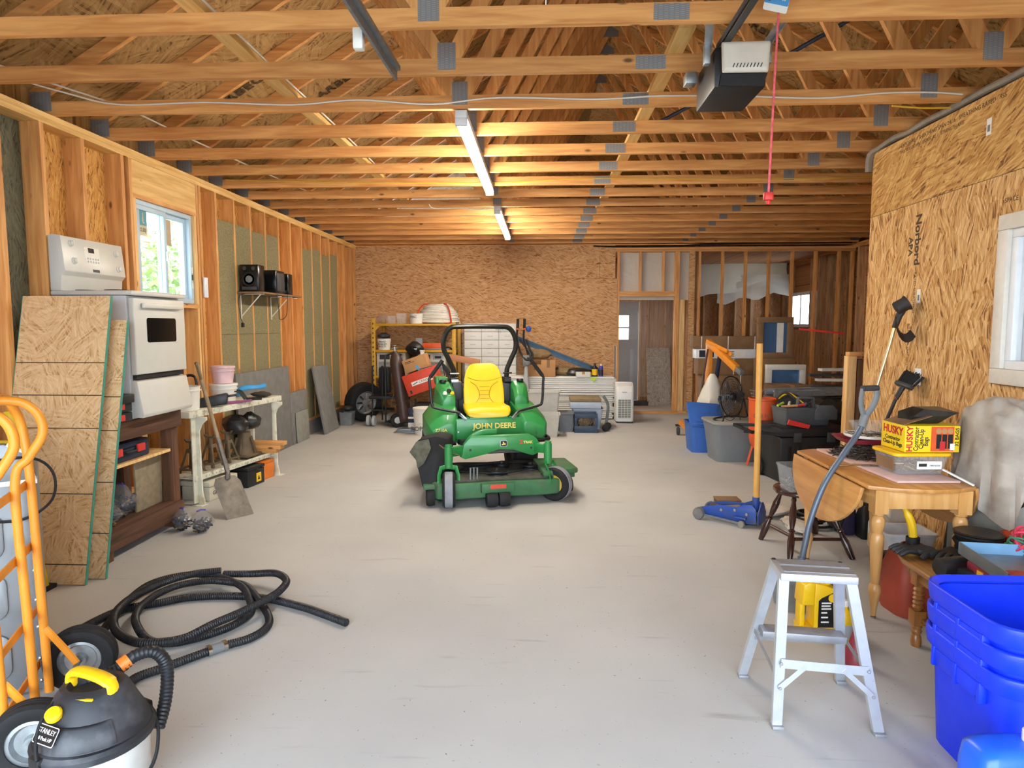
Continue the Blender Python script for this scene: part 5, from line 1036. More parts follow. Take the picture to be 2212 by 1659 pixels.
# welder with box, helmet
t = thing('welder', 'red welding machine with white name plate, tilted on its black stand', 'welder', (-2.03, 10.0, .50), 0, None, rot=(0, -.34, 0))
MB().bb((-.03, 0, .0), (.50, .42, .33)).build('case', 'red_paint', t, bev=.008)
MB().prism(rrect(.34, .062, .004), .002, T(.25, 0, .165) @ FRONT).build('name_plate', 'paper_white', t); text('CANOX', .05, 'lettering', 'ink', t, T(.29, -.0022, .165) @ FRONT)
MB().prism([(-.05, -.012), (.05, .016), (.05, .004), (-.02, -.014)], .003, T(.13, 0, .165) @ FRONT).build('logo_mark', 'ink', t)
MB().bb((.02, -.004, .03), (.05, 0, .08)).build('slot', 'black_plastic', t)
t = thing('welder_stand', 'black metal stand under the red welding machine', 'stand', (-1.85, 10.2, 0))
for x, y, h in ((-.18, -.12, .42), (.22, -.12, .56), (-.18, .2, .42), (.22, .2, .56)): MB().bb((x-.015, y-.015, 0), (x+.015, y+.015, h)).build('leg', 'black_plastic', t)
MB().bb((-.18, -.1, .18), (.22, .2, .21)).bb((-.12, -.1, .21), (.1, .15, .38)).build('tray', 'black_plastic', t)
t = thing('parcel_box', 'brown cardboard box with blue tape tilted on the red welder', 'box', (-2.08, 10.02, .855), 0, None, rot=(0, -.34, 0))
MB().bb((-.02, 0, 0), (.35, .30, .20)).build('carton', 'cardboard', t, bev=.002); MB().bb((.16, -.001, 0), (.20, 0, .07)).build('tape', 'cyan_plastic', t); MB().bb((.02, -.001, .155), (.12, 0, .165)).bb((.02, -.001, .135), (.16, 0, .142)).build('print', 'ink', t)
t = thing('welding_helmet', 'black welding helmet resting above the cardboard parcel', 'helmet', (-2.02, 10.35, 1.12))
R = []
for i in range(9):
    u = i/8; R.append([(.15*math.sin(PI*(.08+.84*u)**.9)*math.cos(a), .12*math.sin(PI*(.1+.8*u))*math.sin(a)-.02, .22*u) for a in [2*PI*j/18 for j in range(18)]])
MB().loft(R).build('shell', 'black_plastic', t); MB().prism(rrect(.12, .09, .03), .02, T(.0, -.12, .10) @ FRONT).build('visor', 'dark_glass', t, bev=.004)
bucket('small white cup on top of the cardboard parcel', (-1.87, 10.15, 1.137), .03, .035, .07, 'bucket_white', None, False, None, 'cup', 'plastic_cup')
mb = MB()
for k in range(9): mb.tube(spline([(-1.56+.01*k, 10.05, 1.04-.01*k), (-1.50+.03*k, 10.0, .85-.02*k), (-1.52+.045*k, 10.0, .62+.01*k), (-1.60+.03*k, 10.05, .75)], 5), .008, 6)
one(mb, 'welding_cable', 'black_rubber', 'bundle of black welding cable hanging right of the red welder', 'cable')
plain('carton_salmon', '#c08560', .8, 0, .06)
one(MB().bb((0, 0, 0), (.52, .10, .10)), 'long_carton', 'carton_salmon', 'long narrow cardboard carton behind the mower roll bar', 'box', (-1.56, 10.8, 1.02), .0, rot=(0, .18, 0), bev=.002)
tt = bucket('white bucket marked ROPE standing left of the mower', (-1.74, 9.52, 0), .13, .152, .37, 'bucket_white', 'bucket_white'); text('ROPE', .09, 'lettering', 'ink', tt, T(-.06, -.142, .09) @ RX(.06) @ FRONT)
t = thing('oil_carton', 'blue and white carton squeezed behind the ROPE bucket', 'box', (-1.95, 9.8, 0)); MB().bb((-.08, 0, 0), (.06, .12, .34)).build('carton', 'navy', t, bev=.004); MB().bb((-.081, -.001, .05), (.061, 0, .12)).bb((-.081, -.001, .18), (.061, 0, .21)).build('print_band', 'paper_white', t)
for k in range(3): one(MB().bb((0, 0, 0), (.36, .22, .016)), 'metal_offcut', 'steel_grey', ('lowest', 'middle', 'topmost')[k]+' flat metal sheet on the floor left of the ROPE bucket', 'metal sheet', (-2.20+.03*k, 9.55+.02*k, .017*k), .1*k, 'flat metal sheets', bev=.002)
# tyre and box in the corner
t = thing('spare_tyre', 'spare car tyre with alloy rim leaning in the left back corner', 'tyre', (-2.97, 10.75, .325), 0, None, rot=(.0, .15, -.75))
tread(MB(), .325, .22, RY(PI/2) @ RX(0)).build('tyre', 'black_rubber', t)
MB().lathe([(.20, .02), (.205, .075), (.19, .08), (.165, .05), (.06, .045), (.05, .06), (0, .06)], 28, RY(PI/2)).build('rim', 'galvanised', t)
for k in range(8): MB().box((.115, 0, .062), (.09, .028, .012), RY(PI/2) @ RZ(k*PI/4)).build('spoke', 'chrome', t)
crate_like('grey_bin', 'small grey bin with black lid in the left back corner', 'bin', (-3.13, 10.35, 0), .18, .22, .2, .24, .20, 'mid_grey', None, .006); one(crumple((.09, .1, .05), 31), 'black_rag', 'trash_black', 'black rag heaped on the small grey corner bin', 'rag', (-3.13, 10.35, .215))
# wrapped pallet of cartons
plain('carton_white', '#dddbd4', .7, 0, .03, 20)
c0 = thing('tile_carton', 'white carton in the plastic wrapped stack behind the mower', 'box', (0, 0, 0), 0, 'wrapped white cartons')
MB().bb((.003, 0, .003), (.300, .4, .142)).build('carton', 'carton_white', c0, bev=.004); MB().bb((.10, -.001, .06), (.2, 0, .075)).build('print', 'light_grey', c0)
for r in range(11):
    for c in range(3):
        p = (-1.37+.303*c, 11.5, .02+.146*r)
        lb = ('left', 'middle', 'right')[c]+' white carton in the '+('top' if r == 10 else 'bottom' if r == 0 else 'second third fourth fifth sixth seventh eighth ninth tenth'.split()[9-r]+' from top')+' row of the wrapped stack'
        if r == c == 0: c0.location = p; c0['label'] = lb
        else: dup(c0, p, 0, lb)
t = thing('stretch_wrap', 'clear plastic wrap around the white carton stack', 'wrap'); sheet(MB(), lambda u, v: (-1.40+.97*u, 11.485-.01*math.sin(u*7), .3+v*1.34), 12, 12, .006).build('film', 'clear_plastic', t)
text('RAIPR\n6/6', .05, 'lettering', 'mid_grey', t, T(-.75, 11.47, 1.50) @ FRONT)
# elliptical trainer
t = thing('elliptical_trainer', 'grey elliptical trainer with black upright handles', 'trainer', (-.30, 10.9, 0))
for k, x in enumerate((-.11, .0)):
    MB().tube(spline([(x, 0, 1.60), (x-.01, 0, 1.35), (x+.06, -.02, 1.12), (x+.16-.1*k, -.06, 1.02), (x+.22-.08*k, -.05, 1.10), (x+.14-.06*k, 0, 1.22), (x+.03, .02, 1.36)], 7), .017, 8).build('handle', 'black_plastic', t)
    MB().cyl((x, 0, 1.54), (x+.003, 0, 1.70), .022, 12).build('grip', 'black_rubber', t); MB().cyl((x, 0, 1.52), (x, 0, 1.545), .024).build('grip_ring', 'orange_plastic', t)
MB().bar((.03, 0, .92), (.03, 0, 1.10), .11, .10).cyl((.05, -.06, .98), (.05, .06, .98), .05).build('pivot', 'mid_grey', t, bev=.01)
for x in (-.02, .07): MB().cyl((.03, 0, .95), (x, .05, .10), .028).build('column', 'light_grey', t)
MB().bb((-.15, -.2, .02), (.3, .3, .10)).build('base', 'dark_grey', t, bev=.02)
plain('rag_blue', '#2d4f9c', .8); one(crumple((.045, .03, .05), 33), 'blue_rag', 'rag_blue', 'blue rag caught on the trainer handles', 'rag', (-.23, 10.97, 1.48))
plain('beam_blue', '#3f5f78', .45, .2, .15, 10)
one(MB().bar((-.45, 11.60, 1.36), (1.0, 11.60, .785), .03, .10, (0, 0, 1)).bar((-.45, 11.57, 1.405), (1.0, 11.57, .83), .10, .012, (0, 0, 1)).bar((-.45, 11.57, 1.315), (1.0, 11.57, .74), .10, .012, (0, 0, 1)), 'steel_beam', 'beam_blue', 'blue steel beam slanting down in front of the back wall', 'beam')
# siding bundle
plain('siding_white', '#e6e4de', .5, 0, .04)
NTH = 'first second third fourth fifth sixth seventh eighth ninth tenth eleventh twelfth thirteenth fourteenth fifteenth sixteenth seventeenth eighteenth nineteenth twentieth twenty-first'.split()
s0 = MB().bb((-1.0, 0, 0), (1.0, .42, .024)).bb((-.98, .03, .024), (.98, .40, .033)).build('siding_plank', 'siding_white', None, bev=.002)
rg = random.Random(4)
for k in range(21):
    o = s0 if k == 0 else s0.copy()
    if k: COL.objects.link(o)
    o.location = (.22+rg.uniform(-.05, .04), 11.12+rg.uniform(-.01, .01), .02+.033*k+(.012 if k > 12 else 0)); tag(o, ('topmost' if k == 20 else 'lowest' if k == 0 else NTH[20-k]+' from the top')+' white siding plank in the stack beside the portable cooler', 'plank', 'stacked white siding')
one(MB().bb((-.6, 11.15, .003), (-.5, 11.5, .0195)).bb((.9, 11.15, .003), (1.0, 11.5, .0195)), 'stack_bearer', 'lumber_y', 'wooden bearers under the white siding stack', 'bearer')
TZ = .02+.033*20+.012+.030
def carton(name, label, loc, d, rz=0, mat='cardboard', flaps=False, grp=None):
    t = thing(name, label, 'box', loc, rz, grp); MB().bb((-d[0]/2, -d[1]/2, 0), (d[0]/2, d[1]/2, d[2])).build('carton', mat, t, bev=.003)
    MB().bb((-.025, -d[1]/2-.001, d[2]*.55), (.025, d[1]/2+.001, d[2]+.001)).build('tape', 'cardboard_dark' if mat == 'cardboard' else 'cardboard', t)
    if flaps: MB().bar((-d[0]/2, -d[1]/2, d[2]), (-d[0]/2-.02, -d[1]/2-.10, d[2]+.04), d[0]*.0+.003, .003).build('flap', mat, t)
    return t
carton('cardboard_box', 'cardboard box on the siding stack left of the trainer column', (-.12, 11.3, TZ), (.30, .28, .20)); carton('cardboard_box', 'taller cardboard box on the siding under the blue beam', (.10, 11.25, TZ), (.24, .26, .285))
plain('canvas_tan', '#8e7552', .9, 0, .2, 10, bump=.3); one(crumple((.24, .12, .09), 35), 'canvas_bag', 'canvas_tan', 'tan canvas bag lying on the cardboard boxes', 'bag', (-.06, 11.35, TZ+.285)); one(crumple((.22, .12, .08), 36), 'plastic_heap', 'canvas_tan', 'crumpled brown paper beside the boxes on the siding', 'paper', (.38, 11.4, TZ))
one(crumple((.26, .12, .07), 37), 'black_cloth', 'trash_black', 'black cloth draped on the siding stack', 'cloth', (.62, 11.33, TZ))
carton('small_carton', 'small white carton on the siding stack', (.69, 11.15, TZ), (.24, .12, .085), .05, 'carton_white')
def bottle(label, loc, prof, mat, capmat, capz, grp=None, cat='bottle', lab=None, name='bottle'):
    t = thing(name, label, cat, loc, 0, grp); MB().lathe(prof, 20).build('body', mat, t); MB().lathe([(.017, 0), (.017, .03), (0, .032)], 14, T(0, 0, capz)).build('cap', capmat, t)
    if lab: MB().lathe([(prof[1][0]+.0008, lab[0]), (prof[1][0]+.0008, lab[1])], 20, None, False).build('paper_label', lab[2], t)
    return t
bottle('black bottle with yellow label on the siding stack', (.89, 11.2, TZ), [(.0, 0), (.05, 0), (.05, .15), (.02, .19), (.018, .20), (0, .20)], 'black_plastic', 'black_plastic', .20, None, 'bottle', (.03, .13, 'yellow_plastic'))
bottle('purple spray can on the siding stack', (.995, 11.2, TZ), [(.0, 0), (.034, 0), (.034, .17), (.02, .185), (0, .186)], 'zip_blue', 'paper_white', .186, None, 'spray can', (.02, .12, 'navy'))
plain('lime', '#b6d94a', .7); one(MB().add([(0, 0, 0), (.13, 0, 0), (.06, -.004, -.09)], [[0, 1, 2]]).add([(0, .002, 0), (.13, .002, 0), (.06, -.002, -.09)], [[0, 2, 1]]), 'lime_ribbon', 'lime', 'lime green ribbon end hanging from the siding stack', 'ribbon', (.80, 11.105, TZ-.0))
# bins in front of the siding
plain('bin_white', '#c9c8c0', .5, 0, .05); plain('bin_grey', '#6c7178', .5, 0, .06); plain('bin_blue', '#33455f', .5, 0, .1); plain('bin_pale', '#b9c6d6', .5, 0, .05); plain('dusty', '#8d7a5c', .9, 0, .15, 9)
crate_like('storage_bin', 'dirty white storage bin, upper one right of the mower', 'bin', (.02, 10.0, .25), .42, .40, .48, .46, .34, 'bin_white', None, .012, .03, 0, 'storage bins'); crate_like('wooden_crate', 'low box under the upper white storage bin', 'box', (.02, 10.05, 0), .44, .40, .44, .40, .238, 'bin_white', None, .0, .02)
crate_like('storage_bin', 'dirty white storage bin standing on the floor right of the mower', 'bin', (.08, 9.47, 0), .28, .26, .34, .32, .31, 'bin_white', None, .012, .02, 0, 'storage bins')
crate_like('storage_bin', 'dark grey storage bin between white bin and blue crate', 'bin', (.36, 9.92, 0), .20, .3, .22, .32, .26, 'bin_grey', 'bin_grey', .004, .015, 0, 'storage bins')
t = thing('milk_crate', 'dark blue milk crate on the floor before the siding', 'crate', (.65, 9.86, 0))
for a, b in (((-.17, -.16, 0), (.17, .16, .012)), ((-.17, -.16, .012), (.17, -.148, .10)), ((-.17, -.16, .22), (.17, -.148, .28)), ((-.17, .148, .012), (.17, .16, .28)), ((-.17, -.148, .012), (-.158, .148, .28)), ((.158, -.148, .012), (.17, .148, .28)), ((-.17, -.16, .10), (-.13, -.148, .22)), ((.13, -.16, .10), (.17, -.148, .22))): MB().bb(a, b).build('panel', 'bin_blue', t, bev=.002)
mb = MB()
for k in range(9): mb.bar((-.13+.032*k, -.155, .10), (-.13+.032*k+(.05 if k < 8 else 0), -.155, .22), .006, .006).bar((-.13+.032*k, -.153, .22), (-.13+.032*k+(.05 if k < 8 else 0), -.153, .10), .006, .006)
mb.build('lattice', 'rust_steel', t)
mb = crumple((.13, .12, .09), 41); one(mb, 'chain_pile', 'rust_steel', 'rusty chain piled inside the dark blue crate', 'chain', (.65, 9.88, .02))
crate_like('storage_bin', 'pale blue storage bin behind the dark blue crate', 'bin', (.70, 10.28, 0), .40, .36, .46, .42, .30, 'bin_pale', None, .014, .03, 0, 'storage bins')
t = thing('dusty_lid', 'dusty brown board on the pale blue bin', 'board', (.66, 10.28, .318)); MB().bb((-.23, -.23, 0), (.24, .22, .10)).build('case', 'bin_pale', t, bev=.006); MB().bb((-.235, -.235, .10), (.245, .225, .155)).build('top_sheet', 'dusty', t, bev=.01)
one(MB().tube(spline([(.95, 10.2, .50), (1.02, 10.2, .35), (1.0, 10.18, .12), (.97, 10.15, .02)], 6), .022, 8), 'grey_hose', 'mid_grey', 'grey hose bent down beside the pale blue bin', 'hose')
t = thing('dumbbell', 'black dumbbell on the floor before the portable cooler', 'dumbbell', (.98, 9.95, .055), 1.3); MB().cyl((-.07, 0, 0), (.07, 0, 0), .014).build('bar', 'steel_grey', t)
for s_ in (-1, 1): MB().cyl((s_*.06, 0, 0), (s_*.13, 0, 0), .055, 8).build('weight', 'black_rubber', t, bev=.006)
plain('cooler_white', '#e2e2de', .35, 0, .02)
t = thing('portable_cooler', 'white portable air conditioner beside the rear doorway', 'air conditioner', (1.345, 10.75, 0))
R = []
for z, dy, dd in ((.03, 0, .34), (.45, 0, .34), (.52, .0, .33), (.60, .03, .28), (.645, .07, .18), (.655, .09, .12)): R.append([(x, dy+y*dd/.34+.1, z) for x, y in rrect(.29, .34, .05)])
MB().loft(R).build('case', 'cooler_white', t, bev=.004); MB().bb((-.11, -.076, .09), (.09, -.070, .39)).build('grille', 'mid_grey', t)
mb = MB()
for k in range(10): mb.bb((-.11, -.080, .10+.029*k), (.09, -.074, .106+.029*k))
for k in range(3): mb.bb((-.06+.05*k, -.0805, .09), (-.055+.05*k, -.074, .39))
mb.build('grille_bar', 'ac_cream', t); MB().bb((-.05, -.072, .50), (.03, -.066, .52)).build('badge', 'light_grey', t)
MB().bb((-.13, -.06, 0), (.13, .25, .03)).build('foot', 'black_plastic', t)
t = thing('leaning_board', 'grey speckled board leaning inside the rear hall', 'board', (0, 0, 0)); MB().bar((2.36, 13.55, .02), (2.42, 13.65, 1.12), .03, .55, (1, .25, 0)).m
MB().bb((-.24, 0, 0), (.26, .03, 1.15)).build('sheet', 'osb_grey', t, smooth=False); t.location = (2.34, 13.2, 0); t.rotation_euler = (-.10, 0, .25)
crate_like('tool_tray', 'small dark tray on the rear hall floor', 'tray', (1.95, 13.2, 0), .3, .2, .32, .22, .07, 'dark_grey', None, .004)
# ---------------------------------------------------------------- right rear clutter
def boxed(label, x0, x1, y0, y1, z0, z1, mat='cardboard_dark'):
    t = thing('window_carton', label, 'box', (x0, y0, z0), 0, 'cartons of boxed windows'); w_, d_, h_ = x1-x0, y1-y0, z1-z0
    MB().bb((0, 0, 0), (w_, d_, h_)).build('carton', mat, t, bev=.004)
    for u in (.12, .5, .88): MB().bb((w_*u-.006, -.003, 0), (w_*u+.006, 0, h_)).build('strap', 'paper_white', t)
    return t
boxed('long flat window carton lowest in the rear right stack', 2.62, 3.95, 10.55, 10.95, .02, .42); boxed('window carton in the middle of the rear right stack', 2.55, 3.75, 10.58, 10.92, .425, .80); b3 = boxed('window carton above the middle of the rear right stack', 2.48, 3.60, 10.6, 10.9, .805, 1.06)
boxed('topmost window carton behind the orange hoist', 2.40, 3.50, 10.62, 10.88, 1.22, 1.42)
t = thing('boxed_window', 'white vinyl window lying in open packing behind the hoist', 'window', (2.45, 10.62, 1.065)); MB().bb((0, 0, 0), (1.05, .25, .15)).build('frame', 'vinyl_white', t, bev=.004); MB().bb((.35, -.004, .02), (.78, 0, .13)).build('spec_sheet', 'paper_white', t); MB().bb((.05, -.003, .02), (.28, 0, .13)).build('glass', 'navy', t)
mb = MB()
for k in range(4): mb.bb((.38, -.0055, .035+.024*k), (.6, -.004, .043+.024*k))
mb.build('print', 'ink', t)
plain('sky_glass', '#5d88b8', .06, .4, .1, 2)
def winunit(label, x0, x1, y, z0, z1, b, fm, lean=0):
    t = thing('window_unit', label, 'window', (0, y, 0)); 
    for a in ((x0, x1, z0, z0+b), (x0, x1, z1-b, z1), (x0, x0+b, z0+b, z1-b), (x1-b, x1, z0+b, z1-b)): MB().bb((a[0], 0, a[2]), (a[1], .09, a[3])).build('frame_side', fm, t, bev=.004)
    MB().bb((x0+b, .04, z0+b), (x1-b, .05, z1-b)).build('glass', 'sky_glass', t, smooth=False); return t
wu = winunit('window unit wrapped in cardboard edges standing at the top of the rear stack', 3.36, 3.90, 10.45, 1.08, 1.72, .085, 'cardboard_dark'); MB().bb((3.66, .03, 1.17), (3.76, .039, 1.63)).build('spec_sheet', 'paper_white', wu)
one(MB().bb((3.33, 10.42, .03), (3.93, 10.54, 1.078)), 'window_crate', 'cardboard_dark', 'tall cardboard crate carrying the wrapped window unit', 'box', bev=.003)
winunit('white framed window with dark glass standing before the cartons', 3.16, 3.70, 9.4, .42, 1.04, .075, 'frame_cream'); one(MB().bb((3.12, 9.36, .0), (3.75, 9.55, .417)), 'packing_crate', 'cardboard_dark', 'cardboard crate under the white framed window', 'box', bev=.003)
carton('cardboard_box', 'brown cardboard box in front of the white framed window', (3.30, 9.0, .40), (.48, .4, .40), 0, 'cardboard_dark'); carton('cardboard_box', 'plain carton beneath the brown box near the window', (3.32, 9.0, 0), (.50, .42, .395), 0, 'cardboard_dark')
d0 = MB().bb((0, 0, 0), (1.1, .4, .022)).build('dark_siding', 'dark_grey', None, bev=.003)
for k in range(12):
    o = d0 if k == 0 else d0.copy()
    if k: COL.objects.link(o)
    o.location = (3.62+.03*math.sin(k*2), 8.9, .40+.032*k); tag(o, ('topmost' if k == 11 else 'lowest' if k == 0 else NTH[11-k]+' from the top')+' grey siding strip in the dark stack by far right studs', 'plank', 'dark siding strips')
one(MB().bb((3.6, 8.9, 0), (4.7, 9.3, .395)), 'siding_crate', 'cardboard_dark', 'low crate under the dark siding strips', 'crate', bev=.004)
t = thing('plastic_cover', 'clear plastic draped over the dark siding strips', 'plastic'); sheet(MB(), lambda u, v: (4.02+.5*u-.08*v, 8.885-.01*v, .80-.30*v*(1-.3*u)), 8, 6, .008).build('film', 'poly', t)
for k, (z, x) in enumerate(((.84, 3.7), (.90, 3.62), (.97, 3.8))): one(MB().bb((0, 0, 0), (.75, .12, .035)), 'trim_length', ('siding_white', 'dark_grey', 'siding_white')[k], ('white trim length resting on', 'black trim length across', 'short white trim length atop')[k]+' the dark siding', 'trim board', (x, 9.0+.05*k, z), .1*k-.1)
# engine hoist
H = 'orange_paint'; t = thing('engine_hoist', 'orange engine hoist with angled boom in the rear right', 'hoist')
MB().bb((2.36, 9.55, .22), (2.44, 9.65, 1.36)).build('mast', H, t, bev=.006)
MB().bar((2.38, 9.60, 1.36), (2.57, 8.80, 1.02), .07, .09).build('boom', H, t, bev=.006); MB().bar((2.57, 8.82, 1.025), (2.60, 8.68, .97), .055, .065).build('boom_extension', 'mid_grey', t, bev=.004)
MB().bar((2.42, 9.60, 1.32), (2.57, 9.05, 1.20), .02, .05).bar((2.34, 9.52, 1.37), (2.52, 9.1, 1.24), .02, .05).build('boom_plate', H, t, bev=.003)
MB().cyl((2.44, 9.48, .55), (2.46, 9.25, 1.16), .03).build('ram', 'navy', t)
MB().bar((2.00, 9.55, .19), (3.0, 9.60, .19), .07, .075).build('base_beam', H, t, bev=.005); MB().tube([(2.36, 9.52, 1.25), (2.22, 9.3, .6), (2.12, 9.2, .23)], .014).build('brace', 'cyl_brown', t)
for x in (2.0, 2.97): MB().bar((x, 9.55, .19), (x+.0, 8.8, .17), .06, .06).build('leg', H, t, bev=.004)
for x, y in ((1.98, 9.6), (3.0, 9.6), (2.0, 8.8), (2.97, 8.8)):
    cs = MB().bb((x-.035, y-.03, .125), (x+.035, y+.03, .155)).build('caster_plate', 'black_plastic', t); MB().lathe([(.02, -.018), (.055, -.018), (.06, 0), (.055, .018), (.02, .018)], 18, T(x, y-.02, .061) @ RY(PI/2)).build('caster_wheel', 'dark_grey', cs)
glassy('bag_white', '#e6e2d4', .3, .85, 6)
R = []; rg = random.Random(9)
for i in range(9):
    u = i/8; R.append([(2.29+(.20*(1-u)**.8+.03)*math.cos(a)*rg.uniform(.92, 1.08), 8.95+(.17*(1-u)**.8+.03)*math.sin(a)*rg.uniform(.92, 1.08), .44+.50*u) for a in [2*PI*j/16 for j in range(16)]])
t = thing('plastic_sack', 'white translucent plastic sack in front of the orange hoist', 'sack'); MB().loft(R).build('film', 'bag_white', t); MB().bb((2.10, 8.8, 0), (2.48, 9.1, .435)).build('base_carton', 'carton_white', t, bev=.01)
# totes and fan
plain('tote_grey', '#7b8083', .5, 0, .05); plain('tote_lid', '#8f918b', .7, 0, .1, dirt='#a5a191', ds=4)
t = crate_like('storage_tote', 'blue storage tote with its lid tipped up, rear right', 'tote', (2.06, 8.42, 0), .36, .36, .42, .42, .36, 'blue_plastic', None, .012, .05)
l2 = MB().prism(rrect(.44, .40, .05), .025, T(0, 0, 0)).build('lid', 'blue_plastic', t, bev=.006, m=T(-.0, -.06, .45) @ RX(.75) @ RY(.10)); MB().prism(rrect(.32, .26, .04), .008, T(0, 0, .025)).build('lid_panel', 'blue_plastic', l2, bev=.003)
t = thing('storage_tote', 'large grey storage tote carrying the fan', 'tote', (2.26, 7.88, 0), .05)
MB().tub(.46, .42, .56, .52, .44, .004, .07, None, .014).build('body', 'tote_grey', t); MB().prism(rrect(.61, .57, .08), .03, T(0, 0, .444)).build('lid', 'tote_lid', t, bev=.008)
MB().tub(.54, .50, .575, .535, .10, .003, .07, T(0, 0, .34)).build('collar', 'tote_grey', t)
plain('fan_wire', '#55585a', .35, .8, .1)
fn = thing('drum_fan', 'round wire guard floor fan standing on the grey tote', 'fan', (2.23, 7.88, .478), 0)
F = T(.02, 0, .27) @ RZ(.75) @ RX(PI/2-.12)
mb = MB()
for q, zz in ((1, .05), (1, -.05)):
    for k in range(1, 9): mb.torus((0, 0, zz*(1.2-.1*k if k > 4 else .9)), .24*k/8, .0022, 32, 5, F)
for k in range(28):
    a = 2*PI*k/28; c, s_ = math.cos(a), math.sin(a)
    mb.tube([F @ V(c*.03, s_*.03, .058), F @ V(c*.17, s_*.17, .055), F @ V(c*.24, s_*.24, .0), F @ V(c*.17, s_*.17, -.055), F @ V(c*.03, s_*.03, -.058)], .0016, 4)
mb.build('wire_guard', 'fan_wire', fn); mb = MB(); mb.torus((0, 0, 0), .243, .007, 36, 6, F); mb.build('outer_ring', 'black_plastic', fn)
mb = MB(); mb.cyl(F @ V(0, 0, -.07), F @ V(0, 0, .04), .045, 16); mb.build('motor', 'black_plastic', fn)
for k in range(3):
    m = F @ RZ(k*2*PI/3) @ RX(.0); MB().prism([(.03, -.03), (.19, -.09), (.215, .0), (.17, .07), (.03, .03)], .004, m @ RX(.3)).build('blade', 'galvanised', fn)
MB().bar(F @ V(.243, 0, 0), F @ V(.26, 0, -.0), .03, .05).bar(F @ V(-.243, 0, 0), F @ V(-.26, 0, 0), .03, .05).build('pivot', 'black_plastic', fn); MB().tube(spline([F @ V(.25, 0, 0), V(.22, .10, .10), V(.24, .14, .012), V(.05, .20, .01), V(-.2, -.05, .01), V(-.12, -.18, .01), F @ V(-.25, 0, -.02)], 6), .010, 8).build('stand', 'black_plastic', fn)
MB().tube(spline([V(-.12, -.12, .3), V(-.17, -.16, .12), V(-.05, -.2, .01), V(.05, -.16, .08), V(.1, -.1, .01)], 6), .004).build('cord', 'black_plastic', fn)
t = thing('orange_hopper', 'tall orange bucket on legs behind the yellow pole', 'hopper', (2.46, 7.41, 0), 0)
MB().lathe([(0, .20), (.07, .20), (.125, .27), (.14, .34), (.15, .76), (.158, .77), (.158, .785), (.143, .785), (.13, .4), (0, .3)], 28).build('body', 'orange_plastic', t); text('0.33 HP', .06, 'lettering', 'cardboard_dark', t, T(-.05, -.148, .60) @ FRONT)
for a in (.5, 2.6, 4.7): MB().bar((.09*math.cos(a), .09*math.sin(a), .27), (.15*math.cos(a), .15*math.sin(a), .01), .025, .025).build('leg', 'orange_plastic', t)
mb = MB(); 
for k in range(3): mb.torus((0, 0, 0), .06+.012*k, .003, 20, 5, T(-.06, 0, .80+.035*k))
for k in range(10): mb.tube([(-.06+.058*math.cos(k*.63), .058*math.sin(k*.63), .79), (-.06+.085*math.cos(k*.63), .085*math.sin(k*.63), .88)], .002, 5)
mb.build('wire_basket', 'steel_grey', t)
for k in range(4): one(MB().tube(spline([(2.55+.02*k, 7.25, .80), (2.62+.03*k, 7.2, .87-.01*k), (2.72+.02*k, 7.15, .80), (2.78+.02*k, 7.1, .74)], 5), .014, 8), 'spring_clamp', ('glove_dark', 'yellow_plastic', 'glove_dark', 'glove_dark')[k], ('grey grip clamp leftmost', 'clamp with yellow grip', 'grey grip clamp third', 'grey grip clamp rightmost')[k]+' over the hopper and toolbox', 'clamp', (0, 0, 0))
# tool boxes
plain('tool_grey', '#54585a', .55, 0, .12, 10)
t = thing('black_chest', 'black plastic tool chest under the open grey toolbox', 'tool chest', (2.72, 6.95, 0), .12)
MB().bb((-.37, -.28, .02), (.36, .28, .47)).build('body', 'black_plastic', t, bev=.02); MB().bb((-.38, -.29, .471), (.37, .29, .565)).build('lid', 'black_plastic', t, bev=.025)
for x in (-.2, .15): MB().bb((x-.04, -.305, .42), (x+.04, -.28, .52)).build('latch', 'dark_grey', t, bev=.005)
for k in range(6): MB().bb((-.3+.1*k, -.286, .06), (-.25+.1*k, -.279, .38)).build('rib', 'black_plastic', t, bev=.003)
for x in (-.36, .35): MB().lathe([(.03, -.03), (.09, -.03), (.095, 0), (.09, .03), (.03, .03)], 20, T(x, .15, .095) @ RY(PI/2)).build('wheel', 'black_rubber', t)
t = thing('open_toolbox', 'open grey toolbox full of hand tools on the black chest', 'tool box', (2.70, 6.95, .567), .15)
MB().tub(.46, .26, .50, .30, .17, .006, .015, None, .006).build('body', 'tool_grey', t); MB().prism([(0, 0), (.24, 0), (.24, .10), (.19, .15), (.05, .15), (0, .10)], .012, T(.06, -.155, .06) @ FRONT).build('end_panel', 'tool_grey', t, bev=.003)
MB().prism([(-.10, .0), (-.085, .0), (-.075, .10), (.075, .10), (.085, 0), (.10, 0), (.085, .12), (-.085, .12)], .05, T(.05, .03, .16) @ FRONT).build('carry_handle', 'tool_grey', t, bev=.004)
for k, (mt, x, L_) in enumerate((('cardboard', -.12, .16), ('red_plastic', -.02, .14), ('cyan_plastic', .02, .13), ('lime', -.18, .12), ('white_plastic', -.08, .12))): one(MB().cyl((-L_/2, 0, 0), (L_/2, .02, .02), .013, 10), 'hand_tool', mt, ('wooden handled', 'red handled', 'light blue handled', 'green handled', 'pale handled')[k]+' tool lying in the open grey toolbox', 'tool', (2.68+x, 6.90+.02*k, .745+.004*k), .4*k-.6)
one(MB().prism([(-.11, 0), (.11, -.02), (.12, .02), (-.10, .05)], .02, FRONT), 'red_level', 'red_plastic', 'red tool on the black chest before the grey toolbox', 'tool', (2.56, 6.66, .59), .0, rot=(0, .12, .1))
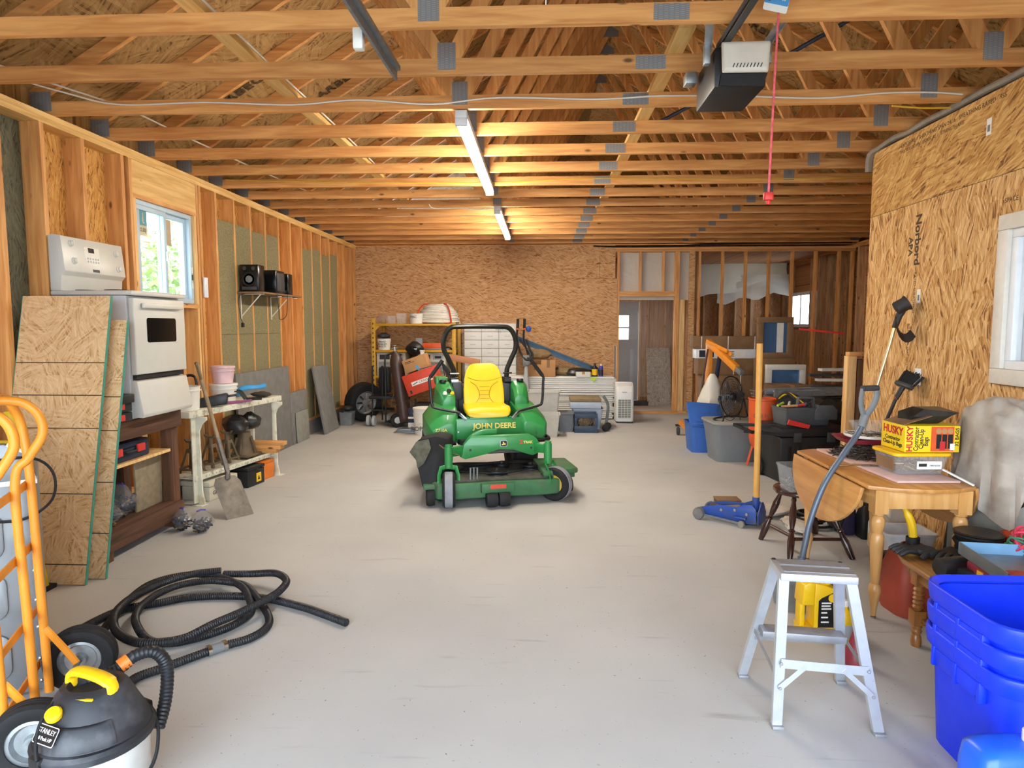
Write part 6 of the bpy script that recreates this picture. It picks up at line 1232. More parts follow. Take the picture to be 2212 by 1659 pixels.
t = thing('steel_bracket', 'black steel bar frame jutting out over the grey tote', 'frame', (0, 0, 0)); MB().bar((2.02, 6.62, .535), (2.50, 6.60, .50), .02, .03).bar((2.0, 6.9, .56), (2.10, 6.6, .525), .02, .03).bar((2.0, 6.9, .56), (2.4, 6.85, .56), .02, .03).build('bar', 'black_plastic', t)
one(crumple((.30, .2, .18), 51), 'dark_heap', 'trash_black', 'heap of dark tools and bags by the right wall end', 'tools', (3.2, 7.5, .42)); one(MB().bb((2.85, 7.27, 0), (3.6, 7.8, .415)), 'low_cabinet', 'black_plastic', 'low black case beneath the heap of dark tools', 'case', bev=.02)
t = thing('aluminium_ladder', 'aluminium ladder lying flat beyond the toolbox', 'ladder', (0, 0, 0))
for y in (7.9, 8.2): MB().bar((2.75, y, .78), (4.1, y, .82), .03, .07).build('rail', 'galvanised', t)
for k in range(5): MB().cyl((2.85+.27*k, 7.9, .783+.008*k), (2.85+.27*k, 8.2, .783+.008*k), .014).build('rung', 'galvanised', t)
one(MB().bb((2.75, 7.85, 0), (3.4, 8.25, .74)), 'grey_cabinet', 'dark_grey', 'dark cabinet under the aluminium ladder', 'cabinet', bev=.01)
for k, (x, z, m_) in enumerate(((2.93, 1.30, 'lumber_pale'), (3.02, 1.27, 'brown_post'))): one(MB().bb((-.04, -.045, 0), (.04, .045, z)), 'lumber_post', m_, ('pale lumber post', 'dark lumber post')[k]+' standing by the end of the right wall', 'post', (x, 6.4, 0), bev=.002)
one(MB().bb((2.9, 6.355, 1.301), (3.06, 6.44, 1.339)), 'lumber_offcut', 'lumber_x', 'short lumber laid over the two posts by the right wall', 'wood block', bev=.002)
one(MB().bar((2.9, 7.6, 1.55), (3.4, 7.6, 1.50), .02, .02), 'red_clamp', 'red_plastic', 'red clamp bar beyond the end of the right wall', 'clamp', (0, 0, 0))
# ---------------------------------------------------------------- right foreground
wood('honey', 'Y', '#b5793a', '#d59c58', .4, .8, False, .2, .05); wood('honey_leg', 'Z', '#c68d4a', '#e2b272', .4, .8, False, .2, .08); wood('oak', 'Y', '#7a4f26', '#a8743f', .35, 1.2, False, .3, .05); wood('oak_leg', 'Z', '#7d5026', '#a8703a', .35, 1, False, .3, .08)
plain('dark_chair', '#3a1f18', .25, 0, .2, 10, coat=.4)
# drop leaf table
t = thing('drop_leaf_table', 'honey wood drop leaf table with turned legs at the right', 'table')
top = [(1.74, 3.53), (1.86, 3.47), (2.02, 3.445), (2.18, 3.47), (2.30, 3.53), (2.30, 4.52), (2.18, 4.58), (2.02, 4.60), (1.86, 4.58), (1.74, 4.52)]
MB().prism(top, .022, T(0, 0, .718)).build('table_top', 'honey', t, bev=.004)
for nm, x, ln, s_ in (('drop_leaf', 1.722, -.04, -1), ('drop_leaf', 2.318, .05, 1)):
    arc = [(4.50, 0)]+[(4.025+.475*math.cos(a), -.30*math.sin(a)) for a in [PI*k/18 for k in range(1, 18)]]+[(3.55, 0)]
    MB().prism(arc, .02, T(x-.01, 0, .722) @ RY(ln*4*-1) @ RZ(PI/2) @ RX(PI/2)).build(nm, 'honey', t, bev=.004)
for a, b in (((1.82, 3.52, .615), (2.22, 3.54, .718)), ((1.82, 4.48, .615), (2.22, 4.50, .718)), ((1.79, 3.56, .615), (1.81, 4.46, .718)), ((2.23, 3.56, .615), (2.25, 4.46, .718))): MB().bb(a, b).build('apron', 'honey_leg', t, bev=.003)
LEG = [(0, .012), (.012, .012), (.013, .02), (.016, .06), (.026, .12), (.032, .15), (.030, .18), (.020, .195), (.022, .21), (.028, .30), (.034, .42), (.033, .46), (.024, .475), (.030, .50), (.036, .53), (.033, .555), (.024, .57), (.030, .578), (.030, .59), (0, .59)]
for x, y in ((1.81, 3.55), (2.24, 3.55), (1.81, 4.45), (2.24, 4.45)):
    MB().lathe(LEG, 18, T(x, y, 0)).bb((x-.036, y-.036, .588), (x+.036, y+.036, .717)).build('leg', 'honey_leg', t); MB().lathe([(.014, 0), (.014, .008), (.006, .012), (0, .012)], 12, T(x, y, 0)).build('foot_glide', 'chrome', t)
TT = .742
plain('pink_board', '#d3b3ad', .8, 0, .06, 20)
one(MB().bb((-.17, -.48, 0), (.17, .46, .014)), 'pink_foam_sheet', 'pink_board', 'pinkish foam sheet laid on the drop leaf table', 'sheet', (2.06, 4.06, TT), .05, bev=.002)
plain('nail_brown', '#4d443c', .5, .5, .3, 30)
rg = random.Random(77); mb = MB()
for k in range(520):
    a = rg.uniform(0, 2*PI); q = rg.random()**.5; p = V(.20*q*math.cos(a), .17*q*math.sin(a), .008+.085*(1-q*q)*rg.random()**.6); d = V(rg.uniform(-1, 1), rg.uniform(-1, 1), rg.uniform(-.25, .25)).normalized()*rg.uniform(.02, .04)
    mb.bar(p-d, p+d, .0035, .0035)
o = one(mb, 'loose_nails', 'nail_brown', 'heap of brown nails on the drop leaf table', 'nails', (2.07, 4.26, TT+.016)); o['kind'] = 'stuff'
plain('wine_plastic', '#93303c', .45); 
t = thing('shallow_tray', 'wine red shallow tray resting on the nail heap', 'tray', (2.08, 4.28, TT+.105)); MB().tub(.30, .24, .36, .29, .03, .004, .06).build('tray', 'wine_plastic', t)
t = thing('nail_dish', 'white round lid holding nails on the red tray', 'lid', (2.10, 4.28, TT+.138)); MB().lathe([(0, 0), (.145, 0), (.15, .006), (.15, .018), (.142, .018), (.138, .008), (0, .007)], 28).build('lid', 'bucket_white', t)
mb = MB()
for k in range(90):
    a = rg.uniform(0, 2*PI); q = rg.random()**.5; p = V(.12*q*math.cos(a), .12*q*math.sin(a), .012+.01*rg.random()); d = V(rg.uniform(-1, 1), rg.uniform(-1, 1), rg.uniform(-.2, .2)).normalized()*.02; mb.bar(p-d, p+d, .0025, .0025)
tag(mb.build('nails', 'nail_brown', t), kind='stuff')
crate_like('clear_tub', 'clear shallow tub on the white lid behind the snow shovel', 'tub', (2.17, 4.36, TT+.158), .22, .16, .25, .19, .05, 'clear_plastic', None, .004)
# screw container and bag box
t = thing('screw_container', 'clear container of screws with yellow lid on the table', 'container', (2.115, 3.83, TT+.017), .06)
MB().tub(.27, .20, .305, .235, .10, .003, .025, None, .004).build('body', 'clear_plastic', t); MB().prism(rrect(.325, .255, .03), .018, T(0, 0, .104)).build('lid', 'yellow_plastic', t, bev=.005)
mb = MB()
for k in range(170): p = V(rg.uniform(-.12, .12), rg.uniform(-.085, .085), rg.uniform(.01, .06)); d = V(rg.uniform(-1, 1), rg.uniform(-1, 1), rg.uniform(-.4, .4)).normalized()*.025; mb.bar(p-d, p+d, .004, .004)
tag(mb.build('screws', 'hardware_brass', t), kind='stuff')
MB().bb((-.03, -.112, .03), (.11, -.1085, .075)).build('paper_label', 'paper_white', t); text('19014-010', .014, 'lettering', 'ink', t, T(.07, -.1125, .05) @ FRONT); MB().bb((-.02, -.1128, .045), (.025, -.112, .062)).build('barcode', 'ink', t)
MB().bb((-.150, -.09, .02), (-.1475, .08, .085)).build('picture_label', 'cardboard_dark', t)
plain('husky_yellow', '#f0cf1d', .5, 0, .02); plain('husky_red', '#c5292e', .5)
t = thing('bag_box', 'yellow box of contractor clean-up bags on the screw container', 'box', (2.02, 3.72, TT+.143), .04)
MB().bb((0, 0, 0), (.305, .235, .148)).build('carton', 'husky_yellow', t, bev=.002)
MB().bar((-.0, .12, .150), (.16, .12, .20), .20, .003, (0, 0, 1)).build('lid_flap', 'cardboard_dark', t)
U = FRONT @ RZ(PI/2)
text('HUSKY', .046, 'lettering', 'husky_red', t, T(.028, -.0004, .074) @ U, bold=.0014); text('Contractor', .036, 'lettering', 'ink', t, T(.064, -.0004, .074) @ U, bold=.0005, sx=.8); text('Clean-Up', .036, 'lettering', 'ink', t, T(.092, -.0004, .074) @ U, bold=.0005, sx=.8); text('Bags', .036, 'lettering', 'ink', t, T(.118, -.0004, .06) @ U, bold=.0005, sx=.8)
text('32 BAGS', .028, 'lettering', 'ink', t, T(.290, -.0004, .085) @ U, bold=.0005)
MB().bb((.145, -.0006, .005), (.272, 0, .143)).build('picture_panel', 'orange_plastic', t); 
for k in range(3): MB().bb((.175+.032*k, -.0012, .02), (.202+.032*k, -.0006, .10)).build('bag_picture', 'black_plastic', t); MB().lathe([(.016, 0), (.016, .0008), (0, .001)], 14, T(.186+.032*k, -.0006, .118) @ FRONT).build('flap_picture', 'cardboard', t)
MB().bb((.195, -.0016, .01), (.225, -.001, .06)).build('red_banner', 'husky_red', t); MB().bb((.252, -.0014, .012), (.278, -.001, .048)).build('barcode', 'paper_white', t)
text('HUSKY', .062, 'lettering', 'husky_red', t, T(-.0004, .118, .108) @ FACENX, bold=.002); text('Contractor\nClean-Up Bags', .032, 'lettering', 'ink', t, T(-.0004, .118, .048) @ FACENX, bold=.0004)
mb = MB(); mb.loft([[(.05, .02, .0), (.22, .03, .0), (.24, .12, .0), (.04, .12, .0)], [(.06, .0, .04), (.26, -.02, .05), (.27, .10, .06), (.03, .10, .06)], [(.12, .0, .085), (.31, -.01, .065), (.25, .09, .09), (.10, .08, .09)]])
one(mb, 'black_liner', 'trash_black', 'black liner bag poking out of the yellow box', 'bag', (2.03, 3.78, TT+.294), 0)
one(MB().bar((2.20, 3.66, TT+.06), (2.28, 3.52, TT+.006), .012, .008), 'white_stir_stick', 'paper_white', 'white plastic stick propped on the screw container', 'stick')
one(MB().tube([(1.70, 3.92, TT+.012), (1.86, 3.95, TT+.022), (2.0, 3.93, TT+.020)], .006, 6), 'metal_rod', 'chrome', 'thin metal rod lying on the near part of the pink sheet', 'rod')
# snow shovel with bent handle
plain('tube_blue', '#5a6674', .4, .3, .06)
t = thing('snow_shovel', 'grey snow shovel with bent handle and D grip against the table', 'shovel')
P = [(1.495, 3.76, .22), (1.515, 3.76, .34), (1.545, 3.77, .48), (1.62, 3.79, .68), (1.74, 3.83, .85), (1.82, 3.86, .95), (1.862, 3.875, 1.02)]
MB().tube(spline(P, 6), .017, 12).build('shaft', 'tube_blue', t)
MB().tube([(1.852, 3.87, 1.005), (1.875, 3.88, 1.07)], [.022, .024], 12).build('collar', 'mid_grey', t)
g0 = V(1.872, 3.88, 1.06)
for s_ in (-1, 1): MB().tube(spline([g0, g0+V(.012+s_*.04, s_*.015, .06), g0+V(.02+s_*.052, s_*.018, .12), g0+V(.022+s_*.046, s_*.016, .165)], 5), .015, 10, flat=(.7, 1.3)).build('grip_arm', 'mid_grey', t)
MB().cyl(g0+V(-.03, -.02, .168), g0+V(.075, .018, .168), .017, 14).build('grip', 'dark_grey', t)
MB().tube([(1.497, 3.76, .26), (1.490, 3.755, .17)], .022, 12).build('socket', 'tube_blue', t)
mb = MB(); R = []
for i in range(10):
    u = i/9; c = V(1.485, 3.75, .19)+V(.02*u, -.18*u, -.185*u**.75); rr = []
    for j in range(11): v = j/5-1; rr.append(c+V(v*.20*(.75+.25*u), v*.10*0+.10*v*v*(0)+.06*abs(v)**2, .035*v*v))
    R.append(rr)
g = [p for r in R for p in r]; mb.add(g, [[i*11+j, (i+1)*11+j, (i+1)*11+j+1, i*11+j+1] for i in range(9) for j in range(10)]); mb.add([p-V(0, -.004, .003) for p in g], [[i*11+j, i*11+j+1, (i+1)*11+j+1, (i+1)*11+j] for i in range(9) for j in range(10)])
mb.build('scoop', 'mid_grey', t)
# chair with nail tote
t = thing('dark_chair', 'dark turned leg wooden chair holding a clear tote', 'chair', (1.88, 4.76, 0))
MB().prism([(.21*math.cos(a)*(1 if math.sin(a) < 0 else .93), .21*math.sin(a)) for a in [2*PI*k/24 for k in range(24)]], .03, T(0, 0, .39)).build('seat', 'dark_chair', t, bev=.010)
for fx, fy, tx, ty in ((-.25, .10, -.12, .06), (-.19, -.32, -.10, -.12), (.24, -.30, .11, -.12), (.22, .26, .11, .10)):
    p, q = V(fx, fy, 0), V(tx, ty, .39); d = q-p; M = Matrix.Translation(p) @ d.to_track_quat('Z', 'Y').to_matrix().to_4x4(); L_ = d.length
    MB().lathe([(0, 0), (.017, 0), (.022, .10*L_), (.025, .28*L_), (.016, .40*L_), (.015, .42*L_), (.022, .43*L_), (.022, .45*L_), (.014, .47*L_), (.022, .60*L_), (.024, .75*L_), (.014, .90*L_), (.018, .93*L_), (.013, L_), (0, L_)], 12, M).build('leg', 'dark_chair', t)
MB().cyl((-.22, -.01, .14), (-.165, -.24, .14), .012).build('stretcher', 'dark_chair', t); MB().cyl((-.165, -.25, .12), (.20, -.24, .12), .012).build('stretcher', 'dark_chair', t)
MB().tube(spline([(.15, -.10, .41), (.22, -.10, .55), (.24, .0, .62), (.22, .13, .55), (.15, .12, .41)], 6), .014, 8, flat=(.8, 1.6)).build('back_hoop', 'dark_chair', t)
t = thing('nail_tote', 'clear plastic tote of nails on the dark chair seat', 'tote', (1.83, 4.70, .422), .1); MB().tub(.20, .17, .245, .21, .17, .003, .02, None, .006).build('body', 'clear_plastic', t)
mb = MB()
for k in range(160): p = V(rg.uniform(-.08, .09), rg.uniform(-.07, .07), .012+rg.random()*.08); d = V(rg.uniform(-1, 1), rg.uniform(-1, 1), rg.uniform(-.5, .5)).normalized()*.03; mb.bar(p-d, p+d, .003, .003)
tag(mb.build('nails', 'galvanised', t), kind='stuff'); MB().bb((-.065, -.099, .08), (-.03, -.0975, .12)).build('paper_label', 'paper_white', t)
# floor jack with pole
plain('dusty_steel', '#8d8578', .7, .2, .15, 12)
plain('jack_blue', '#2a4d9e', .45, 0, .1, 10, dirt='#4a4f57', ds=10)
t = thing('floor_jack', 'blue trolley jack on the floor before the dark chair', 'jack', (1.635, 5.25, 0), math.radians(-38))
t.scale = (.80, .85, .9)
for s_ in (-1, 1):
    MB().prism([(-.46, .075), (-.44, .105), (-.24, .155), (-.05, .165), (.03, .20), (.10, .205), (.14, .17), (.15, .04), (.06, .03), (-.10, .03), (-.45, .055)], .010, T(0, s_*.095+.005, 0) @ RX(PI/2)).build('side_plate', 'jack_blue', t, bev=.002)
    MB().bar((-.44, s_*.115, .045), (.05, s_*.145, .035), .012, .02).build('side_rod', 'steel_grey', t)
MB().prism([(-.40, .06), (-.38, .09), (-.10, .15), (-.02, .14), (-.02, .06)], .12, T(0, .06, 0) @ RX(PI/2)).build('lift_arm', 'dusty_steel', t, bev=.006)
MB().prism([(-.085, .03), (-.10, .12), (-.05, .19), (-.02, .22), (.02, .22), (.05, .19), (.10, .12), (.085, .03)], .012, T(.155, 0, 0) @ RZ(PI/2) @ RX(PI/2)).build('front_plate', 'jack_blue', t, bev=.002)
MB().bar((.0, .0, .10), (.15, 0, .10), .13, .09).build('pump', 'dark_grey', t, bev=.012)
MB().cyl((.10, 0, .15), (.10, 0, .26), .034, 14).build('handle_socket', 'jack_blue', t)
MB().bb((-.06, -.15, .075), (.06, -.10, .09)).build('side_step', 'jack_blue', t, bev=.003)
MB().cyl((-.43, -.13, .055), (-.43, .13, .055), .012).build('axle', 'steel_grey', t)
for s_ in (-1, 1): MB().cyl((-.43, s_*.105, .055), (-.43, s_*.165, .055), .055, 18).build('front_wheel', 'vac_dust', t, bev=.006); MB().cyl((.02, s_*.125, .032), (.02, s_*.165, .032), .032, 14).build('caster', 'dusty_steel', t, bev=.003)
MB().lathe([(.04, 0), (.05, .015), (.045, .026), (0, .022)], 18, T(-.33, 0, .10)).build('saddle', 'rust_steel', t)
for x, z in ((-.06, .14), (.06, .12), (-.2, .12)): MB().cyl((x, -.095, z), (x, -.125, z), .014, 8).build('bolt', 'chrome', t)
plain('pole_yellow', '#dba24f', .5, 0, .06)
o = one(MB().cyl((0, 0, 0), (-.012, .0, 1.25), .0235, 16), 'jack_pole', 'pole_yellow', 'yellow wooden pole standing upright in the jack socket', 'pole', (1.70, 5.20, .20))
plain('cream_rag', '#cfc8bb', .9, bump=.3); one(crumple((.22, .14, .05), 61), 'floor_rag', 'cream_rag', 'pale cloth bundle on the floor behind the jack pole', 'cloth', (1.86, 5.5, 0)); one(crumple((.10, .20, .04), 62), 'floor_rag', 'cream_rag', 'pale cloth strip trailing by the dark chair', 'cloth', (1.98, 5.12, 0))
t = thing('brown_tin', 'small flat brown tin on the floor behind the jack', 'tin', (1.62, 5.72, 0)); MB().bb((-.10, -.07, 0), (.10, .07, .07)).build('box', 'cyl_brown', t, bev=.006); MB().bb((-.103, -.073, .071), (.103, .073, .085)).build('lid', 'cardboard_dark', t, bev=.004)
mb = MB()
for k in range(6): mb.torus((0, 0, .012+.016*k), .16-.012*k, .010, 26, 6, T(.02*math.sin(k*2), .02*math.cos(k*3), 0) @ RX(.06*math.sin(k)))
one(mb, 'cord_coil', 'black_rubber', 'coil of black cord on the floor under the chair', 'cord', (2.16, 5.25, .01))
# under the table
def jug(label, loc, w_, d_, h_, mat, capm, rz=0, lab=None):
    t = thing('jug', label, 'jug', loc, rz); MB().loft([[(x, y, z) for x, y in rrect(w_*a, d_*a, .02)] for z, a in ((0, .94), (.012, 1), (h_*.62, 1), (h_*.8, .8), (h_*.9, .42), (h_*.94, .36))]).build('body', mat, t)
    MB().lathe([(.02, 0), (.02, .022), (0, .023)], 14, T(0, 0, h_*.94)).build('cap', capm, t)
    if lab: MB().bb((-w_*.36, -d_/2-.001, h_*.15), (w_*.36, -d_/2, h_*.55)).build('paper_label', lab, t)
    return t
plain('jug_purple', '#3c3350', .4); jug('dark purple jug beneath the table near the chair', (2.33, 5.06, 0), .11, .14, .30, 'jug_purple', 'black_plastic'); jug('black jug beside the dark purple jug under the table', (2.43, 4.95, 0), .10, .13, .26, 'black_plastic', 'black_plastic'); jug('white jug against the right wall under the table', (2.55, 4.80, 0), .14, .14, .32, 'white_plastic', 'cable_white'); jug('green topped jug near the wall under the table', (2.42, 4.72, 0), .12, .12, .28, 'white_plastic', 'lime', 0, 'blue_plastic')
t = thing('plastic_basket', 'orange and white slotted basket tipped under the table', 'basket', (2.24, 5.24, .10), 0, None, rot=(1.1, 0, .4)); MB().tub(.14, .14, .2, .2, .16, .004, .05).build('body', 'orange_plastic', t)
mb = MB()
for k in range(9): mb.bb((-.08+.018*k, -.098, .04), (-.072+.018*k, -.078, .13))
mb.build('slot_row', 'white_plastic', t)
tt = crate_like('anchor_tub', 'frosted tub with ASST ANCHR handwriting under the table', 'tub', (2.42, 4.42, .02), .26, .2, .32, .26, .20, 'tub_frost', None, .008, .03); text('ASST.\nANCHR', .05, 'lettering', 'ink', tt, T(-.07, -.122, .11) @ RX(.13) @ FRONT)
one(crumple((.13, .11, .06), 71), 'green_sack', 'jug_purple', 'dark sack lying behind the frosted tub', 'sack', (2.50, 4.62, .0))
t = thing('oil_filter_box', 'black and yellow carton standing behind a table leg', 'box', (2.18, 4.18, 0)); MB().bb((-.05, -.05, 0), (.05, .05, .15)).build('carton', 'black_plastic', t, bev=.002); MB().bb((-.0505, -.0508, .0), (.0505, .0505, .06)).build('print_band', 'lime', t)
# red gas can with yellow spout
plain('gas_red', '#a8452f', .55, 0, .1, 8)
t = thing('gas_can', 'faded red gas can with yellow spout behind the oak bench', 'gas can', (2.06, 3.66, 0), .1)
MB().loft([[(x, y, z) for x, y in rrect(.26*a, .24*a, .06)] for z, a in ((0, .92), (.03, 1), (.24, .98), (.33, .8), (.37, .5), (.38, .45))]).build('body', 'gas_red', t, ang=50); MB().cyl((.0, 0, .38), (.0, 0, .42), .035).build('collar', 'black_plastic', t)
MB().tube(spline([(0, 0, .42), (-.01, .01, .5), (-.05, .03, .60), (-.10, .05, .69)], 5), [.022]*8+[.016]*8, 10).build('spout', 'yellow_plastic', t)
# leaning tools on the right wall
plain('trimmer_black', '#2b2624', .6, 0, .25, 12); plain('shaft_metal', '#cdbf95', .3, .7, .1)
t = thing('string_trimmer', 'string trimmer leaning head up on the right wall', 'trimmer')
a, b = V(2.59, 4.97, 1.60), V(2.27, 5.05, .12); MB().cyl(a, b, .012, 12).build('shaft', 'shaft_metal', t)
MB().tube([a-(a-b)*.02, a+V(.02, 0, .06), a+V(.035, -.01, .10)], [.02, .024, .028], 10).build('gearbox', 'trimmer_black', t)
hd = a+V(.02, -.02, .13); MB().lathe([(0, -.04), (.045, -.04), (.05, -.03), (.05, .03), (.058, .045), (.058, .05), (0, .05)], 20, T(hd) @ RY(1.0) @ RX(.25)).build('spool_head', 'trimmer_black', t)
mb = MB(); R = []
for i in range(9):
    u = 3.2+2.2*i/8; R.append([V(2.63+r*math.cos(u)*.48, 4.92-.02*q, 1.66+r*math.sin(u)*1.0) for r, q in ((.13, 0), (.19, 2), (.195, 2), (.136, -1))])
mb.loft(R); mb.build('guard', 'trimmer_black', t, bev=.002); MB().bb((2.21, 5.0, .05), (2.33, 5.12, .25)).build('engine', 'trimmer_black', t, bev=.02)
t = thing('push_broom', 'black bristled broom leaning head up on the right wall', 'broom'); a, b = V(2.56, 4.86, 1.06), V(2.25, 4.98, .05)
MB().cyl(a, b, .012, 12).build('handle', 'black_plastic', t); MB().cyl(a+(a-b)*.0, a+(a-b)*.012, .016).build('ring', 'orange_plastic', t); MB().tube([a, a+V(.04, -.01, .09)], [.017, .02], 10).build('socket', 'black_plastic', t)
M = T(2.605, 4.845, 1.16) @ RY(.75) @ RZ(.2); MB().bb((-.02, -.08, -.015), (.02, .08, .015), M).build('head', 'dark_grey', t, bev=.005)
mb = MB()
for k in range(160): x, y = rg.uniform(-.016, .016), rg.uniform(-.076, .076); mb.bar(M @ V(x, y, .012), M @ V(x*1.6-.01, y*1.12, .10+rg.uniform(-.01, .012)), .004, .004)
tag(mb.build('bristles', 'black_rubber', t), kind='stuff')
plain('trestle_blue', '#2f4a86', .5, 0, .06)
t = thing('blue_trestle', 'dark blue folded trestle leaning behind the grey blanket', 'trestle')
MB().bar((2.50, 4.02, .02), (2.655, 4.12, 1.03), .10, .02, (1, .3, 0)).build('panel', 'trestle_blue', t, bev=.004); MB().bar((2.40, 3.95, .02), (2.54, 4.03, .93), .03, .03).build('strut', 'black_plastic', t, bev=.003); MB().tube([(2.57, 4.0, .92), (2.55, 3.99, .96), (2.58, 3.99, .98)], .005).build('hook', 'steel_grey', t)
# blanket heap
plain('blanket', '#b0a79b', .95, 0, .12, 11, bump=1.0, dirt='#8b8276', ds=5)
mb = MB(); R = []
for i in range(31):
    u = i/30; ring = []
    for j in range(64):
        a = 2*PI*j/64; k = min(1, u*2.2); drop = max(0, u-.42)/.58
        fold = 1+drop*(.13*math.sin(a*6+1+u*2)+.07*math.sin(a*11-u*5)+.04*math.sin(a*19+u*6))
        sq = 1/max(abs(math.cos(a))**3+abs(math.sin(a))**3, .2)**(1/3.2)
        r = (k**.8)*sq*fold*(.86+.20*drop); hem = .10*math.sin(a*2+.6)+.05*math.sin(a*5)
        ring.append((min(2.70, 2.50+.165*r*math.cos(a)), 3.64+.27*r*math.sin(a), 1.20-.10*k*k-(.42+hem)*drop+.022*math.sin(a*4+u*9)*k+.014*math.sin(a*9-u*14)*k))
    R.append(ring)
mb.loft(R, True); one(mb, 'grey_blanket', 'blanket', 'dusty grey moving blanket draped over gear at the right edge', 'blanket')
one(MB().bb((2.38, 3.47, .0), (2.66, 3.90, .80)), 'covered_crate', 'foam_light', 'pale crate beneath the draped grey blanket', 'crate', bev=.02)
# oak bench with spindle legs
t = thing('oak_bench', 'oak side bench with spiral turned legs at the right', 'bench')
MB().prism([(1.80, 2.66), (1.80, 3.28), (1.84, 3.40), (1.94, 3.44), (2.62, 3.44), (2.62, 2.66)], .028, T(0, 0, .40)).build('top', 'oak', t, bev=.008, seg=3); MB().bb((1.85, 2.68, .33), (1.87, 3.30, .40)).bb((1.87, 3.34, .33), (2.56, 3.36, .40)).build('apron', 'oak', t, bev=.002)
MB().bb((1.87, 2.68, .13), (2.28, 3.28, .15)).build('shelf', 'oak', t, bev=.004)
for x, y in ((1.865, 3.24), (2.56, 3.28), (1.865, 2.72)):
    pr = [(0, 0), (.022, 0), (.026, .02), (.022, .05), (.017, .06)]+[(.019+.006*(k % 2), .065+.012*k) for k in range(4)]+[(.016, .115)]
    MB().lathe(pr, 16, T(x, y, 0)).bb((x-.028, y-.028, .113), (x+.028, y+.028, .185)).lathe([(.016, .185)]+[(.018+.008*(k % 2), .19+.011*k) for k in range(11)]+[(.02, .315), (0, .315)], 16, T(x, y, 0)).bb((x-.026, y-.026, .312), (x+.026, y+.026, .40)).build('leg', 'oak_leg', t)
BT = .43
plain('glove_black', '#222326', .6, 0, .3, 18, bump=.4)
for k, (x, y, s_) in enumerate(((1.93, 3.34, 81), (2.06, 3.30, 82))):
    t = thing('black_glove', ('black work glove at the corner of the oak bench', 'black work glove next to the cable reel')[k], 'glove', (x, y, BT), .6*k); crumple((.075, .055, .025), s_).build('palm', 'glove_black', t)
    for q in range(4): MB().tube(spline([(-.05, -.04+.026*q, .025), (-.10, -.05+.03*q, .035), (-.14, -.055+.034*q, .015)], 3), [.013]*5+[.012, .009], 8).build('finger', 'glove_black', t)
    MB().tube(spline([(0, -.05, .02), (-.03, -.085, .03), (-.06, -.10, .015)], 3), [.014]*5+[.012, .009], 8).build('thumb', 'glove_black', t)
t = thing('cordless_drill', 'black cordless drill lying on the oak bench', 'drill', (1.93, 3.07, BT), .3); MB().cyl((-.10, 0, .045), (.06, 0, .045), .042, 16).build('motor_body', 'black_plastic', t, bev=.008); MB().cyl((.06, 0, .045), (.12, 0, .045), .03, 16, .02).build('chuck', 'dark_grey', t)
MB().bar((-.02, -.03, .035), (.03, -.16, .03), .045, .04).build('handle', 'black_rubber', t, bev=.012); MB().bar((.03, -.15, .035), (.045, -.20, .035), .085, .06).build('battery', 'black_plastic', t, bev=.008); MB().bb((.0, -.14, .05), (.03, -.12, .056)).build('accent', 'orange_plastic', t)
t = thing('cable_reel', 'stacked coil of black cable on the oak bench', 'cable', (2.20, 3.34, BT), 0)
mb = MB()
for k in range(6): mb.torus((.006*math.sin(k*2), .006*math.cos(k*2), .016+.018*k), .085+.008*(k % 2), .012, 28, 6)
mb.build('loops', 'black_rubber', t); MB().lathe([(.05, .10), (.105, .112), (.11, .12), (.10, .125), (.045, .115)], 26).build('rim', 'black_plastic', t)
plain('tray_blue', '#7fb0d8', .4, .2, .06); plain('tray_grey', '#84888a', .4, .6, .1)
t = thing('metal_tray', 'shallow grey metal tray with light blue rim on the oak bench', 'tray', (2.14, 2.86, BT+.10), -.12)
MB().bb((-.22, -.20, 0), (.22, .20, .004)).build('bottom', 'tray_grey', t); MB().bb((-.22, .196, .004), (.22, .20, .055)).build('back_rim', 'tray_blue', t); MB().bb((-.22, -.20, .004), (-.216, .196, .055)).build('side_rim', 'tray_grey', t); MB().bb((.216, -.20, .004), (.22, .196, .055)).build('side_rim', 'tray_grey', t)
t = thing('red_tool_bag', 'dark red tool bag under the metal tray on the oak bench', 'bag', (2.12, 2.86, BT)); MB().bb((-.17, -.20, 0), (.18, .18, .094)).build('body', 'wine_plastic', t, bev=.02); MB().bb((-.174, .05, .05), (-.168, .09, .07)).build('tab', 'yellow_plastic', t)
for k, mt in enumerate(('black_plastic', 'gas_red')): one(crumple((.05, .04, .012), 90+k), 'tray_clutter', mt, ('black clip lying in the metal tray', 'rusty scrap in the corner of the metal tray')[k], 'scrap', (2.12-.12*k, 2.80-.02*k, BT+.106))
plain('wire_green', '#3f8a6c', .5); plain('wire_pink', '#e2415f', .5)
def tangle(seed, r, c, n):
    g = random.Random(seed); return spline([(c[0]+r*(.6+.4*g.random())*math.cos(k*1.05+g.uniform(-.2, .2)), c[1]+r*(.6+.4*g.random())*math.sin(k*1.05)*.85, c[2]+.02+.10*g.random()) for k in range(n)], 6)
one(MB().tube(tangle(1, .14, (2.31, 3.10, BT+.06), 60), .0045, 5), 'green_wire', 'wire_green', 'tangled coil of green wire on the oak bench end', 'wire'); one(MB().tube(tangle(2, .12, (2.30, 3.06, BT+.10), 36), .005, 5), 'pink_wire', 'wire_pink', 'tangled pink red wire over the green wire', 'wire')
t = thing('red_jerrycan', 'orange red plastic can lying behind the wires', 'gas can', (2.42, 3.34, .43), 0); MB().bb((-.10, -.08, 0), (.22, .06, .13)).build('body', 'red_paint', t, bev=.04, seg=3); MB().cyl((-.10, 0, .06), (-.14, 0, .06), .02).build('cap', 'black_plastic', t)
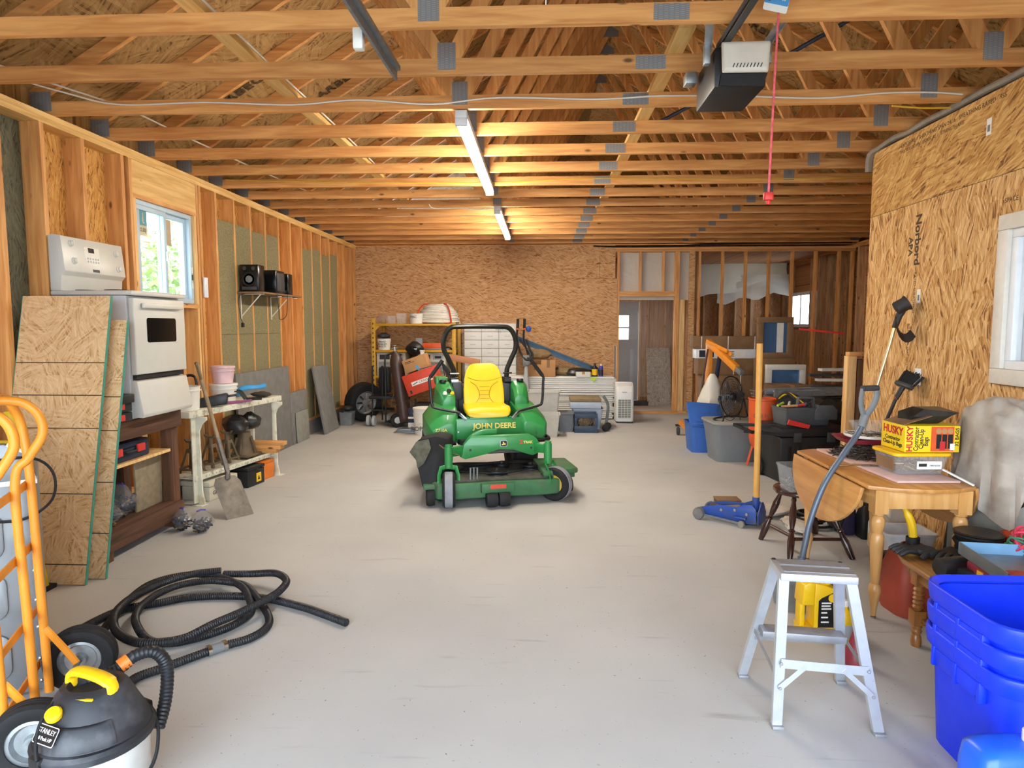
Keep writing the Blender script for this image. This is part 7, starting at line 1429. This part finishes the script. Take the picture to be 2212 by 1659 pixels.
# step ladder
plain('alu', '#c9cdd2', .32, .55, .06, 20); plain('alu_dull', '#9a9a9c', .5, .4, .1, 20)
L = thing('step_ladder', 'small aluminium two step work ladder in front right', 'ladder')
tl, trr, bl_, br_ = V(.945, 2.53, .61), V(1.19, 2.505, .61), V(.96, 2.66, .61), V(1.205, 2.64, .61)
f1, f2, f3, f4 = V(.935, 2.52, 0), V(1.315, 2.49, 0), V(.915, 2.90, 0), V(1.335, 2.87, 0)
mb = MB()
def uch(mb, p, q, w_, d_, th, nx): # U-channel rail
    d = (q-p).normalized(); nx = V(nx); nx = (nx-d*nx.dot(d)).normalized(); ny = d.cross(nx)
    for c, a, b in ((V(0, 0, 0), w_, th), ): mb.bar(p, q, th, w_, nx)
    for s_ in (-1, 1): mb.bar(p+nx*s_*(w_/2)+ny*d_/2, q+nx*s_*(w_/2)+ny*d_/2, d_, th, nx)
    return mb
for p, q in ((f1, tl), (f2, trr), (f3, bl_), (f4, br_)):
    uch(MB(), p+V(0, 0, .01), q, .036, .02, .003, (1, 0, 0)).build('leg', 'alu', L); MB().bb((p.x-.022, p.y-.016, 0), (p.x+.022, p.y+.02, .014)).build('foot', 'alu_dull', L, bev=.003)
tp_ = MB().prism([(.925, 2.51), (1.205, 2.48), (1.225, 2.65), (.94, 2.685)], .03, T(0, 0, .605)).build('top_step', 'alu', L, bev=.004)
for u in (.28, .72): MB().bar((.94+.012*u*2, 2.515+.17*u, .6365), (1.205+.015*u, 2.488+.165*u, .6365), .055, .002).build('tread_strip', 'alu_dull', tp_)
for x, y in ((.952, 2.672), (1.205, 2.64)): MB().cyl((x, y, .635), (x, y, .638), .008).build('hole', 'black_plastic', tp_)
def lerp(p, q, z): return p.lerp(q, z/.61)
MB().bar(lerp(f3, bl_, .29)-V(0, .03, 0), lerp(f4, br_, .28)-V(0, .03, 0), .08, .028).build('lower_step', 'alu_dull', L, bev=.003)
MB().bar(lerp(f1, tl, .27)-V(0, .008, 0), lerp(f2, trr, .26)-V(0, .008, 0), .004, .036).build('cross_brace', 'alu', L); MB().bar(lerp(f3, bl_, .24), lerp(f4, br_, .24), .004, .03).build('cross_brace', 'alu_dull', L)
for a, b in ((lerp(f1, tl, .17), lerp(f1, tl, .26).lerp(lerp(f2, trr, .26), .27)), (lerp(f2, trr, .16), lerp(f1, tl, .26).lerp(lerp(f2, trr, .26), .72))): MB().bar(a-V(0, .01, 0), b-V(0, .01, 0), .003, .02).build('knee_brace', 'alu', L)
MB().bar(lerp(f3, bl_, .27)-V(.01, 0, 0), lerp(f1, tl, .21)-V(.012, 0, 0), .003, .018).build('spreader', 'alu_dull', L); MB().bar(lerp(f4, br_, .27)+V(.01, 0, 0), lerp(f2, trr, .21)+V(.012, 0, 0), .003, .018).build('spreader', 'alu_dull', L)
for p in (lerp(f1, tl, .17), lerp(f2, trr, .16), lerp(f1, tl, .27), lerp(f2, trr, .26)): MB().lathe([(.007, 0), (.006, .004), (0, .005)], 10, T(p-V(0, .012, 0)) @ FRONT).build('rivet', 'alu_dull', L)
# oil jug, bottle, funnel
plain('oil_yellow', '#f3c215', .35, 0, .03)
t = thing('oil_jug', 'large yellow motor oil jug with black label behind the step ladder', 'jug', (1.425, 3.36, 0), .05)
J = [(-.095, 0), (.095, 0), (.10, .02), (.10, .20), (.085, .245), (.02, .27), (-.06, .285), (-.092, .27), (-.10, .20), (-.10, .02)]
hole = [(-.075, .06), (-.045, .05), (-.04, .13), (-.055, .155), (-.075, .15)]
mb = MB()
def ringprism(mb, outer, inner, d):
    pass
mb.prism([(-.035, .0), (.095, 0), (.10, .02), (.10, .20), (.085, .245), (.02, .27), (-.035, .282)], .10, T(0, .05, 0) @ RX(PI/2)); mb.prism([(-.095, 0), (-.034, 0), (-.034, .05), (-.075, .055), (-.10, .05)], .10, T(0, .05, 0) @ RX(PI/2)); mb.prism([(-.10, .165), (-.034, .165), (-.034, .283), (-.06, .285), (-.092, .27)], .10, T(0, .05, 0) @ RX(PI/2)); mb.prism([(-.10, .045), (-.072, .045), (-.072, .17), (-.10, .17)], .06, T(0, .03, 0) @ RX(PI/2))
mb.build('body', 'oil_yellow', t, bev=.008); MB().cyl((.04, 0, .262), (.04, 0, .30), .024, 16).build('cap', 'oil_yellow', t)
lb = MB().prism([(-.015, .05), (.093, .05), (.093, .225), (.06, .235), (.0, .205), (-.015, .19)], .001, T(0, -.0505, 0) @ RX(PI/2)).build('paper_label', 'black_plastic', t)
MB().lathe([(.022, 0), (.022, .001), (0, .001)], 16, T(.055, -.0515, .205) @ FRONT).build('logo_disc', 'yellow_plastic', lb)
for k, (z, w_) in enumerate(((.175, .05), (.16, .045), (.145, .05), (.125, .03), (.10, .035), (.075, .04))): MB().bb((.0, -.0522, z), (w_, -.0515, z+.008)).build('print_line', 'paper_white', lb)
bottle('yellow oil bottle with pale label in front of the large jug', (1.525, 3.27, 0), [(0, 0), (.042, 0), (.042, .13), (.03, .16), (.016, .175), (.016, .185), (0, .185)], 'oil_yellow', 'paper_white', .185, None, 'bottle', (.03, .10, 'light_grey'))
t = thing('red_funnel', 'red funnel bottle with white tip behind the ladder leg', 'funnel', (1.475, 3.04, 0)); MB().lathe([(0, 0), (.055, 0), (.058, .01), (.05, .05), (.03, .10), (.016, .15), (.012, .17), (0, .17)], 20).build('body', 'wine_plastic', t); MB().lathe([(.012, .168), (.016, .18), (.010, .21), (.003, .225), (0, .226)], 12).build('tip', 'paper_white', t)
# stacked blue bins and jug
def binmat():
    m, n, l, b = newmat('bin_royal'); b.inputs['Base Color'].default_value = lin('#0d35e8'); b.inputs['Roughness'].default_value = .38
    tc = n.new('ShaderNodeTexCoord'); no = n.new('ShaderNodeTexNoise'); no.inputs['Scale'].default_value = 14; l.new(tc.outputs['Object'], no.inputs['Vector']); mr = n.new('ShaderNodeMapRange'); l.new(no.outputs[0], mr.inputs[0]); mr.inputs[3].default_value = .3; mr.inputs[4].default_value = .55; l.new(mr.outputs[0], b.inputs['Roughness'])
binmat()
for k, (z, lb) in enumerate(((0, 'royal blue recycling bin, bottom of the nested stack'), (.085, 'royal blue recycling bin, middle of the nested stack'), (.17, 'royal blue recycling bin, topmost and open'))):
    t = thing('recycling_bin', lb, 'bin', (1.80, 2.33, z), 0, 'nested blue recycling bins')
    MB().tub(.56, .42, .60, .46, .42, .004, .09, None, .0).build('body', 'bin_royal', t)
    MB().loft([[(x, y, zz) for x, y in rrect(w_, d_, .10)] for zz, w_, d_ in ((.38, .61, .47), (.38, .635, .495), (.425, .645, .505), (.445, .645, .505), (.45, .63, .49), (.43, .595, .455))], True and False, False).build('rim', 'bin_royal', t, bev=.004)
    for y in (-.13, 0, .13): MB().bb((-.322, y-.008, .31), (-.295, y+.008, .385)).build('rib', 'bin_royal', t, bev=.003)
    MB().prism([(-.14, .38), (.14, .38), (.11, .32), (-.11, .32)], .022, T(-.318, 0, 0) @ RZ(PI/2) @ RX(PI/2)).build('handle_grip', 'bin_royal', t, bev=.004)
    for x in (-.2, -.05, .1): MB().bb((x-.006, -.25, .30), (x+.006, -.225, .385)).build('rib', 'bin_royal', t, bev=.002)
t = thing('fluid_jug', 'blue fluid jug with white cap at the bottom right corner', 'jug', (1.40, 1.93, 0), .08)
plain('jug_blue', '#1f5fe0', .3, 0, .04)
MB().loft([[(x, y, z) for x, y in rrect(.24*a, .14*b_, .035)] for z, a, b_ in ((0, .95, .92), (.015, 1, 1), (.27, 1, 1), (.325, .95, .92), (.345, .8, .7), (.35, .6, .5))]).build('body', 'jug_blue', t, ang=50); MB().prism(rrect(.15, .12, .03), .006, T(.01, -.07, .20) @ FRONT).build('embossed_panel', 'jug_blue', t, bev=.003); MB().lathe([(.026, 0), (.026, .03), (.02, .034), (0, .034)], 18, T(.07, 0, .35)).build('cap', 'paper_white', t)
# ---------------------------------------------------------------- trees outside the left window
def leafmat():
    m, n, l, b = newmat('leaf'); b.inputs['Roughness'].default_value = .6; oi = n.new('ShaderNodeNewGeometry'); cr = n.new('ShaderNodeValToRGB'); l.new(oi.outputs['Random Per Island'], cr.inputs[0])
    cr.color_ramp.elements[0].color = lin('#5d8a3c'); cr.color_ramp.elements[1].color = lin('#a9c46a'); l.new(cr.outputs[0], b.inputs['Base Color'])
leafmat()
for k, (x, y, r, h, lb) in enumerate(((-8.6, 13.4, 1.7, 2.3, 'leafy green tree outside, at the left of the window'), (-10.2, 17.2, 2.0, 2.6, 'pale green tree outside, at the right of the window'))):
    t = thing('garden_tree', lb, 'tree', (x, y, -.05), 0, 'trees outside the window'); g = random.Random(100+k)
    MB().tube(spline([(0, 0, 0), (.05, .03, .8), (-.03, .05, 1.6), (0, 0, h)], 4), [.14]*5+[.10]*4+[.06]*4, 8).build('trunk', 'brown_post', t)
    mb = MB()
    for q in range(2600):
        d = V(g.gauss(0, 1), g.gauss(0, 1), g.gauss(0, 1)).normalized(); p = d*r*g.uniform(.55, 1.0)*(1+.18*math.sin(d.x*9)*math.sin(d.z*8)); p.z = p.z*.85+h-.2
        if p.z < .2: continue
        u = V(g.uniform(-1, 1), g.uniform(-1, 1), g.uniform(-1, 1)).normalized(); v = u.orthogonal().normalized(); s_ = g.uniform(.05, .11)
        mb.add([p-u*s_, p+v*s_*.5, p+u*s_, p-v*s_*.5], [[0, 1, 2, 3]])
    tag(mb.build('foliage', 'leaf', t), kind='stuff')
